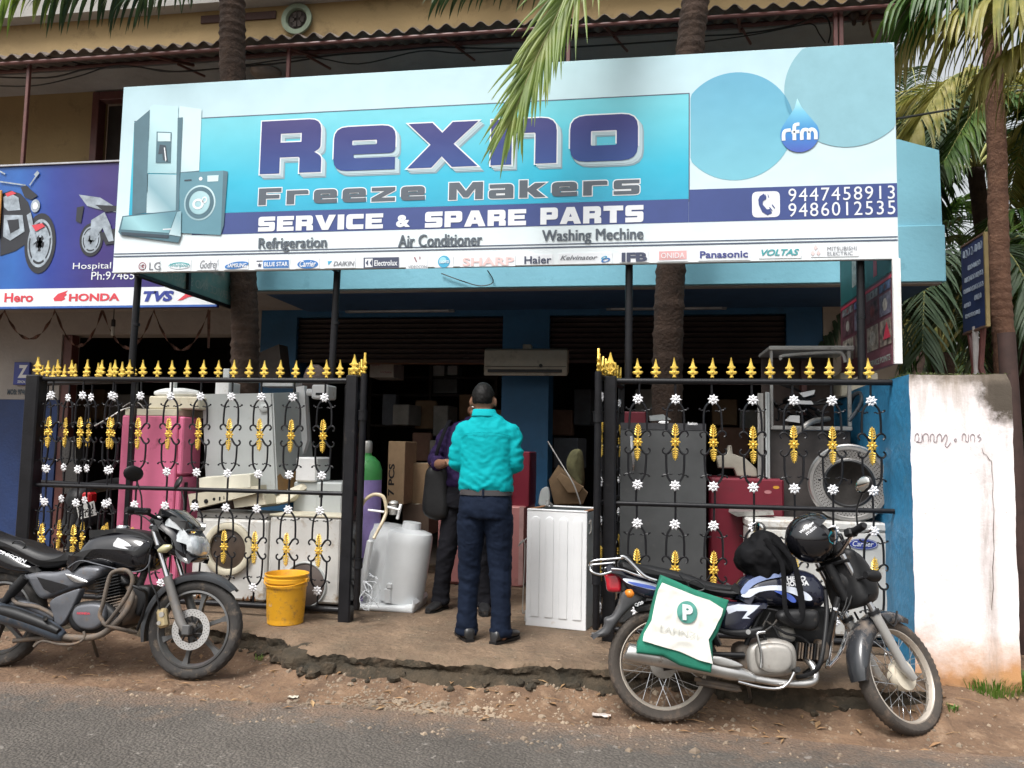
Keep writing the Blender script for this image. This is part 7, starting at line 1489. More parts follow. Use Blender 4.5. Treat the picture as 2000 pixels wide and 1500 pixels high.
def spoke_wheel(t, c, R, wd, rr, T=None, mt=None, hub_r=.075, hub_m=None):
    c = V(c); part('tyre', tyre(c, R, wd, rr, T, 'block'), mt or M_tyre2, t, smooth=30)
    lat('rim', [(rr + .004, -.024), (rr - .004, -.026), (rr - .009, -.018), (rr - .011, -.008), (rr - .014, 0), (rr - .011, .008), (rr - .009, .018), (rr - .004, .026), (rr + .004, .024)], c, mat('pale_rim', (.56, .50, .43), rough=.35, metal=.4, var=.1, dirt=((.2, .15, .11), .3, 12)), t, T, 72)
    q = MB(T)
    for k in range(36):
        a = 2 * PI * k / 36; s_ = -1 if k % 2 else 1; b_ = a + (.95 if (k // 2) % 2 else -.95)
        q.cyl(c + V((hub_r * .75 * math.cos(b_), s_ * .03, hub_r * .75 * math.sin(b_))), c + V(((rr - .014) * math.cos(a), s_ * .004, (rr - .014) * math.sin(a))), .0017, n=4)
    part('spokes', q, M_chrm, t, kind='stuff')
    lat('hub', [(.001, .062), (.018, .062), (.02, .05), (hub_r * .5, .05), (hub_r, .042), (hub_r + .004, .02), (hub_r, -.0), (.03, -.02), (.03, -.05), (.001, -.055)], c, hub_m or M_cast, t, T, 36)
def arcguard(t, name, c, R, a0, a1, wd, drop, m, T=None, n=26, th=.003, label=None):
    q = MB(T); c = V(c); rs_ = []
    for i in range(n + 1):
        f = i / n; a = rad(a0 + (a1 - a0) * f); w = wd / 2 * (1 - .25 * (2 * f - 1) ** 4); dr = drop * (1 - .5 * abs(2 * f - 1) ** 3); sec = [(-w, -dr), (-w * 1.0, -dr * .35), (-w * .7, -.006), (0, .006), (w * .7, -.006), (w, -dr * .35), (w, -dr)]
        sec2 = [(y * .96, h - th) for y, h in reversed(sec)]
        rs_.append([c + V(((R + h) * math.cos(a), y, (R + h) * math.sin(a))) for y, h in sec + sec2])
    q.rings(rs_); return part(name, q, m, t, smooth=50, label=label)
def steer(ax, az, rake, phi):
    o = V((ax, 0, az)); d = V((-math.sin(rake), 0, math.cos(rake))); return Matrix.Translation(o) @ Matrix.Rotation(phi, 4, d) @ Matrix.Translation(-o)
def Z1(L): return [(a / 3, 850 + b / 3) for a, b in L]
def Z2(L): return [(1120 + a / 2.703, 930 + b / 2.703) for a, b in L]

# ---------------------------------------------------------------- black motorcycle at the left
a = WZ(-8, 1301, .008); b = WZ(371, 1327, .008)
k1 = Bike('motorcycle', a, b, rad(7), 'black motorcycle with alloy wheels and a front disc brake parked at the left')
t = k1.t; WB = (b - a).length
alloy_wheel(t, (0, 0, .298), .298, .095, .222, None, False, M_rim1, M_tyre)
T = steer(WB - .1, .5, rad(25), rad(3)); fc = (WB, 0, .296)
alloy_wheel(t, fc, .296, .082, .226, T)
ctr = Z1([(1100, 1150)])
arcguard(t, 'front_mudguard', fc, .338, 46, 196, .12, .045, mat('grey_plastic', (.05, .053, .058), rough=.38, var=.1, dirt=((.14, .11, .08), .2, 8)), T)
rk = rad(25); ax = V((-math.sin(rk), 0, math.cos(rk)))
F0 = V((WB - .035, 0, .296)) + V((0, 0, .0))
for s_ in (-1, 1):
    o = F0 + V((0, s_ * .092, 0)); q = MB(T); q.tube([o - ax * .02 + V((.02, 0, 0)), o + ax * .05, o + ax * .32, o + ax * .335], [.022, .027, .027, .031], 14); lg_ = part('fork_leg', q, mat('fork_grey', (.2, .19, .18), rough=.45, metal=.3, dirt=((.24, .18, .12), .35, 10)), t)
    q = MB(T); q.tube([o + ax * .33, o + ax * .68], .0165, 14); part('stanchion', q, M_chrm, lg_)
q = MB(T); o = F0 + V((.03, -.12, 0)); q.box(o.x - .025, o.x + .025, o.y, o.y + .05, o.z - .03, o.z + .03, .006); part('axle_clamp', q, M_rim1, t)
q = MB(T); o = F0 + ax * .2 + V((-.06, -.07, -.12)); q.box(o.x - .035, o.x + .03, o.y - .025, o.y + .025, o.z - .06, o.z + .055, .014, Matrix.Rotation(rad(-15), 3, 'Y')); cal = part('brake_caliper', q, mat('brass_caliper', (.55, .44, .25), rough=.4, metal=.6, dirt=((.2, .15, .1), .2, 20)), t)
q = MB(T); q.cyl(o + V((.0, -.03, .02)), o + V((0, -.02, .02)), .016, n=12); q.cyl(o + V((-.01, -.03, -.03)), o + V((-.01, -.02, -.03)), .013, n=12); part('piston_cover', q, M_cast, cal, kind='stuff')
q = MB(T); q.tube([o + V((-.02, -.02, .05)), o + V((-.05, -.03, .14)), o + V((-.1, -.03, .22)), o + V((-.13, -.02, .34)), o + V((-.13, 0, .46))], .006, 6, per=4); part('brake_hose', q, M_satin, t)
q = MB(T); tc_ = F0 + ax * .66
for z in (0, -.13): q.tube([tc_ + ax * z + V((0, -.11, 0)), tc_ + ax * z + V((.03, 0, 0)), tc_ + ax * z + V((0, .11, 0))], .022, 8, flat=(.6, (0, 0, 1)))
q.cyl(tc_ - ax * .2 + V((-.03, 0, 0)), tc_ + V((-.03, 0, 0)), .03, n=12); part('triple_clamp', q, M_satin, t)
# bodywork
tank = k1.slab('tank', Z1([(385, 775), (440, 700), (495, 630), (555, 585), (640, 568), (740, 562), (830, 575), (890, 605), (905, 650), (890, 745), (860, 790), (780, 806), (690, 790), (600, 762), (520, 775), (450, 800)]), .145, .1, M_gloss, per=5)
k1.slab('tank_cover', Z1([(540, 585), (600, 565), (690, 545), (740, 548), (830, 565), (900, 600), (925, 640), (900, 640), (820, 600), (700, 580)]), .1, .03, M_satin, face=-.08)
q = MB(); p = k1.P(Z1([(720, 548)]), 0)[0]; q.lathe([(.001, .02), (.035, .02), (.04, .01), (.04, -.02)], 20, (p[0], 0, p[1])); part('fuel_cap', q, M_chrm, tank)
k1.decal('wing_emblem', Z1([(690, 600), (718, 612), (752, 632), (770, 650), (725, 652), (752, 668), (700, 662), (662, 650), (665, 632)]), -.1465, M_wd, tank, smooth=False)
q = MB(); pp = [(x, -.143, z) for x, z in k1.P(Z1([(400, 775), (470, 735), (560, 752), (650, 775), (760, 800), (840, 790), (875, 750), (882, 700)]), -.14)]; q.tube(pp, .004, 6, per=4); part('trim_line', q, M_mgry, tank)
k1.slab('seat', Z1([(-260, 505), (-150, 540), (-60, 580), (0, 598), (80, 612), (150, 640), (230, 675), (300, 692), (370, 690), (440, 684), (432, 712), (400, 745), (330, 772), (240, 778), (150, 740), (60, 690), (-60, 640), (-260, 560)]), .125, .05, M_vinyl)
q = MB(); pp = [(x, -.115, z) for x, z in k1.P(Z1([(75, 640), (100, 618), (140, 628), (150, 650), (118, 676)]), -.11)]; q.tube(pp, .004, 6, closed=True, per=3); part('seat_strap', q, M_satin, t)
cowl = k1.slab('tail_cowl', Z1([(-260, 565), (-120, 600), (0, 645), (120, 720), (240, 780), (235, 800), (160, 812), (60, 800), (-60, 760), (-260, 680)]), .11, .04, M_gloss)
k1.text('UNICORN', *[x for x in Z1([(-10, 690), (150, 752)])], .022, -.112, M_wd, .04, .3, cowl)
q_ = k1.slab('tail_lamp', Z1([(-300, 560), (-262, 565), (-262, 640), (-300, 640)]), .06, .02, M_red)
side = k1.slab('side_panel', Z1([(140, 822), (240, 800), (330, 800), (450, 770), (560, 765), (600, 785), (580, 830), (540, 850), (480, 885), (420, 900), (340, 930), (260, 960), (215, 935), (170, 860)]), .135, .03, M_mgry, per=5)
k1.decal('panel_inset', Z1([(215, 830), (380, 875), (400, 885), (300, 925), (255, 900)]), -.1368, M_gloss, side, smooth=False)
k1.slab('panel_accent', Z1([(382, 812), (430, 820), (500, 848), (515, 862), (460, 868), (415, 850)]), .012, .006, M_chrm, y0=-.14, par=side)
k1.slab('frame_plate', Z1([(298, 968), (440, 905), (470, 910), (440, 980), (400, 1060), (365, 1110), (330, 1120), (310, 1050)]), .03, .01, M_mgry, y0=-.12)
k1.tube('swing_arm', Z1([(-10, 1005), (100, 985), (220, 1020), (330, 1075)]), -.1, .028, M_mgry)
k1.tube('swing_arm', Z1([(-10, 985), (100, 965), (220, 1000), (330, 1055)]), .1, .028, M_mgry)
k1.tube('footrest_plate', Z1([(70, 940), (100, 985), (230, 1010), (320, 1060)]), -.13, .013, M_mud)
for y in (-.135, .135): k1.tube('rear_shock', Z1([(150, 830), (90, 900), (20, 985)]), y, [.03, .034, .02], M_satin)
arcguard(t, 'rear_mudguard', (0, 0, .298), .335, 30, 150, .14, .05, M_satin)
# engine
k1.slab('crankcase', Z1([(425, 1010), (470, 980), (560, 968), (640, 985), (700, 1040), (710, 1100), (660, 1140), (560, 1160), (460, 1150), (415, 1090)]), .14, .03, M_satin, face=-.12)
en = k1.slab('engine_cover', Z1([(425, 1040), (455, 1000), (540, 985), (605, 1000), (615, 1060), (595, 1110), (540, 1140), (470, 1130), (430, 1085)]), .03, .02, M_mgry, y0=-.145, per=5)
k1.text('HONDA', *Z1([(450, 1050), (528, 1052)]), .014, -.1775, mat('red_ink', (.5, .05, .08)), .06, .0, en)
k1.slab('lower_engine', Z1([(640, 1000), (760, 930), (800, 960), (770, 1060), (700, 1120), (640, 1100)]), .1, .03, M_mud)
base = V((0, 0, 0)); A_, B_ = k1.P(Z1([(665, 1010), (650, 850)]), -.06); A_ = V((A_[0], 0, A_[1])); B_ = V((B_[0], 0, B_[1])); dn = (B_ - A_).normalized(); R_ = Matrix(((dn.z, 0, dn.x), (0, 1, 0), (-dn.x, 0, dn.z)))
q = MB(); q.cyl(A_ - dn * .02, B_ + dn * .02, .055, n=14); part('cylinder', q, M_satin, t)
for i in range(11):
    o = A_ + dn * (.018 * i + .005); s_ = .085 - .001 * abs(i - 5); q = MB(); q.box(o.x - s_, o.x + s_, -.105, .105, o.z - .0032, o.z + .0032, .002, R_); part('fin', q, M_mud if i < 4 else M_satin, t)
k1.slab('cylinder_head', Z1([(590, 850), (600, 825), (700, 815), (745, 850), (740, 880), (600, 890)]), .08, .02, M_satin)
k1.slab('carburettor', Z1([(500, 850), (590, 845), (600, 900), (520, 905)]), .05, .02, M_mud)
k1.tube('frame_tube', Z1([(870, 740), (830, 850), (780, 990), (700, 1120)]), -.03, .022, M_satin)
k1.tube('frame_tube', Z1([(540, 800), (440, 930), (400, 1090)]), -.08, .016, M_satin)
k1.tube('crash_guard', Z1([(600, 1085), (585, 1050), (605, 980), (628, 880), (650, 815), (690, 792), (740, 792), (772, 822), (775, 870), (745, 940), (700, 1010), (650, 1075), (625, 1105)]), -.235, .0125, M_mud, n=10, per=4)
k1.tube('crash_guard', Z1([(600, 1085), (620, 1112), (700, 1135), (800, 1158)]), [-.235, -.235, -.2, -.1], .0115, M_mud, n=10)
k1.tube('crash_guard', Z1([(772, 880), (830, 905), (860, 930), (850, 1010), (800, 1150)]), [-.235, -.22, -.15, -.1, -.05], .009, M_satin, n=8)
k1.tube('exhaust_pipe', Z1([(750, 880), (775, 940), (745, 1020), (690, 1090), (600, 1165), (500, 1188), (370, 1182)]), [-.03, -.08, -.12, -.15, -.17, -.175, -.175], .0195, M_mud, n=12, per=4)
k1.tube('muffler', Z1([(372, 1182), (340, 1165), (250, 1120), (100, 1068), (-60, 1025), (-200, 985), (-260, 970)]), -.18, [.026, .042, .053, .058, .058, .056, .04], mat('bluish_muffler', (.09, .11, .14), rough=.38, metal=.6, var=.2, vs=4, dirt=((.18, .13, .09), .3, 10)), n=18)
k1.tube('heat_shield', Z1([(345, 1150), (250, 1105), (100, 1050), (0, 1025)]), -.215, [.02, .03, .034, .03], M_satin, n=12)
k1.tube('footrest', Z1([(270, 1080), (265, 1072)]), [-.13, -.26], .014, M_satin, per=0)
k1.tube('brake_pedal', Z1([(200, 1240), (250, 1205), (350, 1225), (440, 1222), (495, 1190), (490, 1150)]), -.19, .008, M_mud)
k1.tube('side_stand', Z1([(540, 1190), (560, 1260), (585, 1330)]), [.1, .2, .3], .01, M_mud)
k1.tube('centre_stand', Z1([(80, 1205), (240, 1190), (420, 1200)]), -.12, .014, M_mud); k1.tube('centre_stand', Z1([(400, 1200), (250, 1195), (200, 1240)]), [.05, -.1, -.13], .012, M_mud)
k1.slab('chin_guard', Z1([(760, 900), (880, 890), (850, 1000), (800, 1060)]), .07, .02, M_satin)
# front end
fair = k1.slab('headlamp_fairing', Z1([(888, 530), (905, 515), (945, 460), (965, 505), (1035, 560), (1070, 620), (1085, 690), (1140, 715), (1125, 735), (1085, 748), (1020, 715), (965, 690), (925, 640), (900, 590)]), .12, .05, M_gloss, T=T, per=5)
k1.slab('windscreen', Z1([(918, 470), (935, 440), (975, 432), (1010, 436), (1065, 480), (1120, 545), (1085, 552), (1030, 525), (965, 490)]), .115, .05, M_dgl, T=T, par=fair)
k1.slab('upper_lamp', Z1([(965, 500), (1000, 500), (1060, 520), (1112, 548), (1080, 562), (1020, 552), (985, 530)]), .105, .04, M_lens, T=T, par=fair)
k1.slab('headlamp', Z1([(1030, 570), (1085, 575), (1140, 600), (1158, 650), (1150, 700), (1128, 712), (1090, 690), (1070, 630)]), .115, .06, M_lens, T=T, par=fair)
k1.tube('indicator', Z1([(925, 680), (958, 668), (992, 655)]), [-.16, -.17, -.175], [.014, .027, .012], mat('pale_amber', (.45, .42, .25), rough=.15), T=T, n=12)
k1.tube('indicator_stem', Z1([(965, 660), (960, 668)]), [-.1, -.16], .008, M_satin, T=T, per=0)
k1.slab('instrument_cluster', Z1([(870, 505), (900, 470), (945, 455), (950, 480), (905, 530)]), .09, .03, M_satin, T=T)
q = MB(T); hb = [V((WB - .34, -.35, .985)), V((WB - .31, -.24, .985)), V((WB - .29, -.12, .955)), V((WB - .28, 0, .93)), V((WB - .29, .12, .955)), V((WB - .31, .24, .985)), V((WB - .34, .35, .985))]; q.tube(hb, .011, 8, per=3); part('handlebar', q, M_satin, t)
for s_ in (0, -1):
    q = MB(T); g0, g1 = (hb[0], hb[1]) if s_ == 0 else (hb[-1], hb[-2]); d = (g1 - g0); q.tube([g0 - d * .1, g0, g0 + d * .95, g0 + d], [.014, .019, .018, .022], 12)
    for i in range(8): q.tube([g0 + d * (.08 + .1 * i), g0 + d * (.12 + .1 * i)], .0205, 12)
    part('grip', q, M_blkp, t)
    q = MB(T); q.box(g1.x - .03, g1.x + .03, min(g1.y, g1.y + .05), max(g1.y, g1.y + .05), g1.z - .02, g1.z + .022, .008); part('switch_box', q, M_blkp, t)
    q = MB(T); q.tube([g1 + V((.03, 0, 0)), g1.lerp(g0, .5) + V((.06, 0, -.01)), g0 + V((.05, 0, -.01))], [.006, .006, .008], 6, per=3); part('lever', q, M_satin, t)
    mm = hb[0] if s_ == 0 else hb[-1]; sy = -1 if s_ == 0 else 1
    q = MB(T); base = mm + V((.03, -sy * .1, .01)); top_ = base + V((-.045, sy * .02, .165)); q.tube([base, base.lerp(top_, .5) + V((.012, 0, 0)), top_], .005, 6, per=3); st_ = part('mirror_stem', q, M_blkp, t)
    Rm = Matrix.Rotation(rad(25), 3, 'Y') @ Matrix.Rotation(sy * rad(35), 3, 'Z'); q = MB(T); q.ell(top_ + V((-.03, 0, .05)), (.018, .062, .05), 16, 8, Rm); part('mirror', q, M_blkp, t)
k1.tube('clutch_cable', Z1([(770, 460), (830, 470), (890, 520), (905, 590), (870, 700)]), -.1, .0045, M_satin)

# ---------------------------------------------------------------- spoked motorcycle at the right
a = WZ(1296, 1411, .004); b = WZ(1772, 1437, .0)
k2 = Bike('motorcycle', a, b, rad(9), 'blue and silver striped black motorcycle with spoked wheels and a chrome rear rack')
t = k2.t; WB = (b - a).length; RW = .296
spoke_wheel(t, (0, 0, RW), RW, .088, .232, None, M_tyre2, .07)
rk = rad(26); ax = V((-math.sin(rk), 0, math.cos(rk)))
T = steer(WB - .06, .30, rk, rad(36)); T = Matrix.Translation((.0, 0, -.006)) @ T
fc = (WB, 0, RW)
spoke_wheel(t, fc, RW, .078, .236, T, M_tyre2, .078, mat('cream_hub', (.62, .56, .45), rough=.45, var=.08, dirt=((.3, .22, .15), .2, 12)))
arcguard(t, 'front_mudguard', fc, .335, 66, 188, .125, .075, mat('dusty_black_paint', (.03, .032, .036), rough=.25, coat=.3, var=.15, dirt=((.24, .19, .15), .35, 4)), T)
q = MB(T)
for s_ in (-1, 1): q.tube([V((WB - .15, s_ * .066, .63)), V((WB - .06, s_ * .085, .53)), V((WB + .02, s_ * .07, .62))], .006, 6, per=3)
part('mudguard_stay', q, M_satin, t, kind='stuff')
F0 = V((WB - .045, 0, RW))
M_fl = mat('silver_fork', (.50, .49, .47), rough=.35, metal=.5, var=.06, dirt=((.3, .23, .17), .2, 10))
for s_ in (-1, 1):
    o = F0 + V((0, s_ * .088, 0)); q = MB(T); q.tube([o - ax * .03 + V((.03, 0, 0)), o + ax * .03, o + ax * .30, o + ax * .315], [.02, .025, .025, .029], 14); lg_ = part('fork_leg', q, M_fl, t)
    q = MB(T); q.tube([o + ax * .31, o + ax * .66], .0165, 14); part('stanchion', q, M_chrm, lg_)
    q = MB(T); q.tube([o + ax * .32, o + ax * .34], .032, 14); part('dust_seal', q, M_blkp, lg_)
tc_ = F0 + ax * .62; q = MB(T)
for z in (0, -.14): q.tube([tc_ + ax * z + V((0, -.105, 0)), tc_ + ax * z + V((-.02, 0, 0)), tc_ + ax * z + V((0, .105, 0))], .02, 8, flat=(.6, (0, 0, 1)))
q.cyl(tc_ - ax * .2 + V((-.04, 0, 0)), tc_ + V((-.04, 0, 0)), .028, n=12); part('triple_clamp', q, M_satin, t)
q = MB(T); q.ell(tc_ + V((.09, 0, -.08)), (.09, .1, .1), 20, 12); q.lathe([(.09, 0), (.1, .03), (.098, .05)], 24, tc_ + V((.1, 0, -.08)), Matrix.Rotation(rad(90), 3, 'Y'), caps=False); hl = part('headlamp_shell', q, M_satin, t)
q = MB(T); q.ell(tc_ + V((.14, 0, -.08)), (.035, .09, .09), 20, 10); part('headlamp', q, M_lens, hl)
q = MB(T); q.slab([(tc_.x - .0, tc_.z + .06), (tc_.x + .08, tc_.z + .07), (tc_.x + .16, tc_.z + .0), (tc_.x + .2, tc_.z - .12), (tc_.x + .16, tc_.z - .2), (tc_.x + .05, tc_.z - .22), (tc_.x + .02, tc_.z - .1)], .125, .05); part('headlamp_cowl', q, M_satin, hl)
for s_ in (-1, 1):
    q = MB(T); o = tc_ + V((.03, s_ * .11, -.1)); q.cyl(o, o + V((.01, s_ * .07, 0)), .008, n=8); q.tube([o + V((-.03, s_ * .08, 0)), o + V((.01, s_ * .085, 0)), o + V((.05, s_ * .085, 0))], [.018, .032, .03], 12); iq = part('indicator', q, M_blkp, t)
    q = MB(T); q.tube([o + V((.05, s_ * .085, 0)), o + V((.065, s_ * .085, 0))], [.029, .02], 12); part('indicator_lens', q, M_amb, iq)
q = MB(T); hb = [tc_ + V(p) for p in ((-.13, -.35, .10), (-.07, -.24, .11), (-.03, -.1, .05), (-.02, 0, .03), (-.03, .1, .05), (-.07, .24, .11), (-.13, .35, .10))]; q.tube(hb, .011, 8, per=3); part('handlebar', q, M_chrm, t)
for s_ in (0, -1):
    g0, g1 = (hb[0], hb[1]) if s_ == 0 else (hb[-1], hb[-2]); d = g1 - g0; sy = -1 if s_ == 0 else 1
    q = MB(T); q.tube([g0 - d * .1, g0, g0 + d * .9, g0 + d], [.014, .019, .018, .023], 12)
    for i in range(8): q.tube([g0 + d * (.08 + .1 * i), g0 + d * (.12 + .1 * i)], .0205, 12)
    part('grip', q, M_blkp, t); q = MB(T); q.box(g1.x - .03, g1.x + .03, min(g1.y, g1.y - sy * .05), max(g1.y, g1.y - sy * .05), g1.z - .02, g1.z + .022, .008); part('switch_box', q, M_blkp, t)
    q = MB(T); q.tube([g1 + V((.03, 0, 0)), g1.lerp(g0, .5) + V((.065, 0, -.01)), g0 + V((.06, 0, -.01))], [.006, .006, .008], 6, per=3); part('lever', q, M_dchr, t)
    q = MB(T); base = g1 + V((.01, sy * .02, .02)); top_ = base + V((-.03, sy * .1, .15)); q.tube([base, base.lerp(top_, .5) + V((.0, -sy * .02, .01)), top_], .005, 6, per=3); part('mirror_stem', q, M_blkp, t)
    q = MB(T); q.ell(top_ + V((-.012, sy * .03, .035)), (.016, .055, .04), 16, 8, Matrix.Rotation(sy * rad(20), 3, 'X') @ Matrix.Rotation(rad(-10), 3, 'Y')); mi_ = part('mirror', q, M_blkp, t); q = MB(T); q.ell(top_ + V((-.025, sy * .03, .034)), (.006, .048, .034), 16, 8, Matrix.Rotation(sy * rad(20), 3, 'X') @ Matrix.Rotation(rad(-10), 3, 'Y')); part('mirror_glass', q, mat('mirror_glass', (.75, .75, .72), rough=.03, metal=1), mi_)
q = MB(T)
for s_ in (-1, 1): q.lathe([(.001, .03), (.034, .03), (.038, .02), (.036, -.02), (.02, -.04)], 18, tc_ + V((-.0, s_ * .045, .08)), Matrix.Rotation(rad(-25), 3, 'Y'))
part('gauges', q, M_satin, t, kind='stuff')
for y0_, sag in ((-.05, 0), (.03, .03), (-.02, .05)):
    q = MB(T); q.tube([tc_ + V((-.06, y0_ - .08, .09)), tc_ + V((.06, y0_ - .03, .12 + sag)), tc_ + V((.1, y0_, .02)), tc_ + V((.03, y0_, -.18)), tc_ + V((-.06, y0_ * .5, -.3))], .0045, 6, per=4); part('cable', q, M_satin, t)
# tank, seat, tail
M_bk2 = mat('navy_black_paint', (.012, .014, .028), rough=.15, coat=.5, var=.1, dirt=((.1, .085, .07), .1, 9)); M_slv = mat('silver_decal', (.58, .62, .70), rough=.3, var=.1, vs=8); M_blu = mat('blue_decal', (.06, .11, .42), rough=.3)
tank = k2.slab('tank', Z2([(845, 650), (862, 610), (890, 548), (945, 510), (1020, 495), (1110, 486), (1200, 492), (1270, 515), (1318, 565), (1335, 620), (1330, 670), (1290, 698), (1200, 695), (1100, 690), (1000, 680), (900, 665)]), .125, .085, M_bk2, per=5)
k2.decal('stripe', Z2([(885, 632), (925, 600), (985, 584), (1070, 576), (1160, 586), (1235, 618), (1262, 652), (1225, 655), (1160, 622), (1070, 602), (980, 612), (930, 640)]), -.1263, M_slv, tank)
k2.decal('stripe', Z2([(1060, 606), (1120, 612), (1165, 640), (1175, 664), (1150, 664), (1110, 632)]), -.1278, M_blu, tank)
k2.decal('stripe', Z2([(882, 608), (925, 552), (1000, 522), (1100, 508), (1112, 528), (1020, 546), (950, 576), (905, 622)]), -.1263, mat('tank_highlight_stripe', (.22, .28, .48), rough=.3), tank)  # pale blue stripe also paints the bluish highlight along the tank top
k2.text('HERO', *Z2([(1128, 556), (1228, 552)]), .026, -.127, M_wd, .05, 0, tank); k2.text('HONDA', *Z2([(1120, 582), (1245, 577)]), .026, -.1285, M_wd, .05, 0, tank)
q = MB(); p = k2.P(Z2([(1120, 488)]), 0)[0]; q.lathe([(.001, .02), (.03, .02), (.034, .01), (.034, -.02)], 20, (p[0], 0, p[1])); part('fuel_cap', q, M_chrm, tank)
k2.slab('seat', Z2([(238, 452), (262, 434), (330, 458), (450, 478), (600, 515), (700, 552), (800, 572), (884, 578), (872, 605), (848, 640), (790, 638), (700, 622), (600, 592), (500, 562), (430, 545), (350, 522), (270, 500), (240, 478)]), .125, .045, M_vinyl, per=4)
tail = k2.slab('tail_cowl', Z2([(165, 482), (230, 480), (300, 500), (380, 525), (440, 552), (520, 580), (500, 640), (440, 650), (370, 640), (300, 605), (250, 545), (200, 510)]), .1, .035, M_bk2)
k2.decal('stripe', Z2([(262, 540), (330, 548), (430, 570), (470, 600), (420, 600), (330, 580), (280, 562)]), -.1013, M_slv, tail); k2.decal('stripe', Z2([(290, 556), (420, 580), (450, 600), (380, 590), (320, 575)]), -.1028, M_blu, tail)
tl = k2.slab('tail_lamp', Z2([(163, 515), (180, 508), (232, 512), (250, 545), (252, 600), (236, 612), (182, 606), (172, 560)]), .055, .02, M_red)
k2.slab('tail_housing', Z2([(160, 500), (190, 490), (250, 512), (280, 560), (290, 600), (254, 612), (252, 545), (235, 510)]), .06, .015, M_satin)
side = k2.slab('side_panel', Z2([(785, 662), (860, 664), (940, 668), (1025, 672), (1010, 705), (965, 750), (935, 800), (905, 830), (850, 832), (790, 815), (772, 780), (780, 710)]), .125, .03, M_bk2, per=5)
k2.decal('stripe', Z2([(800, 690), (870, 676), (985, 682), (955, 712), (915, 742), (935, 752), (890, 752), (920, 712), (860, 712), (820, 728)]), -.1263, M_slv, side, smooth=False)
k2.slab('lower_cover', Z2([(765, 800), (830, 812), (920, 808), (1000, 795), (990, 830), (940, 852), (860, 848), (780, 830)]), .03, .012, M_satin, y0=-.11)
q = MB(); p = k2.P(Z2([(922, 822)]), -.142)[0]; q.cyl((p[0], -.148, p[1]), (p[0], -.138, p[1]), .013, n=14); part('bolt', q, M_chrm, side)
# chrome rack
rk_ = k2.tube('rear_rack', Z2([(250, 425), (275, 430), (330, 485), (380, 530), (440, 552)]), -.12, .0105, M_chrm, n=10)
k2.tube('rack_bar', Z2([(275, 430), (215, 436), (120, 444), (92, 455), (88, 470)]), [-.12, -.12, -.12, -.11, -.09], .007, M_chrm, rk_)
k2.tube('rack_bar', Z2([(92, 470), (92, 500), (140, 520), (200, 505)]), [-.09, -.12, -.12, -.11], .007, M_chrm, rk_); k2.tube('rack_bar', Z2([(200, 490), (260, 495), (330, 520), (430, 550)]), -.12, .007, M_chrm, rk_)
for y, dz in ((-.06, 0), (0, 0), (.06, 0), (.11, 0)):
    P0 = k2.P(Z2([(96, 466), (212, 456)]), -.1); q = MB(); q.tube([(P0[0][0], y, P0[0][1]), (P0[1][0], y, P0[1][1])], .0055, 6); part('rack_bar', q, M_chrm, rk_)
P0 = k2.P(Z2([(94, 468)]), -.1)[0]; q = MB(); q.tube([(P0[0], -.11, P0[1]), (P0[0] - .01, 0, P0[1]), (P0[0], .12, P0[1])], .007, 8, per=3); part('rack_bar', q, M_chrm, rk_)
P0 = k2.P(Z2([(214, 456)]), -.1)[0]; q = MB(); q.tube([(P0[0], -.11, P0[1]), (P0[0], .12, P0[1])], .006, 8); part('rack_bar', q, M_chrm, rk_)
k2.slab('rear_mudguard', Z2([(262, 605), (330, 598), (400, 628), (362, 662), (300, 700), (255, 745), (215, 800), (182, 845), (95, 852), (108, 836), (158, 800), (166, 752), (205, 735), (235, 680)]), .065, .02, mat('worn_mudguard', (.045, .045, .048), rough=.5, var=.2, dirt=((.16, .13, .1), .3, 8)), face=-.07)
arcguard(t, 'rear_mudguard', (0, 0, RW), .33, 20, 118, .13, .05, M_satin)
k2.tube('indicator', Z2([(282, 612), (298, 620), (314, 632)]), [-.12, -.14, -.14], [.014, .025, .014], M_amb, n=12)
k2.text('Q/20', *Z2([(328, 692), (372, 676)]), .02, -.075, M_wd, .03)
# engine
k2.slab('crankcase', Z2([(915, 940), (940, 890), (1010, 865), (1100, 862), (1160, 890), (1180, 950), (1170, 1030), (1110, 1058), (990, 1060), (930, 1035)]), .12, .03, M_cast, per=5)
k2.slab('engine_cover', Z2([(965, 910), (1010, 888), (1080, 884), (1135, 900), (1160, 950), (1150, 1010), (1105, 1040), (1020, 1035), (975, 1000)]), .035, .022, M_cast, y0=-.13, per=5)
k2.slab('gearbox', Z2([(860, 900), (930, 890), (940, 1040), (890, 1030), (860, 980)]), .09, .03, M_mud)
for i in range(9):
    x_ = 1178 + i * 16; P = k2.P(Z2([(x_, 878 + i), (x_ + 14, 965 + i)]), -.1); q = MB(); q.box(P[0][0] - .003, P[0][0] + .003, -.1, .09, P[1][1], P[0][1], .002, Matrix.Rotation(rad(8), 3, 'Y')); part('fin', q, M_mud if i % 3 else M_satin, t)
q = MB(); P = k2.P(Z2([(1160, 925), (1330, 935)]), -.02); q.cyl((P[0][0], 0, P[0][1]), (P[1][0], 0, P[1][1]), .05, n=16); part('cylinder', q, M_satin, t)
k2.slab('cylinder_head', Z2([(1290, 870), (1345, 880), (1350, 960), (1300, 985), (1285, 930)]), .075, .02, M_mud)
k2.slab('air_box', Z2([(1078, 728), (1110, 708), (1200, 702), (1280, 706), (1300, 735), (1296, 790), (1262, 818), (1190, 808), (1120, 785), (1082, 758)]), .05, .03, M_satin, y0=-.1, per=5)
k2.slab('carburettor', Z2([(1090, 800), (1160, 800), (1170, 870), (1100, 870)]), .04, .02, M_cast)
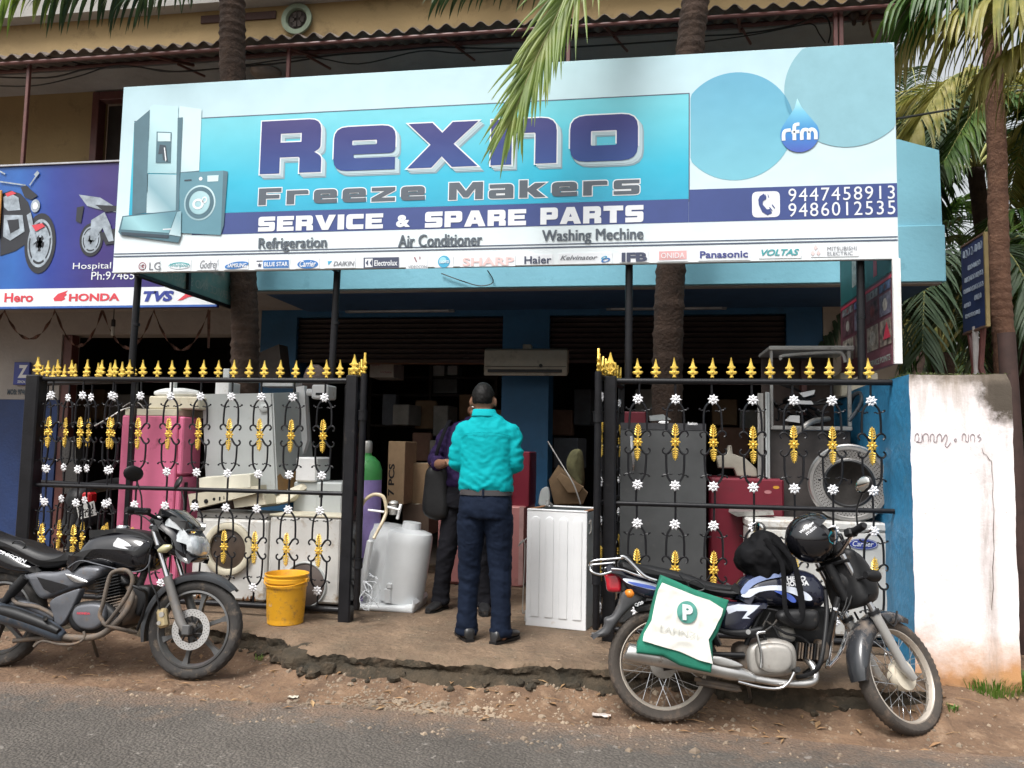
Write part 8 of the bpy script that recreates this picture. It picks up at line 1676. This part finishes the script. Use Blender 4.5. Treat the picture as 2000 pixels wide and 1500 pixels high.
for pts in ([(1010, 760), (1060, 800), (1090, 850), (1150, 870)], [(1040, 720), (1000, 800), (1010, 860), (1060, 880)], [(1060, 790), (1120, 830), (1200, 850), (1260, 900)], [(1020, 700), (1090, 720), (1060, 780), (1010, 820)]): k2.tube('hose', Z2(pts), -.09, .007, M_satin)
k2.tube('kick_lever', Z2([(1012, 822), (975, 828), (972, 850), (992, 940), (990, 1010)]), -.18, .0075, M_chrm, n=10)
k2.tube('exhaust_pipe', Z2([(1225, 960), (1262, 1000), (1278, 1050), (1265, 1085), (1200, 1098), (1080, 1090), (960, 1070)]), [-.05, -.09, -.12, -.14, -.15, -.155, -.16], .0185, M_dchr, n=14, per=4)
mf = k2.tube('muffler', Z2([(960, 1070), (900, 1050), (820, 1032), (600, 985), (420, 952), (300, 932), (278, 926)]), -.165, [.02, .032, .04, .045, .047, .048, .042], M_dchr, n=20)
k2.slab('heat_shield', Z2([(700, 960), (760, 950), (850, 975), (895, 1000), (860, 1010), (760, 995)]), .012, .006, M_dchr, y0=-.2)
k2.tube('swing_arm', Z2([(473, 1010), (600, 990), (740, 960), (900, 945)]), -.09, .018, M_satin); k2.tube('swing_arm', Z2([(473, 1010), (600, 990), (740, 960), (900, 945)]), .1, .018, M_satin)
for y in (-.13, .13): k2.tube('rear_shock', Z2([(560, 640), (530, 780), (490, 980)]), y, [.026, .03, .018], M_dchr)
k2.tube('footrest', Z2([(735, 938), (905, 945)]), -.16, .012, M_blkp, per=0); k2.tube('footrest', Z2([(1168, 1032), (1185, 1020)]), [-.12, -.29], .014, M_blkp, per=0)
k2.tube('brake_pedal', Z2([(870, 1085), (990, 1115), (1090, 1120), (1140, 1085), (1170, 1030), (1195, 1018)]), -.19, .0075, M_chrm, n=8)
k2.tube('centre_stand', Z2([(640, 1070), (700, 1085), (850, 1110), (865, 1130), (650, 1090)]), -.1, .012, M_mud); k2.tube('side_stand', Z2([(905, 1080), (925, 1120), (935, 1180)]), [.09, .16, .22], .01, M_mud)
k2.tube('crash_guard', Z2([(1328, 600), (1338, 700), (1330, 820), (1310, 960), (1285, 1020), (1240, 1050), (1180, 1062)]), [-.08, -.1, -.16, -.2, -.19, -.15, -.1], .0115, M_satin, n=10)
k2.tube('crash_guard', Z2([(1385, 700), (1372, 800), (1358, 900), (1340, 1012)]), [-.02, .1, .16, .1], .0125, M_chrm, n=10); k2.tube('crash_guard', Z2([(1385, 715), (1420, 760), (1445, 810), (1410, 930), (1345, 1010)]), [0, .18, .24, .2, .08], .0115, M_chrm, n=10)
k2.tube('frame_tube', Z2([(1400, 640), (1360, 780), (1320, 960), (1220, 1050)]), 0, .018, M_satin); k2.tube('frame_tube', Z2([(1010, 690), (960, 780), (900, 920), (890, 1040)]), -.07, .014, M_satin); k2.tube('frame_tube', Z2([(430, 600), (640, 650), (820, 690), (1000, 690)]), -.08, .012, M_satin)
k2.slab('inner_frame', Z2([(1000, 690), (1330, 690), (1345, 780), (1320, 880), (1180, 900), (1000, 880), (960, 780)]), .04, .02, M_satin, y0=.05)
# ---- things carried on it
hc = k2.M @ V((.80, -.04, .985)); ht = thing('helmet', hc + V((0, 0, -.14)), 'black full face helmet hanging on the handlebar of the spoked motorcycle', 'helmet')
HR = Matrix.Rotation(rad(-38), 3, 'Y') @ Matrix.Rotation(rad(14), 3, 'Z'); q = MB(); vs_ = []; n1, n2 = 40, 22
for i in range(n2 + 1):
    ph = PI * (.0 + .84 * i / n2)
    for j in range(n1): a = 2 * PI * j / n1; vs_.append(hc + HR @ V(((.135 + .02 * (math.cos(a) > 0) * math.sin(ph) ** 2) * math.sin(ph) * math.cos(a), .118 * math.sin(ph) * math.sin(a), .132 * math.cos(ph))))
fs = []
for i in range(n2):
    for j in range(n1):
        a = math.cos(2 * PI * (j + .5) / n1)
        if a > .32 and 9 <= i <= 14: continue
        fs.append((i * n1 + j, i * n1 + (j + 1) % n1, (i + 1) * n1 + (j + 1) % n1, (i + 1) * n1 + j))
q.add(vs_, fs)
def hmod(ob): s1 = ob.modifiers.new('s', 'SOLIDIFY'); s1.thickness = .014; s1.offset = -1
part('shell', q, M_gloss, ht, mod=hmod, smooth=60)
q = MB(); vs_ = [hc + HR @ V((1.02 * .15 * math.sin(ph) * math.cos(a), 1.03 * .118 * math.sin(ph) * math.sin(a), .134 * math.cos(ph))) for ph in [PI * (.2 + .02 * k) for k in range(11)] for a in [-1.25 + 2.5 * m_ / 16 for m_ in range(17)]]
q.add(vs_, [(i * 17 + j, i * 17 + j + 1, (i + 1) * 17 + j + 1, (i + 1) * 17 + j) for i in range(10) for j in range(16)]); part('visor', q, M_dgl, ht, mod=lambda ob: setattr(ob.modifiers.new('s', 'SOLIDIFY'), 'thickness', .003), smooth=60)
q = MB(); q.ell(hc + HR @ V((0, 0, -.01)), (.108, .096, .108), 20, 12, HR); part('lining', q, mat('lining_grey', (.05, .048, .05), rough=.95), ht)
def onh(q, s, a0, a1, ph0, ph1, k=1.012):
    vs_, fs = text_geo(s, .03); q.add([hc + HR @ V((k * .137 * math.sin(ph) * math.cos(a), k * .119 * math.sin(ph) * math.sin(a), k * .133 * math.cos(ph))) for x, y in vs_ for a, ph in [(a0 + (a1 - a0) * x, ph1 + (ph0 - ph1) * y)]], fs)
q = MB(); onh(q, 'Wrangler', -2.1, -1.2, rad(52), rad(60)); onh(q, 'STUDDS', -1.9, -1.35, rad(64), rad(70)); part('lettering', q, M_wd, ht, smooth=0, kind='stuff')
q = MB(); q.add([hc + HR @ V((1.015 * .137 * math.sin(ph) * math.cos(a), 1.015 * .119 * math.sin(ph) * math.sin(a), 1.015 * .133 * math.cos(ph))) for a, ph in ((-1.2, rad(100)), (-.9, rad(96)), (-.75, rad(118)), (-1.15, rad(124)), (-1.3, rad(112)))], [(0, 1, 2, 3, 4)]); part('decal', q, mat('teal_decal', (.0, .2, .25)), ht, smooth=0)
# black cloth bag on the tank
bc = k2.M @ V((.52, -.03, .80)); bt = thing('cloth_bag', bc, 'black crumpled cloth bag with hanging straps on the tank of the spoked motorcycle', 'bag')
q = MB(); Bp = k2.P(Z2([(885, 420), (905, 385), (960, 330), (1000, 298), (1050, 305), (1100, 345), (1140, 400), (1160, 470), (1140, 520), (1060, 552), (980, 540), (930, 500), (895, 470)]), -.12)
q.slab(Bp, .12, .1, -.03, per=4, k=5); q.v = [tuple(k2.M @ V(p)) for p in q.v]
def cmod(ob): r = ob.modifiers.new('r', 'REMESH'); r.mode = 'VOXEL'; r.voxel_size = .008
M_nyl = mat('black_nylon', (.006, .006, .007), rough=.75, spec=.12, var=.2, vs=20, bump=.3, bs=240)
o = part('bag', q, M_nyl, bt, mod=cmod, smooth=180); fold(o, .016, lambda p: ridge(V((p.x * 8, p.y * 6, p.z * 9 + p.x * 6))) + .5 * ridge(p * 17))
for pts, ys in (([(1010, 330), (1060, 400), (1100, 470), (1110, 600), (1115, 700), (1150, 755), (1190, 770), (1205, 700), (1185, 560), (1150, 430)], -.17), ([(1050, 330), (1120, 400), (1165, 470), (1180, 560), (1195, 640), (1198, 720)], -.172)):
    P = k2.P(Z2(pts), ys); q = MB(); q.tube([k2.M @ V((x, ys - .004 * i, z)) for i, (x, z) in enumerate(P)], .012, 8, per=3, flat=(.2, (0, 1, 0))); part('strap', q, M_nyl, bt)
# shopping bag hooked on the side
sbp = Z2([(462, 520), (530, 548), (640, 598), (740, 630), (822, 655), (806, 720), (788, 765), (765, 830), (735, 870), (738, 960), (728, 1040), (640, 1022), (560, 1000), (470, 950), (335, 935), (338, 880), (362, 830), (398, 760), (415, 680), (440, 590)])
bo = k2.M @ V(((k2.P(Z2([(580, 780)]), -.24)[0][0]), -.24, .3)); st = thing('shopping_bag', bo, 'white and green shopping bag with a round green emblem hanging beside the seat', 'bag')
M_grn = mat('green_fabric', (.008, .16, .10), rough=.8, var=.12, vs=8, bump=.25, bs=200); M_wfb = mat('cream_fabric', (.66, .65, .60), rough=.8, var=.05, vs=5, bump=.2, bs=180, dirt=((.6, .56, .46), .2, 7))
P = k2.P(sbp, -.26); q = MB(); q.slab(P, .045, .02, -.225, smooth=False); q.v = [tuple(k2.M @ V(p)) for p in q.v]; part('bag', q, M_grn, st, smooth=60)
Q = k2.P(Z2([(468, 562), (540, 590), (640, 630), (720, 655), (790, 700), (780, 735), (748, 800), (712, 862), (722, 920), (735, 990), (660, 970), (560, 925), (470, 900), (365, 868), (372, 832), (412, 760), (428, 680), (446, 600)]), -.272)
q = MB()
def wy(x, z): return -.276 - .006 * ridge(V((x * 9 + z * 4, 1, z * 7))) - .004 * ridge(V((x * 20, 5, z * 16)))
QQ = []
for i in range(len(Q)):
    a_, b_ = V(Q[i]), V(Q[(i + 1) % len(Q)])
    for k in range(5): QQ.append(a_.lerp(b_, k / 5))
cq = V((sum(p[0] for p in Q) / len(Q), sum(p[1] for p in Q) / len(Q))); NR = 26; nq = len(QQ)
for r in range(NR + 1):
    for p in QQ: c_ = cq + (p - cq) * (r / NR); q.v.append(tuple(k2.M @ V((c_.x, wy(c_.x, c_.y), c_.y))))
q.f = [(r * nq + i, r * nq + (i + 1) % nq, (r + 1) * nq + (i + 1) % nq, (r + 1) * nq + i) for r in range(NR) for i in range(nq)]; q.mi = [0] * len(q.f)
part('front_face', q, M_wfb, st, smooth=180)
ec = k2.P(Z2([(600, 718)]), -.285)[0]; q = MB(); q.add([k2.M @ V((ec[0] + .052 * math.cos(a), min(wy(ec[0] + .052 * math.cos(a), ec[1] + .056 * math.sin(a)), -.28) - .004, ec[1] + .056 * math.sin(a))) for a in [2 * PI * k / 30 for k in range(30)]] + [k2.M @ V((ec[0], -.29, ec[1]))], [(i, (i + 1) % 30, 30) for i in range(30)]); part('emblem', q, mat('emblem_green', (.08, .30, .25), rough=.7), st, smooth=0)
q = MB(); y = -.2935; put_text(q, 'P', k2.M @ V((ec[0] - .024, y, ec[1] - .038)), k2.M @ V((ec[0] + .028, y, ec[1] - .042)), (k2.M.to_3x3() @ V((0, 0, .078))), .05); part('lettering', q, M_wd, st, smooth=0)
q = MB(); a0, b0 = k2.P(Z2([(455, 815), (655, 862)]), -.29); put_text(q, 'LAHNZI', k2.M @ V((a0[0], -.291, a0[1])), k2.M @ V((b0[0], -.291, b0[1])), k2.M.to_3x3() @ V((.006, 0, .028)), .0); part('lettering', q, mat('faint_print', (.5, .5, .46), rough=.8), st, smooth=0, kind='stuff')
P = k2.P(Z2([(560, 520), (600, 560), (640, 545), (690, 580), (685, 600), (640, 605), (610, 585), (605, 560)]), -.2); q = MB(); q.tube([k2.M @ V((x, -.2, z)) for x, z in P], .004, 6, per=3); part('handle', q, M_blkp, st)
# ================================================================ PALMS AND GREENERY
def leafmat(name, c1, c2, c3, tr=.35):
    m = bpy.data.materials.new(name); m.use_nodes = True; N = m.node_tree.nodes; L = m.node_tree.links; b = N['Principled BSDF']; out = N['Material Output']
    tc = N.new('ShaderNodeTexCoord'); nz = N.new('ShaderNodeTexNoise'); nz.inputs['Scale'].default_value = 3.5; nz.inputs['Detail'].default_value = 4; L.new(tc.outputs['Object'], nz.inputs['Vector'])
    r = N.new('ShaderNodeValToRGB'); e = r.color_ramp.elements; e.new(.5)
    for i, (p, c) in enumerate(((.33, c1), (.5, c2), (.7, c3))): e[i].position = p; e[i].color = (*c, 1)
    L.new(nz.outputs[0], r.inputs[0]); L.new(r.outputs[0], b.inputs['Base Color']); b.inputs['Roughness'].default_value = .45
    t = N.new('ShaderNodeBsdfTranslucent'); L.new(r.outputs[0], t.inputs['Color']); mx = N.new('ShaderNodeMixShader'); mx.inputs[0].default_value = tr
    L.new(b.outputs[0], mx.inputs[1]); L.new(t.outputs[0], mx.inputs[2]); L.new(mx.outputs[0], out.inputs['Surface']); return m
L_near = leafmat('palm_leaf_bright', (.11, .18, .03), (.19, .27, .045), (.34, .36, .10), .4)
L_green = leafmat('palm_leaf_green', (.03, .075, .012), (.05, .115, .02), (.11, .17, .03), .3)
L_dark = leafmat('palm_leaf_dark', (.018, .04, .012), (.03, .06, .018), (.06, .085, .03), .25)
L_yel = leafmat('palm_leaf_yellow', (.12, .15, .03), (.30, .28, .07), (.45, .40, .17), .4)
L_blue = leafmat('palm_leaf_grey', (.05, .09, .045), (.09, .14, .08), (.15, .20, .12), .25)
M_rach = mat('palm_midrib', (.30, .30, .10), rough=.5, var=.1)
M_trunk = mat('palm_bark', (.07, .042, .029), rough=.95, col2=(.028, .017, .012), vs=7, bump=.9, bs=34, dirt=((.14, .1, .075), .16, 18))
M_trunk2 = mat('palm_bark_red', (.20, .105, .065), rough=.95, col2=(.11, .055, .035), vs=8, bump=.8, bs=34, dirt=((.28, .2, .14), .2, 20))
def frond(parent, path, L, m, n=70, wd=.02, ang=50, droop=1.0, seed=0, sides=(-1, 1), tip=.35, base=.12, seg=5, rr=.012, up=None):
    rs = random.Random(seed); P = catmull([tuple(p) for p in path], 10); q = MB(); q.m = 1; q.tube(P, [rr * (1 - .8 * i / (len(P) - 1)) for i in range(len(P))], 6); q.m = 0
    cum = [0]
    for a, b in zip(P, P[1:]): cum.append(cum[-1] + (b - a).length)
    tot = cum[-1]; G = V((0, 0, -1))
    for k in range(n):
        f = base + (1 - base) * (k + rs.random() * .5) / n; s_ = f * tot; i = max(j for j in range(len(cum)) if cum[j] <= s_ + 1e-9); i = min(i, len(P) - 2)
        t = (s_ - cum[i]) / max(1e-6, cum[i + 1] - cum[i]); p = P[i].lerp(P[i + 1], t); d = (P[i + 1] - P[i]).normalized()
        upv = V(up) if up else V((0, 0, 1)); sd_ = d.cross(upv); sd_ = sd_.normalized() if sd_.length > .1 else V((1, 0, 0))
        ll = L * (tip + (1 - tip) * math.sin(PI * min(1, max(0.02, (1 - f) * 1.05 + .1)) ** .8) if f > .55 else .55 + .45 * f / .55)
        for s2 in sides:
            a = rad(ang + rs.uniform(-8, 8) - 18 * f); dr0 = (d * math.cos(a) + sd_ * s2 * math.sin(a)).normalized(); dr0 = (dr0 + upv * rs.uniform(.0, .18)).normalized()
            l_ = ll * rs.uniform(.82, 1.1); w = wd * rs.uniform(.8, 1.15); pt = p.copy(); cur = dr0.copy(); vs_ = []; dp = droop * rs.uniform(.75, 1.3)
            for j in range(seg + 1):
                g = j / seg; nrm = cur.cross(upv if abs(cur.dot(upv)) < .95 else V((1, 0, 0))).normalized(); ww = w * (.55 + .45 * min(1, g * 4)) * (1 - g ** 2.2) + .0008
                lift = cur.cross(nrm).normalized() * ww * .35
                vs_ += [pt - nrm * ww + lift, pt, pt + nrm * ww + lift]
                cur = (cur + G * dp * (1.6 / seg) * (.35 + g)).normalized(); pt = pt + cur * l_ / seg
            q.add(vs_, [(3 * j + c, 3 * j + 3 + c, 3 * j + 4 + c, 3 * j + 1 + c) for j in range(seg) for c in (0, 1)])
    return part('frond', q, [m, M_rach], parent, smooth=0)
def trunk(parent, pts, r0, r1, m, pitch=.075):
    P = catmull(pts, 40); q = MB(); rs = []; n = 26; acc = 0; sc = random.Random(int(r0 * 1e4)); dz = 0
    for i, p in enumerate(P):
        f = i / (len(P) - 1); r = r0 + (r1 - r0) * f; ph = (p.z / pitch) % 1; saw = (1 - ph) * .07 - .035 + (.05 if ph < .12 else 0)
        rs.append([p + V((math.cos(a), math.sin(a), 0)) * r * (1 + saw + .05 * noise.noise(V((math.cos(a) * 2, math.sin(a) * 2, p.z * 9))) + .02 * noise.noise(V((math.cos(a) * 9, math.sin(a) * 9, p.z * 30)))) for a in [2 * PI * j / n for j in range(n)]])
    q.rings(rs); return part('trunk', q, m, parent, smooth=180)
# left palm, close to the building
p0 = W(478, 760, 6.7); pt1 = thing('palm_tree', (p0.x, 6.7, APR), 'palm with a ringed dark trunk rising behind the left part of the big sign', 'palm tree')
top1 = W(452, -30, 6.6); trunk(pt1, [(p0.x + .02, 6.7, .1), tuple(p0), tuple(W(475, 535, 6.7)), tuple(W(455, 150, 6.66)), tuple(top1), (top1.x - .1, 6.4, 7.0)], .125, .11, M_trunk)
c1 = V((top1.x - .1, 6.4, 7.0))
frond(pt1, [c1, c1 + V((-.5, -.2, .1)), W(330, -75, 5.4), W(180, -30, 5.25), W(90, -10, 5.2)], .52, L_dark, 84, .017, 60, 1.7, 3)
frond(pt1, [c1, c1 + V((-.6, -.35, .15)), W(160, -110, 5.1), W(60, -45, 5.0), W(-30, 20, 4.95)], .5, L_near, 70, .014, 50, 1.4, 4)
frond(pt1, [c1, c1 + V((-.2, -.3, .2)), W(420, -120, 5.2), W(330, -50, 5.1), W(270, -5, 5.1)], .42, L_dark, 66, .015, 55, 1.6, 5)
for k, a in enumerate((20, 75, 140, 200)): d = V((math.cos(rad(a)), math.sin(rad(a)), 0)); frond(pt1, [c1, c1 + d * .8 + V((0, 0, .5)), c1 + d * 1.8 + V((0, 0, .4)), c1 + d * 2.6 + V((0, 0, -.5))], .6, L_green, 44, .022, 55, .9, 30 + k, seg=3)
# middle palm, leaning to the right
p0 = W(1302, 840, 6.6); pt2 = thing('palm_tree', (p0.x, 6.6, APR), 'leaning palm whose brown trunk stands behind the dark grey refrigerator', 'palm tree')
top2 = W(1362, -30, 6.5); trunk(pt2, [(p0.x - .02, 6.62, .1), tuple(p0), tuple(W(1310, 530, 6.6)), tuple(W(1338, 200, 6.55)), tuple(top2), (top2.x + .22, 6.3, 7.0)], .128, .105, M_trunk)
c2 = V((top2.x + .22, 6.3, 7.0))
frond(pt2, [c2, c2 + V((-.35, -.5, .15)), W(1195, -170, 5.0), W(1138, -70, 4.86), W(1085, 35, 4.82), W(1036, 140, 4.8), W(1005, 218, 4.8), W(995, 240, 4.8)], .58, L_near, 112, .014, 34, .42, 7, tip=.25, base=.3, rr=.012, up=(.15, -1, .25))
frond(pt2, [c2, c2 + V((-.6, -.3, .15)), W(1120, -110, 5.5), W(960, -48, 5.4), W(850, -8, 5.35)], .34, L_dark, 80, .016, 60, 1.5, 8)  # dark leaf colour stands in for the shadow on this frond
for k, a in enumerate((10, 60, 120, 175, 320)): d = V((math.cos(rad(a)), math.sin(rad(a)), 0)); frond(pt2, [c2, c2 + d * .8 + V((0, 0, .5)), c2 + d * 1.8 + V((0, 0, .5)), c2 + d * 2.6 + V((0, 0, -.3))], .6, L_green, 44, .022, 55, .9, 40 + k, seg=3)
# right palm with long hanging leaves
p0 = W(1964, 730, 7.6); pt3 = thing('palm_tree', (p0.x, 7.6, 0), 'slender red-brown palm trunk right of the small blue notice board', 'palm tree')
tp = W(1945, 240, 7.55); c3 = W(1925, -140, 7.3); trunk(pt3, [(p0.x + .06, 7.62, 0), tuple(p0), tuple(W(1952, 520, 7.6)), tuple(tp), tuple(c3)], .092, .075, M_trunk2)
frond(pt3, [c3, W(2080, -120, 6.4), W(1960, -55, 6.1), W(1850, -30, 6.0), W(1762, -2, 6.0)], .78, L_green, 92, .022, 62, 2.6, 11, tip=.3, base=.1)
frond(pt3, [c3, W(2120, -80, 6.3), W(2040, -20, 6.0), W(1940, 0, 5.9), W(1868, 20, 5.9)], .95, L_yel, 90, .022, 64, 2.9, 12, tip=.4, base=.1)
frond(pt3, [c3, W(2140, -20, 6.6), W(2070, 60, 6.3), W(1985, 90, 6.2), W(1925, 130, 6.2)], .82, L_yel, 78, .02, 60, 2.8, 13, tip=.4)
frond(pt3, [c3, W(1880, -100, 8.0), W(1800, 20, 8.4), W(1745, 120, 8.6)], .6, L_yel, 60, .02, 50, 1.2, 14)
frond(pt3, [c3, W(2000, -60, 8.4), W(2060, 100, 8.6), W(2100, 260, 8.8)], .7, L_green, 60, .02, 50, 1.2, 15)
# palms further back
def palm(cu, cv, Y, foot_u, lb, nf, Lf, Ll, ms, seed, mt=M_trunk, el=(.15, .9), lo=0.0):
    rs = random.Random(seed); c = W(cu, cv, Y); t = thing('palm_tree', (W(foot_u, 900, Y).x, Y, 0), lb, 'palm tree')
    trunk(t, [(W(foot_u, 900, Y).x, Y, -.02), ((c.x + W(foot_u, 900, Y).x) / 2 + .1, Y, c.z / 2), (c.x, Y, c.z)], .15, .11, mt, .12)
    for k in range(nf):
        a = 2 * PI * k / nf * 1.0 + rs.uniform(-.25, .25) + seed; d = V((math.cos(a), math.sin(a), 0)); e = rs.uniform(*el); l_ = Lf * rs.uniform(.8, 1.15)
        P = [c, c + d * l_ * .28 + V((0, 0, l_ * .35 * e)), c + d * l_ * .62 + V((0, 0, l_ * (.42 * e - .08))), c + d * l_ * .9 + V((0, 0, l_ * (.25 * e - .4 + lo)))]
        frond(t, P, Ll * rs.uniform(.85, 1.1), rs.choice(ms), 56, .028, 52, 1.0, seed * 50 + k, seg=4, rr=.02)
palm(1905, 330, 12.5, 1960, 'tall palm crown far back between the blue fascia and the slender trunk', 15, 2.7, .75, [L_green, L_dark, L_blue], 1)
palm(2075, 240, 10.5, 2090, 'palm crown reaching in from the right edge above the notice board', 14, 2.8, .8, [L_green, L_green, L_yel], 2)
palm(1800, 480, 15, 1830, 'distant palm crown just right of the blue fascia', 13, 2.8, .8, [L_dark, L_green], 3)
palm(1838, 690, 9.3, 1850, 'young low palm arching just above the white wall end', 12, 2.1, .62, [L_blue, L_blue, L_green], 4, el=(.7, 1.7))
palm(1985, 640, 12, 1990, 'low palm behind the notice board and slender trunk', 13, 2.6, .75, [L_green, L_yel, L_dark], 5, el=(.3, 1.3))
palm(2160, 560, 11, 2170, 'palm beyond the right edge whose fronds hang behind the trunk', 12, 2.8, .8, [L_green, L_dark], 6)
palm(1760, 250, 19, 1800, 'most distant palm crown, high and hazy beside the roof corner', 13, 3.0, .9, [L_dark, L_green], 8)
# leafy undergrowth behind the wall
q = MB(); rs = random.Random(12)
for k in range(15000):
    x = rs.uniform(3.0, 13); y = rs.uniform(10.5, 17) ; hmax = 1.5 + 1.3 * noise.noise(V((x * .6, y * .5, 2))) + (.9 if y > 14 else 0); z = hmax * rs.random() ** .6
    if hmax < .3: continue
    a = rs.uniform(0, 6.3); b_ = rs.uniform(-.8, .6); d = V((math.cos(a) * math.cos(b_), math.sin(a) * math.cos(b_), math.sin(b_))); e = d.cross(V((0, 0, 1))).normalized(); l_ = rs.uniform(.06, .17); p = V((x, y, z)); w_ = l_ * .22
    q.add([p, p + d * l_ * .5 + e * w_, p + d * l_, p + d * l_ * .5 - e * w_], [(0, 1, 2), (0, 2, 3)])
tag(part('undergrowth', q, L_dark, smooth=0), kind='stuff')
q = MB()
for k in range(9000):
    x = rs.uniform(3, 30); y = rs.uniform(26, 32); h = 4.2 + 2.2 * noise.noise(V((x * .25, 1, 0))); z = h * rs.random() ** .5; a = rs.uniform(0, 6.3); l_ = rs.uniform(.25, .6); d = V((math.cos(a), math.sin(a) * .4, rs.uniform(-.6, .6))).normalized(); e = d.cross(V((0, 1, 0))).normalized(); p = V((x, y, z))
    q.add([p, p + d * l_ * .5 + e * l_ * .3, p + d * l_, p + d * l_ * .5 - e * l_ * .3], [(0, 1, 2, 3)])
tag(part('far_trees', q, L_dark, smooth=0), kind='stuff')
# dark pole at the right edge
p = W(1992, 1000, 5.9); q = MB(); q.tube([(p.x, 5.9, -.02), (p.x - .02, 5.9, 1.2), (p.x - .05, 5.9, 2.3)], [.07, .06, .055], 14); solo('wooden_pole', q, mat('dark_pole', (.05, .025, .02), rough=.8, var=.2), 'dark wooden pole right behind the stained white wall end', 'pole')
# grass tuft by the wall foot and small weeds
L_grass = leafmat('grass_blade', (.07, .15, .02), (.12, .24, .035), (.24, .30, .08), .35)
def tuft(q, x, y, n, h, sp, rs):
    for k in range(n):
        a = rs.uniform(0, 6.3); r = sp * math.sqrt(rs.random()); bx_, by_ = x + r * math.cos(a), y + r * math.sin(a) * .6; bz = verge_z(bx_, by_); lean = V((math.cos(a) * rs.uniform(.1, 1), math.sin(a) * rs.uniform(.1, 1), 0)); hh = h * rs.uniform(.4, 1.15); w_ = rs.uniform(.0015, .0035)
        p0_ = V((bx_, by_, bz)); p1_ = p0_ + V((0, 0, hh * .55)) + lean * hh * .3; p2_ = p0_ + V((0, 0, hh * .8)) + lean * hh * .9; e = V((-lean.y, lean.x, 0)).normalized() * w_
        q.add([p0_ - e, p0_ + e, p1_ + e, p1_ - e, p2_], [(0, 1, 2, 3), (3, 2, 4)])
q = MB(); rs = random.Random(31); g = WZ(1945, 1365, .07)
tuft(q, g.x, g.y, 420, .1, .17, rs); tuft(q, g.x + .2, g.y + .06, 300, .09, .14, rs); tuft(q, g.x - .1, g.y + .1, 160, .07, .1, rs)
for u, v, n_ in ((1228, 1303, 60), (1232, 1312, 40), (748, 1318, 50), (505, 1290, 16), (1080, 1322, 14), (1860, 1395, 30)): g2_ = WZ(u, v, .05); tuft(q, g2_.x, g2_.y, n_, .045, .03, rs)
tag(part('grass', q, L_grass, smooth=0), kind='stuff')
# dry stalks on the soil
q = MB()
for k in range(60):
    x = rs.uniform(-4.5, 3.4); y = rs.uniform(4.42, 4.95 if x < 1.6 else 5.3); a = rs.uniform(-.6, .6); l_ = rs.uniform(.03, .13); z = verge_z(x, y) + .008; q.tube([(x, y, z), (x + l_ * .5 * math.cos(a), y + l_ * .5 * math.sin(a), z + .006), (x + l_ * math.cos(a), y + l_ * math.sin(a), z)], .0018, 4)
tag(part('dry_stalks', q, M_lf, smooth=0), kind='stuff')
